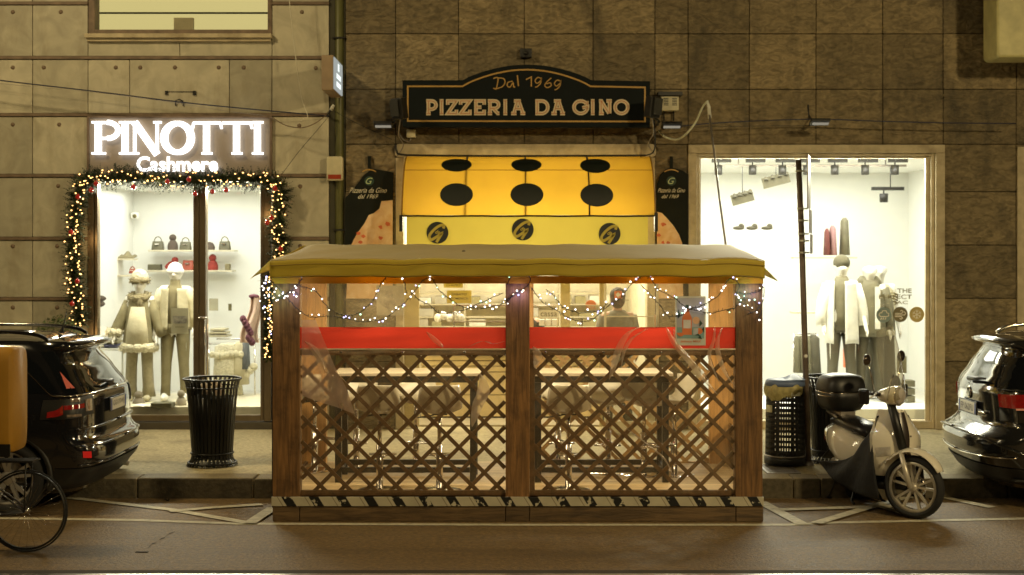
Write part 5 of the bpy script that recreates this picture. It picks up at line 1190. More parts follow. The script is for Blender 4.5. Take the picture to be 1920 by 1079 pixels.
def fn_right(t,S,patch,body):
    yc=body['yc']; rx=S(0,.5,1).x
    patch('rear_window',M_cg,0,.84,1.14,1.52,.004)
    patch('side_window',M_cg,1.02,1.7,1.13,1.47,.004,nu=40)
    b=MB()
    for sd in(-1,1): b.tube(smooth([S(.0,1.125,sd,.004),S(.5,1.125,sd,.004),S(.8,1.13,sd,.004),S(.87,1.2,sd,.004),S(.88,1.5,sd,.004)],4),.006,5)
    b.build('window_seal',M_black,t)
    for sd in(-1,1):
        b=MB(); b.grid(lambda u,v:S(.44+.64*u,.93+.15*v+.03*u-.03*(1-u)*(1-v)+.06*(1-u)*(1-v),sd,.012),30,8); b.build('tail_light',M_tl_,t)
        b=MB(); b.grid(lambda u,v:S(.66+.36*u,.945+.018*v+.02*u,sd,.020),20,2); b.build('clear_strip',mat('lit_lens',(.6,.3,.22),.1,coat=1,emit=(1,.35,.2),estr=.10),t)
    b=MB()
    for sd in(-1,1): b.tube([S(.045*k,.70-.0012*k*k*.3,sd,.02) for k in range(23)],.018,8,sq=.6)
    b.build('bumper_ledge',M_gry,t)
    patch('lower_bumper',M_clad,0,1.05,.24,.40,.010,nu=30)
    b=MB()
    for sd in(-1,1): b.tube([S(.045*k,.47+.002*k,sd,.012) for k in range(20)],.009,6)
    for sd in(-1,1): b.tube([S(.02*k,.875,sd,.02) for k in range(13)],.016,6)
    b.build('chrome_trim',M_chr2,t)
    b=MB(); p=S(0,1.04,1); b.lathe([(.05,-.012),(.06,-.012),(.06,.004),(.05,.004),(.05,-.012)],p,24,axis='x'); b.bar(p+Vector((-.01,-.04,.035)),p+Vector((-.01,0,-.045)),.012,.008,up=(1,0,0)); b.bar(p+Vector((-.01,.04,.035)),p+Vector((-.01,0,-.045)),.012,.008,up=(1,0,0)); b.build('round_badge',M_chr2,t)
    b=MB(); p=S(0,1.16,1); b.tube([p+Vector((-.03,0,.02)),p+Vector((-.03,-.2,.035)),p+Vector((-.01,-.42,.05))],[.026,.018,.01],8); b.build('rear_wiper',M_black,t)
    b=MB(); rg_=[]
    for yy in [i/8 for i in range(-5,6)]:
        e=abs(yy)/.625; xb=.25+.16*e**3; z=1.585-.03*e**2
        rg_.append([Vector((rx+xb,yc+yy,z-.028)),Vector((rx+xb-.01,yc+yy,z-.005)),Vector((rx+xb+.10,yc+yy,z+.026)),Vector((rx+.9,yc+yy,z+.045)),Vector((rx+.9,yc+yy,z-.12)),Vector((rx+xb+.14,yc+yy,z-.10))])
    b.rings([r[::-1] for r in rg_]); b.build('spoiler',M_gry,t)
    b=MB()
    for sd in(-1,1):
        y=yc+sd*.62; b.tube(smooth([Vector((rx+.62,y,1.60)),Vector((rx+.8,y,1.67)),Vector((rx+1.4,y,1.70)),Vector((rx+2.8,y,1.69)),Vector((rx+3.0,y,1.64))],5),.018,8)
    b.build('roof_rail',M_chr2,t)
Rt2=[(.20,.25),(.30,.14),(.42,.06),(.52,.01),(.62,.0),(.70,.03),(.73,.12),(.80,.17),(.95,.16),(1.08,.15),(1.14,.17),(1.30,.26),(1.52,.40),(1.58,.46),(1.63,.6),(1.655,1.0)]
def run_right():
    yc=F/202.+.93
    def fn(t,S,patch,body): body['yc']=yc; fn_right(t,S,patch,body); del body['yc']
    return _car('parked_car','dark glossy people carrier parked at the right edge showing its tailgate',4.40,1,yc,M_gry,(Rt2,Wt,Ft),(.90,'FP 062FU'),dict(hw=.91,axle=.86,fn=fn,clad=M_clad,sp=5,cc=.42,n=2.5))
run_right()
# ================================================================ SHRUB
c=W(112,618,151); c.z=.2; t=T('potted_shrub','low green shrub in a dark planter behind the black suv','shrub',c)
b=MB(); b.lathe([(0,.01),(.2,.01),(.26,.55),(.28,.58),(.24,.58),(.2,.5),(0,.5)],c,20); b.build('planter',M_dark,t)
b=MB(); rg=random.Random(8)
for i in range(1700):
    v=Vector((rg.gauss(0,1),rg.gauss(0,1),rg.gauss(0,1))).normalized()*rg.uniform(.5,1)**.5; p=c+Vector((v.x*.33,v.y*.26,1.12+v.z*.34)); 
    n=Vector((rg.gauss(0,1),rg.gauss(0,1),rg.gauss(0,1))).normalized(); a=n.orthogonal().normalized(); d=n.cross(a); b.add([p-a*.02,p+d*.009,p+a*.02,p-d*.009],[(0,1,2,3)],tone=rg.random())
b.build('foliage',mat('shrub_leaf',(.07,.11,.03),.6,tonev=.6),t)
b=MB(); b.tube([c+Vector((0,0,.5)),c+Vector((.02,0,1.0))],.03); b.build('stem',M_dark,t)
# ================================================================ SCOOTER
RW=Vector((X(1592,189),F/189,0)); FW=Vector((X(1712,206),F/206,0)); dv=FW-RW; LB=dv.length; hd=math.atan2(dv.y,dv.x)
t=T('parked_scooter','cream scooter with black top box and black leg cover parked on stand','scooter',RW,rz=hd); sct=t; BASE[t.name]=Vector((0,0,0))
M_crm=mat('cream_scooter_paint',(.74,.69,.57),.18,coat=1,var=.03,spec=.6); M_seat=mat('black_vinyl',(.014,.013,.012),.35,var=.2); M_gls=mat('lamp_glass',(.45,.42,.38),.06,coat=1,var=.2,scale=20); M_sil=mat('silver_paint',(.52,.48,.40),.35,metal=.35,var=.05)
def se(n=20,rx=1,rz=1,e=2.6,cx=0,cz=0):  # superellipse ring (y,z)
    P=[]
    for k in range(n):
        a=2*math.pi*k/n; ca,sa=math.cos(a),math.sin(a); P.append((cx+rx*abs(ca)**(2/e)*(1 if ca>0 else -1),cz+rz*abs(sa)**(2/e)*(1 if sa>0 else -1)))
    return P
def loftx(secs,e=2.6,n=20):
    b=MB(); b.rings([[Vector((x,p[0],p[1])) for p in se(n,hy,hz,e,cy,cz)] for x,cy,cz,hy,hz in secs]); return b
LR=LB
wheel_c=(0,0,.26)
b=MB(); 
def swheel(par,c,r,rr,w,name,spk=True):
    b=MB(); hw=w/2; b.lathe([(rr,-hw*.7),(rr+.02,-hw),(r-.03,-hw*.9),(r-.006,-hw*.5),(r,0),(r-.006,hw*.5),(r-.03,hw*.9),(rr+.02,hw),(rr,hw*.7),(rr,-hw*.7)],c,44,axis='y'); ty=b.build(name,M_tyre,par); 
    b=MB(); b.lathe([(rr-.028,-hw*.62),(rr+.004,-hw*.66),(rr+.004,hw*.66),(rr-.028,hw*.62),(rr-.028,-hw*.62)],c,44,axis='y')
    if spk:
        for k in range(5):
            for d in(-.16,.16):
                a=2*math.pi*k/5+.2; 
                p=Vector(c)+Vector((math.cos(a+d*.9)*.03,0,math.sin(a+d*.9)*.03)); q=Vector(c)+Vector((math.cos(a+d*1.5)*(rr-.02),0,math.sin(a+d*1.5)*(rr-.02))); b.bar(p,q,.020,.034,up=(0,1,0))
    b.lathe([(0,-.04),(.035,-.04),(.04,-.02),(.04,.02),(.035,.04),(0,.04)],c,18,axis='y'); b.build('rim',M_sil,ty)
    return ty
swheel(t,(0,0,.265),.265,.16,.13,'rear_wheel')
b=loftx([(-.34,0,.62,.05,.05),(-.28,0,.60,.12,.10),(-.1,0,.56,.18,.17),(.1,0,.52,.20,.20),(.25,0,.48,.16,.19),(.38,0,.46,.13,.18),(.44,0,.46,.05,.12)]); b.build('rear_body',M_crm,t)
b=loftx([(-.22,0,.735,.07,.02),(-.18,0,.745,.115,.045),(0,0,.755,.14,.06),(.2,0,.735,.15,.06),(.36,0,.715,.13,.06),(.45,0,.69,.09,.05),(.47,0,.67,.04,.02)]); b.build('seat',M_seat,t)
b=loftx([(.05,0,.24,.12,.08),(.2,0,.24,.16,.05),(.7,0,.24,.17,.04),(.85,0,.26,.15,.05)]); b.build('footboard',M_black,t)
b=MB(); b.tube([(-.05,.10,.3),(-.28,.13,.35),(-.42,.13,.38)],[.045,.06,.055],12); b.build('exhaust',M_alu,t)
b=loftx([(-.15,-.08,.30,.05,.08),(.0,-.10,.30,.05,.10),(.25,-.09,.30,.05,.08)]); b.build('engine_cover',M_sil,t)
b=MB(); b.grid(lambda u,v:Vector((-.05-.36*v,(-.085+.17*u),.50-.17*v*v-.0*u)),6,8); b.build('rear_mudguard',M_black,t,solid=.01)
b=MB(); b.obox((-.36,0,.56),(.03,.14,.06)); b.build('tail_lamp',M_tl_,t)
# top box
tb=T('top_box','x','x'); bpy.data.objects.remove(tb)
def tbz(z0,z1,pr,mm,nm):
    b=MB(); b.rings([[Vector((-.17+p[0],p[1],z)) for p in se(28,a*.21,a*.215,3.4)] for z,a in pr]); return b.build(nm,mm,t)
tbz(0,0,[(.845,.60),(.86,.80),(.90,.92),(.97,.99),(1.03,1.03),(1.035,1.0)],M_black,'top_box_base'); tbz(0,0,[(1.037,1.02),(1.06,1.03),(1.12,.99),(1.17,.90),(1.20,.74),(1.215,.45),(1.218,.1)],M_black,'top_box_lid')
b=MB(); b.tube([(-.17+p[0],p[1],1.036) for p in se(28,.217,.223,3.4)+se(28,.217,.223,3.4)[:1]],.004,6,caps=False); b.tube([(-.17+p[0],p[1],1.0) for p in se(28,.212,.217,3.4)][3:-3],.003,6,caps=False); b.build('top_box_seam',M_chr2,t)
b=MB(); b.box(-.3,-.02,-.08,.08,.81,.845); b.tube([(-.28,-.09,.83),(-.1,-.10,.8),(.0,-.09,.74)],.014); b.tube([(-.28,.09,.83),(-.1,.10,.8),(.0,.09,.74)],.014); b.build('luggage_rack',M_alu,t)
# leg shield
xs_=LR-.30
def shield(u,v):  # u across, v bottom..top
    a=(u-.5)*2; z=.36+.60*v; wd=.215*(.62+.55*math.sin(math.pi*(v*.62+.18)))*(1-.42*max(0,v-.62)/.38*1.0)
    return Vector((xs_+.11-.15*abs(a)**2.2-.05*(v-.5)+.06*math.sin(v*3.1),a*wd,z))
b=MB(); b.grid(shield,24,20); b.grid(lambda u,v:shield(u,v)-Vector((.05,0,0)),24,20); b.build('leg_shield',M_crm,t)
b=MB(); b.grid(lambda u,v:shield(.40+.20*u+(.03*(u-.5))*(v*2-1)*4*.6,.38+.6*v)+Vector((.008,0,0)),6,14); b.build('front_stripe',mat('dark_brown_stripe',(.03,.02,.015),.3),t)
b=MB(); p=shield(.5,.36)+Vector((.012,0,0)); b.lathe([(0,.01),(.02,.01),(.024,0)],p,16,axis='x'); b.build('round_badge',M_chrome,t)
for sd in(-1,1):
    b=MB(); b.grid(lambda u,v:shield(.5+sd*(.27+.2*u),.33+.14*v-.03*u)+Vector((.006+.012*math.sin(v*3.1)*math.sin(u*3.1),0,0)),8,6); b.build('front_indicator',M_gls,t)
    b=MB(); b.ell(shield(.5+sd*.12,.62)+Vector((.01,0,0)),(.004,.009,.009),8,6); b.build('stud',M_chrome,t)
# steering group
ST=Matrix.Rotation(R(33),4,'Z'); pv=Vector((LR-.02,0,0))
def stg(b):
    b.v=[pv+ (ST.to_3x3()@(v-pv)) for v in b.v]; return b
_MB=MB
class SMB(_MB):
    def build(s,*a,**k): stg(s); return _MB.build(s,*a,**k)
MB=SMB; fc=(LR,0,.29)
swheel(t,fc,.29,.232,.10,'front_wheel')
b=MB(); b.lathe([(.05,.045),(.10,.045),(.10,.05),(.05,.05),(.05,.045)],fc,28,axis='y'); b.build('brake_disc',M_chrome,t)
b=MB()
for sd in(-1,1): b.tube([(LR,sd*.075,.29),(LR-.04,sd*.075,.42),(LR-.10,sd*.07,.62)],[.024,.026,.020],10)
b.build('fork',M_sil,t)
b=MB(); RR=.325
def fend(u,v):
    a=R(32+112*u); w=.085*(1-.35*abs(2*u-1)**3); s_=(v-.5)*2; rr=RR-.03*abs(s_)**2+(.02 if u>.9 else 0)+.03*math.sin(u*3.1); return Vector((LR+rr*math.cos(a),s_*w,.29+rr*math.sin(a)))
b.grid(fend,26,10); b.build('front_mudguard',M_crm,t,solid=.006)
b=MB()
b.tube([(LR-.10,0,.60),(LR-.24,0,1.08)],.04,10); b.build('steering_column',M_black,t)
UP=Vector((0,0,.09))
class UMB(SMB):
    def build(s,*a,**k): s.v=[v+UP for v in s.v]; return SMB.build(s,*a,**k)
MB=UMB
b=MB(); b.rings([[Vector((LR-.24+dx,p[0],p[1])) for p in se(18,hy,hz,2.4,0,1.02)] for dx,hy,hz in((-.10,.06,.04),(-.05,.12,.06),(.02,.13,.085),(.08,.10,.09),(.10,.08,.08))]); b.build('handlebar_cowl',M_crm,t)
b=MB(); b.ell((LR-.145,0,1.02),(.055,.085,.088),16,10); b.build('headlight',M_gls,t)
b=MB(); b.lathe([(.086,.0),(.094,.0),(.094,.02),(.086,.02),(.086,0)],(LR-.16,0,1.02),22,axis='x'); b.build('headlight_ring',M_chrome,t)
b=MB()
for sd in(-1,1): b.tube([(LR-.28,sd*.10,1.03),(LR-.32,sd*.22,1.045),(LR-.36,sd*.35,1.04)],[.02,.016,.020],10)
b.build('handlebar',M_black,t)
b=MB()
for sd in(-1,1): b.tube([(LR-.27,sd*.2,1.05),(LR-.24,sd*.30,1.035),(LR-.25,sd*.37,1.02)],[.008,.007,.006],6)
b.build('brake_lever',M_sil,t)
b=MB()
for sd in(-1,1): b.obox((LR-.30,sd*.38,1.03),(.10,.05,.14))
b.ell((LR-.28,.20,1.10),(.05,.05,.09)); b.build('hand_guard',M_seat,t,bevel=.02)
for sd in(-1,1):
    b=MB(); b.tube([(LR-.29,sd*.20,1.05),(LR-.28,sd*.27,1.20),(LR-.28,sd*.32,1.31)],.007,6); st_=b.build('mirror_stem',M_chrome,t)
    b=MB(); b.ell((LR-.29,sd*.335,1.36),(.028,.065,.055),14,8); b.build('mirror',mat('mirror_housing',(.10,.08,.06),.15,metal=.7,coat=1),t)
b=MB(); b.grid(lambda u,v:Vector((LR-.10-.13*v-.06*abs(2*u-1)**2,(u-.5)*2*(.19+.06*math.sin(v*2.6)-.06*v*v),1.0+.66*v-.05*abs(2*u-1)**2)),18,16); b.build('windscreen',film('scooter_screen',tint=(.78,.74,.62),haze=.2,hcol=(.7,.65,.5),refl=1.5,rough=.04,bump=.01),t)
b=MB()
for sd in(-1,1): b.tube([(LR-.2,sd*.12,.98),(LR-.17,sd*.12,1.15),(LR-.15,sd*.1,1.22)],.006)
b.build('screen_bracket',M_chrome,t)
MB=_MB
# leg cover (drape)
cv=MB()
def cover(sd):
    def fn(u,v):  # u from rear hem to front, v top..bottom
        top=Vector((.20+(xs_-.05-.20)*u,sd*(.19-.03*u),.40+.50*u**1.6)); bot=Vector((-.20+(xs_+.12+.20)*u,sd*(.25-.0*u),.34-.19*math.sin(min(1,u*1.5)*1.57)-.0*u))
        p=top.lerp(bot,v); p.y+=sd*(.035*math.sin(v*3.14)+.014*math.sin(u*13+v*4)); return p
    return fn
cv.grid(cover(-1),24,16); cv.grid(cover(1),24,16)
cv.grid(lambda u,v:(cover(-1)(v,0)).lerp(cover(1)(v,0),u)+Vector((0,0,.03*math.sin(u*3.14))),10,16)
cv.build('leg_cover',mat('black_cover_cloth',(.008,.008,.008),.75,var=.2,bump=.01,bscale=12),t,solid=.004)
b=MB()
for sd in(-1,1): b.tube([(.30,sd*.08,.2),(.34,sd*.16,.03),(.40,sd*.17,.012)],.014)
b.tube([(.02,-.15,.2),(.0,-.22,.02)],.014); b.obox((.01,-.23,.015),(.05,.04,.02)); b.build('centre_stand',M_black,t)
# ================================================================ DELIVERY BICYCLE (left edge)
c=Vector((X(50,232),F/232,0)); t=T('delivery_bicycle','bicycle rear wheel and frame crossing the left edge before the black suv','bicycle',c)
b=MB(); wr=.335; wc_=c+Vector((0,0,wr)); b.lathe([(wr-.014,-.011),(wr-.006,-.012),(wr,0),(wr-.006,.012),(wr-.014,.011),(wr-.014,-.011)],wc_,56,axis='y'); w_=b.build('rear_wheel',M_tyre,t)
b=MB(); b.lathe([(wr-.035,-.010),(wr-.019,-.011),(wr-.019,.011),(wr-.035,.010),(wr-.035,-.010)],wc_,48,axis='y'); b.build('rim',M_black,w_)
b=MB()
for k in range(28):
    a=2*math.pi*k/28; a2=a+(.5 if k%2 else -.5); b.tube([wc_+Vector((math.cos(a2)*.02,.018*(1 if k%4<2 else -1),math.sin(a2)*.02)),wc_+Vector((math.cos(a)*(wr-.035),0,math.sin(a)*(wr-.035)))],.0011,4)
b.lathe([(0,-.035),(.022,-.035),(.022,.035),(0,.035)],wc_,12,axis='y'); b.build('spokes',M_chrome,w_)
M_bk=mat('dark_bike_paint',(.03,.03,.035),.3,coat=.5)
bb0=c+Vector((-.43,0,.28)); st0=c+Vector((-.62,0,.80)); b=MB()
for sd in(-1,1): b.tube([wc_+Vector((0,sd*.05,0)),bb0+Vector((0,sd*.03,0))],.009); b.tube([wc_+Vector((0,sd*.05,0)),st0+Vector((0,sd*.02,0))],.008)
b.tube([bb0,st0],.015); b.tube([bb0,c+Vector((-1.0,0,.75))],.017); b.tube([st0,c+Vector((-1.0,0,.82))],.015); b.build('frame',M_bk,t)
b=MB(); b.tube([st0,st0+Vector((-.03,0,.12))],.012); b.ell(st0+Vector((0,0,.15)),(.13,.07,.03)); b.build('saddle',M_seat,t)
b=MB(); b.box(c.x-.42,c.x+.08,c.y-.09,c.y+.09,.735,.75); 
for sd in(-1,1): b.tube([wc_+Vector((0,sd*.06,0)),c+Vector((.02,sd*.08,.735))],.006)
b.build('rear_rack',M_black,t)
b=MB(); fw=wc_+Vector((-1.06,0,0)); b.lathe([(wr-.018,-.016),(wr-.006,-.018),(wr,0),(wr-.006,.018),(wr-.018,.016),(wr-.018,-.016)],fw,40,axis='y'); b.build('front_wheel',M_tyre,t)
b=MB(); b.tube([fw,c+Vector((-1.0,0,.75)),c+Vector((-.97,0,.95))],.014); b.tube([c+Vector((-.97,-.28,.96)),c+Vector((-.97,.28,.96))],.012); b.build('fork_and_bars',M_bk,t)
t=T('delivery_bag','orange yellow delivery box bag on the bicycle rack at left edge','delivery bag',c+Vector((-.10,0,.752)))
M_bag=mat('orange_yellow_bag',(.42,.21,.015),.6,var=.08,scale=4,bump=.004,bscale=12)
x1=X(36,232); b=MB(); b.rings([[Vector((x,c.y+p[0],p[1])) for p in se(28,.20*k_,.42*k_**.4,6,0,1.24)] for x,k_ in ((x1-.44,.92),(x1-.43,1),(x1-.02,1),(x1,.93))]); b.build('bag_body',M_bag,t)
b=MB(); b.box(x1-.42,x1+.002,c.y-.212,c.y-.200,.80,.90); b.build('dark_base_band',M_dark,t)
b=MB(); b.tube([Vector((x1-.1,c.y-.205,.8)),Vector((x1-.1,c.y-.207,1.5))],.006); b.build('edge_piping',M_dark,t)
# ================================================================ PEOPLE AND MANNEQUINS
def skinbody(name,parent,h,origin,face=-1,arms=((.10,.0),(.10,.0)),m=None,bend=0.,headtilt=0.,turn=0.):
    """one continuous skinned body; origin = feet centre; face=-1 looks to the camera"""
    k=h/1.75; V=[];E=[];Rr=[]
    def v(x,y,z,r): V.append(Vector((x*k,y*k*(-face)*-1 if False else y*k*(-1 if face<0 else 1)*-1*-1,z*k))); Rr.append(r*k); return len(V)-1
    def e(a,b): E.append((a,b))
    # y>0 means forward here, flipped below
    pel=v(0,0,.95,.135); sp=v(0,.0,1.12,.125); ch=v(0,.0,1.32,.145); nk0=v(0,-.01,1.45,.07); nk=v(0,0,1.51,.052); hd=v(0,.015,1.60,.085); tp=v(0,.01,1.68,.078)
    for a,b_ in((pel,sp),(sp,ch),(ch,nk0),(nk0,nk),(nk,hd),(hd,tp)): e(a,b_)
    ns=v(0,.115,1.585,.014); e(hd,ns)
    for s_ in(-1,1): er=v(s_*.095,0,1.60,.016); e(hd,er)
    hands=[]
    for i,s_ in enumerate((-1,1)):
        sw,fw=arms[i]
        sh=v(s_*.165,0,1.40,.062); el=v(s_*(.20+sw*.6),-.02+fw*.3,1.13,.042); wr=v(s_*(.20+sw),.04+fw,.90+max(0,fw)*.35,.027); pa=v(s_*(.205+sw),.06+fw*1.12,.85+max(0,fw)*.4,.033)
        e(ch,sh); e(sh,el); e(el,wr); e(wr,pa); d=(V[pa]-V[wr]).normalized(); hands.append(V[pa].copy())
        for f_ in range(4):
            o=(f_-1.5)*.017; ln=(.035,.042,.040,.030)[f_]; a=V[pa]/k+Vector((0,o*(1 if face>0 else -1),0))+d*.02; 
            f1=v(0,0,0,.010); V[f1]=(a+d*ln)*k; f2=v(0,0,0,.008); V[f2]=(a+d*ln*1.9+Vector((-s_*.014,0,0)))*k; e(pa,f1); e(f1,f2)
        t1=v(0,0,0,.010); V[t1]=(V[pa]/k+Vector((-s_*.012,.035*(1 if face>0 else -1),.0))+d*.0)*k; t2=v(0,0,0,.009); V[t2]=(V[t1]/k+d*.035+Vector((-s_*.008,0,0)))*k; e(pa,t1); e(t1,t2)
        hp=v(s_*.095,0,.90,.098); kn=v(s_*.11,.02,.50,.062); an=v(s_*.12,-.01,.09,.042); to=v(s_*.14,.13,.04,.035)
        e(pel,hp); e(hp,kn); e(kn,an); e(an,to)
    bm=bmesh.new(); ly=bm.verts.layers.skin.verify(); vs=[bm.verts.new(q) for q in V]
    for a,b_ in E: bm.edges.new((vs[a],vs[b_]))
    for q,r in zip(vs,Rr): q[ly].radius=(r,r)
    vs[pel][ly].use_root=True
    me=bpy.data.meshes.new(name); bm.to_mesh(me); bm.free(); o=bpy.data.objects.new(name,me); COL.objects.link(o); o.parent=parent; BASE[o.name]=BASE[parent.name]
    md=o.modifiers.new('skin','SKIN'); md.use_smooth_shade=True; s2=o.modifiers.new('sub','SUBSURF'); s2.levels=1; s2.render_levels=1
    me.materials.append(m); o.location=Vector(origin)-BASE[parent.name]; return k
def torso(b,c,rows_,n=22,e=2.3,op=None,tone=.5,fold=0.):
    rg_=[]
    for z,rx,ry,cy in rows_:
        P=se(n,rx,ry,e); rg_.append([Vector((c[0]+p[0]*(1+fold*math.sin(i*2.4+z*5)),c[1]+cy+p[1]*(1+fold*math.sin(i*2.9)),c[2]+z)) for i,p in enumerate(P)])
    b.rings(rg_[::-1] if False else rg_,tone=tone)
def limb(b,c,pts,rs,n=12): b.tube([Vector(c)+Vector(p) for p in pts],rs,n)
def trousers(c,k,m,par,flare=.0,nm='trousers'):
    b=MB(); 
    for s_ in(-1,1): limb(b,c,[(s_*.085*k,0,.93*k),(s_*.10*k,0,.72*k),(s_*.11*k,-.012*k,.48*k),(s_*.12*k,0,.2*k),(s_*.125*k,0,.06*k)],[.105*k,.086*k,(.068+flare*.3)*k,(.060+flare*.6)*k,(.064+flare)*k])
    torso(b,c,[(.85*k,.16*k,.115*k,0),(.93*k,.175*k,.12*k,0),(1.03*k,.15*k,.11*k,0)]); return b.build(nm,m,par)
M_mn=mat('mannequin_white',(.72,.70,.63),.4,var=.02)
M_bei=mat('beige_knit',(.30,.26,.15),.9,var=.12,scale=25,sheen=.3,bump=.004,bscale=80); M_lbei=mat('light_beige_cloth',(.50,.45,.30),.8,var=.08,scale=12,bump=.02,bscale=7); M_kh=mat('khaki_cloth',(.21,.18,.095),.85,var=.12,scale=12,bump=.02,bscale=7); M_fur=mat('cream_fur',(.62,.57,.40),.95,var=.2,scale=40,bump=.03,bscale=35); M_furd=mat('taupe_fur',(.24,.20,.11),.95,var=.35,scale=45,bump=.03,bscale=35)
FZ=.45
def fur(b,pts,r,n=260,ln=.035,closed=True,seed=1):
    rg=random.Random(seed); P=smooth([Vector(p) for p in pts],4,closed)
    if closed: P.append(P[0])
    b.tube(P,[r*rg.uniform(.88,1.12) for _ in P],10,caps=not closed)
    for i in range(n):
        q=rg.choice(P)+Vector((rg.gauss(0,.008),rg.gauss(0,.008),rg.gauss(0,.008))); d=Vector((rg.gauss(0,1),rg.gauss(0,1),rg.gauss(0,1))).normalized(); a=d.orthogonal().normalized()*.012; b.add([q+d*r*.8-a,q+d*r*.8+a,q+d*(r+ln*rg.uniform(.4,1))],[(0,1,2)])
# platform in the left window
tp=T('display_platform','low cream platform in the left shop window carrying two mannequins','platform',(-4.5,YW+.9,.31)); b=MB(); b.box(X(184,S),-3.1,YW+.31,YW+2.0,.31,FZ-.002); b.build('deck',mat('cream_platform',(.62,.57,.42),.5),tp,bevel=.006)
# female
s=140.; c=Vector((X(262,s),F/s,FZ)); t=T('mannequin','mannequin in beige poncho with fur collar and fur trimmed hat in left shop window','mannequin',c)
k=skinbody('body',t,1.70,c,arms=((.12,.05),(.05,.02)),m=M_mn)
trousers(c,k,M_bei,t,.035)
b=MB(); torso(b,c,[(.72*k,.23*k,.17*k,0),(.78*k,.225*k,.165*k,0),(1.0*k,.20*k,.15*k,0),(1.2*k,.185*k,.135*k,0),(1.36*k,.165*k,.115*k,0),(1.44*k,.11*k,.09*k,0),(1.48*k,.07*k,.07*k,0)],fold=.04)
for s_ in(-1,1): limb(b,c,[(s_*.15*k,0,1.38*k),(s_*.22*k,-.01,1.18*k),(s_*.30*k,-.03,.99*k),(s_*.33*k,-.06,.9*k)],[.065*k,.085*k,.09*k,.075*k])
b.build('poncho',M_kh,t)
b=MB(); torso(b,c+Vector((0,-.075,0)),[(.74*k,.17*k,.13*k,0),(1.0*k,.15*k,.12*k,0),(1.30*k,.10*k,.09*k,0)],fold=.05); b.build('long_cardigan',M_lbei,t)
b=MB()
fur(b,[c+Vector((.21*k*math.cos(q),.14*k*math.sin(q)-.03,.74*k)) for q in [i*.5236 for i in range(12)]],.062)
fur(b,[c+Vector((-.33*k+.07*math.cos(q),-.06+.06*math.sin(q),.95*k)) for q in [i*1.0472 for i in range(6)]],.05)
b.build('fur_hem',M_fur,t)
b=MB()
fur(b,[c+Vector((.11*k*math.cos(q),.09*k*math.sin(q)-.015,1.44*k+.03*math.sin(q))) for q in [i*.7854 for i in range(8)]],.052)
b.ell(c+Vector((.03,-.11,1.36*k)),(.05,.04,.09),10,7); b.build('fur_collar',M_furd,t)
b=MB()
fur(b,[c+Vector((.095*k*math.cos(q),.10*k*math.sin(q),1.66*k)) for q in [i*.7854 for i in range(8)]],.04)
b.build('hat_fur_trim',M_furd,t)
b=MB(); b.ell(c+Vector((0,0,1.70*k)),(.115*k,.115*k,.12*k),18,10); b.build('hat_crown',M_fur,t)
b=MB()
for s_ in(-1,1): b.ell(c+Vector((s_*.12*k,-.06,.045)),(.05,.12,.045),12,8)
b.build('shoes',M_lbei,t)
# male
c=Vector((X(327,s),F/s+.05,FZ)); t=T('mannequin','mannequin with white beanie, grey turtleneck and open beige jacket in left shop window','mannequin',c)
k=skinbody('body',t,1.86,c,arms=((.05,.0),(.05,.02)),m=M_mn); trousers(c,k,M_kh,t)
b=MB(); torso(b,c,[(.95*k,.16*k,.115*k,0),(1.2*k,.165*k,.12*k,0),(1.36*k,.16*k,.115*k,0),(1.43*k,.10*k,.085*k,0),(1.47*k,.065*k,.065*k,0),(1.53*k,.062*k,.062*k,0)]); b.build('turtleneck',mat('olive_grey_knit',(.20,.17,.09),.9,bump=.003,bscale=90),t)
b=MB()
def jk(sd):
    def fn(u,v):
        a=R(-70+sd*0)+0; z=(.90+.52*v)*k; th=u*R(150); rx=(.205-.03*v)*k; ry=(.15-.02*v)*k; return c+Vector((sd*rx*math.sin(th*.93+R(18)),-ry*math.cos(th*.93+R(18))*1.1-.0,z+.012*math.sin(u*7)*(1-v)))
    return fn
b.grid(jk(-1),18,14); b.grid(jk(1),18,14)
for s_ in(-1,1): limb(b,c,[(s_*.155*k,0,1.39*k),(s_*.215*k,-.0,1.25*k),(s_*.245*k,-.0,1.08*k),(s_*.25*k,-.03,.92*k)],[.072*k,.068*k,.062*k,.052*k])
b.build('jacket',M_lbei,t,solid=.012)
b=MB(); b.ell(c+Vector((0,0,1.645*k)),(.098*k,.105*k,.105*k),18,10); b.lathe([(.1*k,1.605*k),(.108*k,1.61*k),(.108*k,1.655*k),(.1*k,1.66*k)],c,20); b.build('beanie',mat('white_knit',(.75,.74,.7),.9,bump=.004,bscale=70),t)
b=MB()
for s_ in(-1,1): b.ell(c+Vector((s_*.12*k,-.06,.045)),(.052,.13,.045),12,8)
b.build('shoes',M_wp,t)
s=144.; t=T('paper_notice','grey paper sign with a small photo hung before the right mannequin, left shop','notice',W(338,602,s)); b=MB(); b.box(X(321,s),X(353,s),F/s,F/s+.004,Z(626,s),Z(578,s)); b.build('sheet',mat('grey_paper',(.36,.33,.22),.6),t); b=MB(); b.box(X(324,s),X(350,s),F/s-.003,F/s-.0005,Z(607,s),Z(593,s)); b.build('photograph',mat('notice_photo',(.07,.06,.05),.5,col2=(.4,.36,.28),scale=18),t); b=MB(); b.box(X(329,s),X(346,s),F/s-.003,F/s-.0005,Z(614,s),Z(613,s)); b.build('text_line',M_tx,t)
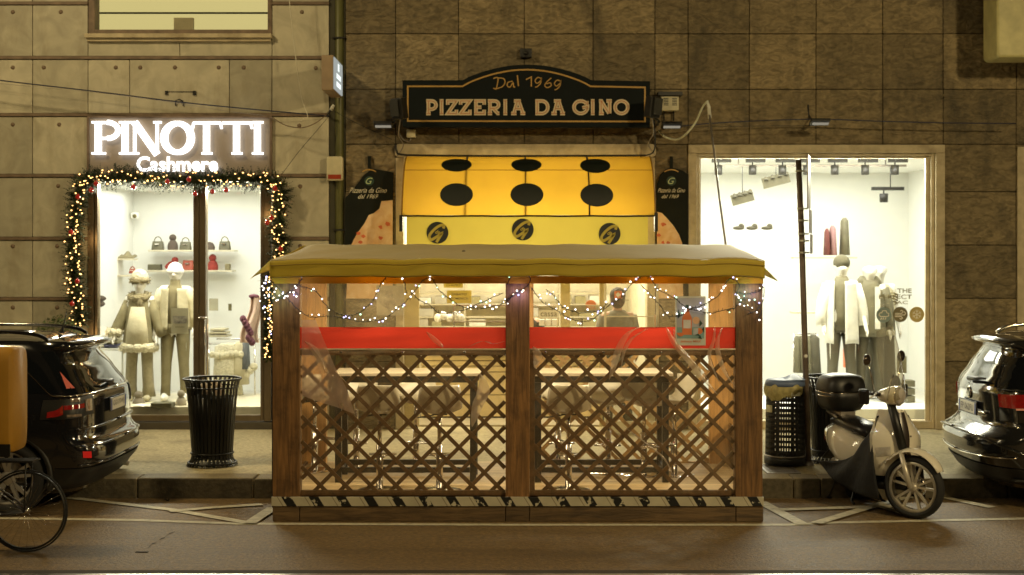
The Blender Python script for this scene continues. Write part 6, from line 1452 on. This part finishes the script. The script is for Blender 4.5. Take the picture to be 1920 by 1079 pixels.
# shelves and goods, left shop
s=124.; yy=F/s
def shelf(lab,x0,x1,py,s=s,dep=.26):
    b=MB(); b.box(X(x0,s),X(x1,s),F/s-.02,F/s+dep,Z(py,s)-.025,Z(py,s)); return simple('shelf',lab,'shelf',b,mat('shelf_cream',(.55,.50,.36),.5),bevel=.003,origin=(X(x0,s),F/s,Z(py,s)))
shelf('upper cream wall shelf holding handbags and brown hats in left shop',278,440,469); shelf('lower cream wall shelf holding red hats and red bag in left shop',276,436,507)
def handbag(lab,px,py,w,h,m,clasp=True,s=s,hd=True):
    c=Vector((X(px,s),F/s+.1,Z(py,s))); t=T('handbag',lab,'handbag',c); w/=s;h/=s
    b=MB(); b.rings([[Vector((c.x+p[0],c.y+p[1]*.6,c.z+z)) for p in se(20,w/2*q,.09*q2,5)] for z,q,q2 in((0,.92,1),(.01,1,1),(h*.6,.93,.8),(h,.86,.45),(h+.003,.8,.3))]); b.build('bag_body',m,t)
    if hd: b=MB(); b.tube([Vector((c.x+w*.3*math.cos(R(a)),c.y,c.z+h+h*.55*math.sin(R(a)))) for a in range(0,181,15)],.008,6); b.build('handle',m,t)
    if clasp: b=MB(); b.box(c.x-.03,c.x+.03,c.y-.075,c.y-.055,c.z+h*.6,c.z+h*.75); b.build('clasp',M_chrome,t)
M_olv=mat('olive_leather',(.11,.10,.055),.5); M_rdl=mat('red_leather',(.33,.07,.035),.5); M_brn=mat('brown_knit',(.10,.075,.055),.9,bump=.005,bscale=60); M_redk=mat('red_knit',(.26,.035,.025),.9,bump=.005,bscale=60)
handbag('olive top handle handbag at left end of the upper shelf',293,469,23,16,M_olv); handbag('olive handbag with tall handle next to the door frame on the upper shelf',345,469,22,15,M_olv); handbag('green top handle handbag at right end of the upper shelf',419,469,22,16,M_olv); handbag('red clutch bag with clasp on the lower shelf',350,507,22,18,M_rdl,hd=False)
def pomhat(lab,px,py,w,h,m,s=s,tilt=0,pom=True):
    c=Vector((X(px,s),F/s+.1,Z(py,s))); t=T('knit_hat',lab,'hat',c); w/=s;h/=s; M_=Matrix.Rotation(R(tilt),3,'Y')
    b=MB(); b.lathe([(w*.5,0),(w*.52,.02),(w*.52,h*.25),(w*.45,h*.45),(w*.3,h*.62),(w*.05,h*.7)],(0,0,0),18); b.v=[c+M_@q for q in b.v]; b.build('cap',m,t)
    if pom: b=MB(); b.ell(c+M_@Vector((0,0,h*.82)),(w*.36,w*.36,w*.36),14,9); b.build('pompom',m,t)
pomhat('brown knit hat with pompom between handbags on the upper shelf',321,469,19,28,M_brn); pomhat('grey brown cone shaped hat right of the door frame on upper shelf',390,469,20,22,M_brn,pom=False); pomhat('red knit hat leaning sideways on the lower shelf',313,506,18,26,M_redk,tilt=35); pomhat('red knit hat with pompom standing on the lower shelf, right of door frame',396,507,20,28,M_redk)
b=MB(); b.box(X(276,s),X(300,s),F/s+.02,F/s+.15,Z(506.8,s),Z(496,s)); simple('wallet_box','flat brown box at left end of the lower shelf','box',b,M_olv,bevel=.006,origin=(X(288,s),F/s,Z(507,s)))
b=MB(); b.box(X(421,s),X(430,s),F/s+.02,F/s+.12,Z(506.8,s),Z(495,s)); simple('gift_box','small cream box at right end of the lower shelf','box',b,M_kh,bevel=.006,origin=(X(425,s),F/s,Z(507,s)))
# shop camera
t=T('shop_camera','white round security camera high in the corner of the left shop','camera',W(255,405,123)); b=MB(); b.box(X(248,123),X(262,123),F/123-.1,F/123+.02,Z(411,123),Z(399,123)); b.build('housing',M_wp,t,bevel=.02); b=MB(); b.ell(W(256,406,123)+Vector((0,-.11,0)),(.032,.02,.032)); b.build('lens',M_tx,t)
# folded sweaters on left table
t_=T('display_table','white display table under folded sweaters behind the black car, left shop','table',W(200,650,136)); s=137.; b=MB(); b.box(X(176,s),X(232,s),F/s-.2,F/s+.5,Z(652,s)-.03,Z(652,s)); b.build('tabletop',M_white,t_); 
for xx in (178,228):
    b=MB(); b.box(X(xx,s),X(xx+3,s),F/s,F/s+.04,.31,Z(652,s)-.03); b.build('leg',M_white,t_)
pal=[(.55,.52,.4),(.08,.08,.13),(.62,.6,.5),(.30,.27,.16),(.07,.07,.12),(.6,.56,.42)]
for i in range(6):
    b=MB(); cc=Vector((X(188+i%2*25,s),F/s,Z(651.5-7.4*(i//2)*1.0,s)+.026)); b.rings([[Vector((cc.x+xx,cc.y+p[0],cc.z+p[1])) for p in se(14,.15,.025*q,3)] for xx,q in((-.09,.7),(-.085,1),(.085,1),(.09,.7))])
    simple('folded_sweater','%s folded sweater, %s layer of the %s pile on the left shop table'%(['cream','navy','white','olive','dark blue','sand'][i],['bottom','middle','top'][i//2],['left','right'][i%2]),'sweater',b,mat('sweater%d'%i,pal[i],.9,bump=.004,bscale=60),'folded sweaters on the left shop table',origin=cc)
# small boots / shawl on left wall shelf
t=T('shawl','folded patterned shawl on a high side shelf in the left shop','shawl',W(230,482,127)); b=MB(); b.grid(lambda u,v:W(214+36*u,484-9*math.sin(u*3.1)*v-3*math.sin(u*15)*v,127)+Vector((0,.2*v,0)),24,8); b.build('cloth',M_kh,t,solid=.02); shelf('high narrow side shelf under the patterned shawl in left shop',212,250,485,127,.25)
handbag('small dark handbag hanging low at left edge of the left window',185,515,12,9,M_olv,s=127); handbag('small brown handbag on a side shelf above the hooded mannequin',245,513,12,8,M_rdl,s=127); shelf('side shelf under the two small bags in left shop',176,256,516,127,.2)
# mittens left
b=MB(); b.ell(W(186,560,133),(.10,.06,.045)); b.ell(W(184,570,133),(.10,.06,.05)); simple('knit_scarf','dark rolled scarf stack at left edge of the left window','scarf',b,M_brn,origin=W(185,565,133))
# wall notices right part
notice('wall_notice','small grey printed notice on back wall seen through the glass door',392,409,560,583,124,mat('grey_paper',(.36,.33,.22)),[],M_tx); b=MB(); b.box(X(428,124),X(434,124),F/124,F/124+.02,Z(583,124),Z(570,124)); simple('light_switch','small brown switch on the back wall seen through the glass door','switch',b,M_tx,origin=W(431,577,124))
# white coat rack behind door
t=T('garment_rack','low white rack with cream coats and fur hems behind the glass door','rack',W(430,760,134)); s=134.; b=MB()
for xx in (392,478): b.tube([W(xx,762,s),W(xx,645,s)],.012)
b.tube([W(392,645,s),W(478,645,s)],.012); b.tube([W(392,640,s)+Vector((0,.5,0)),W(478,640,s)+Vector((0,.5,0))],.012); b.build('rail',M_chrome,t)
def coat(par,px,py,w,h,m,s,nm='coat'):
    b=MB(); c=Vector((X(px,s),F/s-.05,Z(py,s))); w/=s;h/=s; torso(b,c,[(0,w*.18,.05,0),(-.05,w*.42,.09,0),(-h*.4,w*.45,.11,0),(-h,w*.55,.13,0)],fold=.07); b.build(nm,m,par)
coat(t,428,643,54,105,M_fur,s); coat(t,452,640,30,80,M_lbei,s); coat(t,462,636,14,55,mat('slate_blue_cloth',(.14,.15,.16),.9),s)
b=MB(); 
for i in range(7): b.ell(W(402+i*9,664+2*math.sin(i),s)+Vector((0,-.14,0)),(.055,.05,.05),8,6)
for i in range(5): b.ell(W(450+i*7,715-7*i,s)+Vector((0,-.1,0)),(.06,.05,.06),8,6)
b.build('fur_trim',M_fur,t)
for i in range(3):
    b=MB(); b.box(X(384+i*6,130),X(430-i*3,130),F/130-.1,F/130+.2,Z(632-i*6,130),Z(628-i*6,130)); simple('folded_cloth','%s cream folded cloth on the pile behind the door handle'%['lowest','middle','topmost'][i],'cloth',b,M_lbei,'cream folded cloths behind the door',bevel=.01,origin=W(405,630-i*6,130))
t=T('draped_cape','pale pink cape with purple fur edging hanging at right of the glass door','cape',W(476,560,140)); s=141.
b=MB(); b.grid(lambda u,v:W(470+16*u-18*v*(1-u)+4*math.sin(v*6),555+88*v,s)+Vector((0,.03*math.sin(u*9),0)),14,14); b.build('cloth',mat('pink_cloth',(.62,.45,.36),.85),t,solid=.02)
b=MB()
for i in range(9): b.ell(W(457+3.5*i*(1 if i<5 else .6),598+ (i*6.5 if i<5 else 20+i*3),s)+Vector((0,-.05,0)),(.045,.04,.05),8,6)
b.ell(W(476,556,s),(.07,.05,.03)); b.build('fur_edge',mat('plum_fur',(.14,.05,.07),.95,bump=.02,bscale=40),t)
# things on the window floor
b=MB(); c=W(272,768,146); c.z=FZ; 
for sd in(-1,1): b.grid(lambda u,v:c+Vector((sd*(.0+.17*u),-.10+.22*v,.015+.02*math.sin(u*3.1))),8,4)
o=simple('open_book','open white book lying on the left window platform','book',b,M_wp,origin=c); 
b=MB(); b.box(X(286,146),X(325,146),F/146-.1,F/146+.12,FZ,FZ+.06); simple('shoe_box','flat dark box under the papers on the left window platform','box',b,M_olv,bevel=.005,origin=W(305,770,146))
pomhat('grey knit hat with fluffy pompom on platform at the left mannequin feet',256,764,22,26,mat('grey_knit',(.2,.17,.12),.9),s=143); pomhat('grey knit hat with fluffy pompom on platform beside the bin',336,768,20,34,mat('taupe_knit',(.28,.24,.17),.9),s=145)
b=MB(); b.grid(lambda u,v:W(300+22*u,770-18*u,145.6)+Vector((0,-.05+.1*v,.01*math.sin(u*9))),10,3); simple('white_leaflet','white curled leaflet leaning on the dark box','leaflet',b,M_wp,origin=W(311,760,146))
# ================================================================ RIGHT SHOP
tp=T('display_platform','low white platform in the big right shop window','platform',(4,YW+.9,.29)); b=MB(); b.box(2.3,5.6,YW+.31,YW+2.0,.29,.42); b.build('deck',M_white,tp,bevel=.006)
s=139.
M_gj=mat('grey_jacket',(.15,.135,.08),.7,var=.15,scale=8,bump=.01,bscale=9); M_gp=mat('grey_trousers',(.09,.08,.05),.8,var=.12,bump=.02,bscale=7); M_wj=mat('white_jacket',(.72,.71,.64),.7,bump=.01,bscale=9)
c=Vector((X(1578,s),F/s,.42)); t=T('mannequin','mannequin in grey beanie and white open coat over grey top, right shop','mannequin',c); k=skinbody('body',t,1.98,c,arms=((.03,.02),(.06,.06)),m=M_mn); trousers(c,k*.98,M_gp,t)
b=MB(); torso(b,c,[(.86*k,.165*k,.12*k,0),(1.05*k,.15*k,.115*k,0),(1.3*k,.165*k,.12*k,0),(1.41*k,.11*k,.09*k,0),(1.5*k,.065*k,.065*k,0)]); b.build('grey_top',M_gj,t)
b=MB()
for s_,a0 in((-1,38),(1,2)):
    b.grid(lambda u,v:c+Vector((s_*(.20-.02*v)*k*math.sin(R(a0)+u*R(165-a0)),-(.16-.015*v)*k*math.cos(R(a0)+u*R(165-a0)),(.70+.74*v)*k+.01*math.sin(u*9))),18,14)
    limb(b,c,[(s_*.155*k,0,1.39*k),(s_*.22*k,0,1.2*k),(s_*.25*k,-.01,1.05*k),(s_*.255*k,-.04,.92*k)],[.075*k,.07*k,.062*k,.055*k])
b.build('white_coat',M_wj,t,solid=.012)
b=MB(); b.ell(c+Vector((0,0,1.66*k)),(.10*k,.105*k,.10*k),18,10); b.build('beanie',mat('dark_grey_knit',(.10,.09,.055),.9,bump=.004,bscale=60),t)
c=Vector((X(1634,s),F/s+.1,.42)); t=T('mannequin','headless mannequin in grey hooded jacket and dark trousers, right shop','mannequin',c); k=skinbody('body',t,1.92,c,arms=((.03,.02),(.03,.0)),m=M_mn); trousers(c,k,M_gp,t)
b=MB(); torso(b,c,[(.80*k,.20*k,.14*k,0),(.86*k,.205*k,.145*k,0),(1.1*k,.19*k,.135*k,0),(1.32*k,.185*k,.13*k,0),(1.42*k,.12*k,.10*k,0),(1.5*k,.085*k,.085*k,0)],fold=.05)
for s_ in(-1,1): limb(b,c,[(s_*.16*k,0,1.39*k),(s_*.22*k,0,1.2*k),(s_*.25*k,-.01,1.03*k),(s_*.25*k,-.04,.88*k)],[.08*k,.074*k,.066*k,.056*k])
b.build('hooded_jacket',M_gj,t)
b=MB(); torso(b,c+Vector((0,.05,0)),[(1.40*k,.14*k,.11*k,0),(1.48*k,.15*k,.10*k,0),(1.55*k,.10*k,.06*k,0)],fold=.06); b.build('hood',M_gj,t)
b=MB(); b.box(c.x+.03,c.x+.10,c.y-.172,c.y-.165,c.z+.9*k,c.z+1.42*k); b.build('zip_panel',M_wj,t)
c=Vector((X(1668,s),F/s+.5,.42)); t=T('mannequin','mannequin behind the window stickers with patterned scarf and pale jacket, right shop','mannequin',c); k=skinbody('body',t,1.92,c,arms=((.03,.02),(.03,.0)),m=M_mn); trousers(c,k,M_gp,t,.05)
b=MB(); torso(b,c,[(.80*k,.20*k,.14*k,0),(1.1*k,.19*k,.135*k,0),(1.36*k,.18*k,.12*k,0),(1.44*k,.10*k,.09*k,0)],fold=.05); b.build('pale_jacket',M_lbei,t)
b=MB()
for q in range(4): b.tube([c+Vector((-.12+.04*i,-.16-.02*math.sin(i),(1.22+.035*q)*k+.02*math.sin(i*2.2))) for i in range(9)],.012,6)
b.build('scarf_stripe',M_kh,t)
# track lights
t=T('ceiling_track','white ceiling track rail along top of the big shop window','light track',(4,F/140,3.6)); b=MB(); b.box(X(1345,138),X(1700,138),F/138,F/138+.04,Z(313,138),Z(309,138)); b.build('rail',M_alu,t); b=MB(); b.box(X(1384,138),X(1386,138),F/138+.01,F/138+.03,Z(309,138),3.719); b.box(X(1660,138),X(1662,138),F/138+.01,F/138+.03,Z(309,138),3.719); b.build('hanger',M_alu,t)
M_spot=mat('grey_spotlight',(.018,.016,.011),.5)
pos=['first','second','third','fourth','fifth','sixth','seventh']
for i,px in enumerate((1347,1411,1467,1513,1565,1622,1678)):
    s=140; t=T('track_spotlight','%s grey cylinder spotlight from the left along the big shop window'%pos[i],'spotlight',W(px,310,s),group='spotlights along the big shop window'); c=W(px,319,s)
    b=MB(); b.lathe([(0,-.065),(.045,-.065),(.052,-.06),(.052,.062),(0,.065)],c,18); b.build('lamp_can',M_spot,t); b=MB(); b.tube([c+Vector((0,0,.06)),c+Vector((0,0,.10))],.01); b.box(c.x-.09,c.x+.17,c.y-.02,c.y+.02,c.z+.10,c.z+.15); b.build('mount',M_spot,t)
s=125; c=W(1657,371,s); t=T('track_spotlight','single spotlight deeper inside the right shop below the others','spotlight',c); b=MB(); b.lathe([(0,-.07),(.06,-.07),(.065,.06),(0,.065)],c,18); b.build('lamp_can',M_spot,t); b=MB(); b.box(c.x-.18,c.x+.3,c.y-.03,c.y+.03,c.z+.11,c.z+.16); b.tube([c+Vector((0,0,.06)),c+Vector((0,0,.11))],.012); b.build('mount',M_spot,t); b=MB(); b.tube([c+Vector((.1,0,.16)),Vector((c.x+.1,c.y,3.719))],.008); b.build('hanger_rod',M_spot,t)
# hanging ceiling shoes display
for i,(a,q_,lab) in enumerate((((1372,377),(1412,366),'lower hanging shoe rail with small shoes on the left of right shop'),((1430,345),(1480,332),'upper hanging shoe rail near the pole in right shop'))):
    s=128.; t=T('hanging_shoe_rail',lab,'display rail',W(a[0],a[1],s),group='hanging shoe rails in the right shop'); p=W(*a,s); q=W(*q_,s); b=MB(); b.bar(p,q,.03,.16,up=(0,0,1)); b.build('rail',M_gj,t)
    b=MB(); b.tube([p.lerp(q,.5),Vector((p.lerp(q,.5).x,p.y,3.719))],.005); b.build('cord',M_dark,t)
    for j in range(4):
        m_=p.lerp(q,(j+.5)/4); b=MB(); b.ell(m_+Vector((0,-.02,.045)),(.035,.06,.02),10,6); b.ell(m_+Vector((0,.02,.065)),(.028,.03,.035),10,6); b.build('shoe',M_gp,t)
s=126.
for i,(px,py,w,h) in enumerate(((1405,323,30,12),(1400,373,34,16),(1402,430,26,8),(1438,430,24,8),(1465,427,18,16),(1452,403,20,6))):
    pass
b=MB(); 
for px in (1376,1404,1440): b.ell(W(px,428,s),(.10,.06,.035),10,6); b.ell(W(px+4,425,s),(.05,.05,.05),10,6)
t=T('shoe_row','row of dark shoes on a pale wall shelf at left of right shop','shoes',W(1405,430,s)); 
for i,px in enumerate((1385,1410,1438)):
    b=MB(); b.ell(W(px,428,s),(.09,.06,.03),10,6); b.ell(W(px+5,425,s),(.045,.05,.045),10,6); b.build('shoe',M_gp,t)
b=MB(); b.box(X(1368,s),X(1470,s),F/s-.05,F/s+.12,Z(432.5,s)-.02,Z(432.5,s)); b.build('ledge',M_white,t)
def sshelf(lab,x0,x1,py,s): b=MB(); b.box(X(x0,s),X(x1,s),F/s-.05,F/s+.22,Z(py,s)-.025,Z(py,s)); simple('shelf',lab,'shelf',b,MC['shelf_cream'],bevel=.003,origin=W(x0,py,s))
sshelf('pale shelf behind the head of the beanie mannequin, right shop',1488,1606,482,124); sshelf('short grey shelf beside the pole above the hanging jackets',1486,1536,585,130)
for i,(px,py,w,h,m,lab) in enumerate(((1549,479,7,50,mat('maroon_cloth',(.17,.05,.04),.8),'narrow dark red garment standing on shelf behind the beanie mannequin'),(1560,479,9,56,mat('pink_cloth2',(.36,.20,.19),.8),'pink garment standing on shelf behind the beanie mannequin'),(1582,479,12,70,M_gj,'olive garment standing on shelf behind the beanie mannequin'))):
    t=T('hanging_garment',lab,'garment',W(px,py,122)); coat(t,px,py-h,w*1.3,h,m,122,'cloth')
t=T('garment_rack','clothes rack with dark grey jackets beside the leaning pole, right shop','rack',W(1510,705,130)); s=130.; b=MB(); b.tube([W(1488,626,s),W(1532,626,s)],.012); b.tube([W(1488,626,s),W(1488,745,s)],.012); b.tube([W(1532,626,s),W(1532,745,s)],.012); b.build('rail',M_chrome,t)
for i,px in enumerate((1493,1500,1507,1514)): coat(t,px,630,11,68,M_gj,s,'jacket')
coat(t,1524,628,26,82,M_gp,s,'jacket')
b=MB(); b.box(X(1584,128),X(1600,128),F/128,F/128+.12,Z(690,128),Z(655,128)); simple('orange_box','orange box on the floor between the mannequins of the right shop','box',b,M_or,bevel=.01,origin=W(1592,690,128))
b=MB(); b.tube(smooth([W(1588,630,136),W(1600,650,136),W(1608,690,136),W(1604,705,136)],6),.008,6); simple('ski_lanyard','thin yellow lanyard hanging between the mannequins of the right shop','lanyard',b,mat('lime_cord',(.45,.45,.05)),origin=W(1588,630,136))
for i,(px,py) in enumerate(((1707,720),(1707,735),(1707,749))):
    b=MB(); b.box(X(px-9,140),X(px+9,140),F/140,F/140+.2,Z(py+6,140),Z(py-6,140)); simple('shoe_box','grey shoe box, %s of the stack at right of the right shop'%['topmost','middle','lowest'][i],'box',b,M_gj,'stacked shoe boxes in the right shop',bevel=.006,origin=W(px,py,140))
b=MB(); b.box(X(1685,134),X(1700,134),F/134,F/134+.1,Z(700,134),Z(668,134)); simple('striped_bag','beige paper bag behind the stickers in the right shop','bag',b,M_kh,origin=W(1692,684,134))
# stickers
s=149.; yg=YW+.068; sg=F/yg
t=T('window_lettering','grey lettering THE PERFECT JAC stuck on right shop window','lettering',Vector((X(1695,sg),yg,Z(557,sg)))); mk=mat('olive_vinyl',(.25,.22,.12),.6)
text('THE',X(1696,sg),Z(545.5,sg),8.5/sg,yg,mk,t,width=27/sg,bold=.02); text('PERFECT',X(1679,sg),Z(557,sg),8.5/sg,yg,mk,t,width=62/sg,bold=.02); text('JAC',X(1689,sg),Z(568.5,sg),8.5/sg,yg,mk,t,width=27/sg,bold=.02)
def sticker(nm,lab,cx,cy,m,draw):
    t=T(nm,lab,'sticker',Vector((X(cx,sg),yg,Z(cy,sg))),group='round weather stickers'); b=MB(); b.prism([px2(p,sg) for p in arc(cx,cy,14,14.5,0,360,28)[:-1]],yg-.001,yg+.001); b.build('disc',m,t); b=MB(); kk=[0]
    def ln(pts,w=1.6,cl=False): b.ribbon([px2((cx+p[0],cy+p[1]),sg) for p in pts],w/sg,yg-.004-kk[0]*.0003,yg-.0015,closed=cl); kk[0]+=1
    draw(ln); b.build('pictogram',M_wp,t)
def rain(ln): ln([(-6,3),(-9,0),(-7,-4),(-4,-4),(-2,-8),(4,-8),(6,-4),(9,-3),(9,2),(6,3)],1.6,True); ln([(-4,5),(-6,9)]); ln([(0,5),(-2,9)]); ln([(4,5),(2,9)])
def wind(ln): ln([(-10,-2),(3,-2),(5,-6),(2,-8),(0,-6)]); ln([(-10,1),(8,1),(10,-2),(8,-5),(6,-4)]); ln([(-10,4),(2,4),(4,7),(1,9),(-1,7)])
def snow(ln):
    for a in range(0,180,60): ca,sa=math.cos(R(a+30)),math.sin(R(a+30)); ln([(-9*ca,-9*sa),(9*ca,9*sa)],1.4)
    for a in range(0,360,60): ca,sa=math.cos(R(a+30)),math.sin(R(a+30)); c2,s2=math.cos(R(a+52)),math.sin(R(a+52)); c3,s3=math.cos(R(a+8)),math.sin(R(a+8)); ln([(8*c2,8*s2),(5*ca,5*sa),(8*c3,8*s3)],1.1)
sticker('rain_sticker','round blue grey sticker with rain cloud, leftmost on right shop window',1657,591,mat('sticker_blue',(.22,.30,.30),.6),rain)
sticker('wind_sticker','round olive sticker with wind swirls, middle of the three on right shop window',1688,590,mat('sticker_olive',(.17,.15,.08),.6),wind)
sticker('snow_sticker','round mustard sticker with snowflake, rightmost on right shop window',1719,590,mat('sticker_mustard',(.50,.40,.15),.6),snow)
# ================================================================ PEOPLE in the pizzeria
M_skin=mat('skin',(.50,.30,.20),.55,var=.05); M_hair=mat('dark_hair',(.03,.022,.015),.6,bump=.01,bscale=60,stretch=(4,4,.6))
def person(lab,px,s,h,face,coatm,z0=.22,arms=((.04,.10),(.04,.12))):
    c=Vector((X(px,s),F/s,z0)); t=T('person',lab,'person',c); k=skinbody('body',t,h,c,face=face,arms=arms,m=M_skin); trousers(c,k,M_gp,t)
    b=MB(); torso(b,c,[(.78*k,.20*k,.15*k,0),(.9*k,.20*k,.145*k,0),(1.12*k,.185*k,.135*k,0),(1.32*k,.20*k,.135*k,0),(1.41*k,.16*k,.11*k,0),(1.47*k,.085*k,.08*k,0)],fold=.04); b.build('coat',coatm,t)
    for s_,(sw,fw) in zip((-1,1),arms):
        f_=fw*(-1 if face<0 else 1); b=MB(); limb(b,c,[(s_*.16*k,0,1.40*k),(s_*(.20+sw*.5)*k,f_*.2*k,1.15*k),(s_*(.20+sw)*k,(f_+.04*(1 if face>0 else -1))*k,.93*k+fw*.3)],[.078*k,.068*k,.05*k]); b.build('sleeve',coatm,t)
    b=MB(); fy=.018*(1 if face>0 else -1); b.ell(c+Vector((0,-fy,1.655*k)),(.098*k,.108*k,.10*k),18,10); b.ell(c+Vector((0,-fy*2.6,1.60*k)),(.09*k,.08*k,.11*k),14,8); b.build('hair',M_hair,t)
    for s_ in(-1,1):
        b=MB(); b.ell(c+Vector((s_*.032*k,(.093)*(1 if face>0 else -1)*k,1.615*k)),(.012,.008,.008),8,6); b.build('eye',M_wp,t)
    b=MB(); b.ell(c+Vector((0,.098*(1 if face>0 else -1)*k,1.545*k)),(.024,.008,.007),8,6); b.build('mouth',mat('lips',(.35,.12,.10),.5),t)
    for s_ in(-1,1):
        b=MB(); b.ell(c+Vector((s_*.125*k,.05*(1 if face>0 else -1),.045)),(.05,.13,.05),12,8); b.build('shoe',M_black,t)
person('dark haired person in a grey coat with back turned, behind the glass door',1158,150.5,1.78,1,mat('grey_wool_coat',(.20,.19,.15),.9,var=.15,scale=14))
person('dark haired person in dark clothes half hidden behind the centre kiosk post',986,146,1.66,1,mat('dark_wool',(.05,.045,.035),.9))
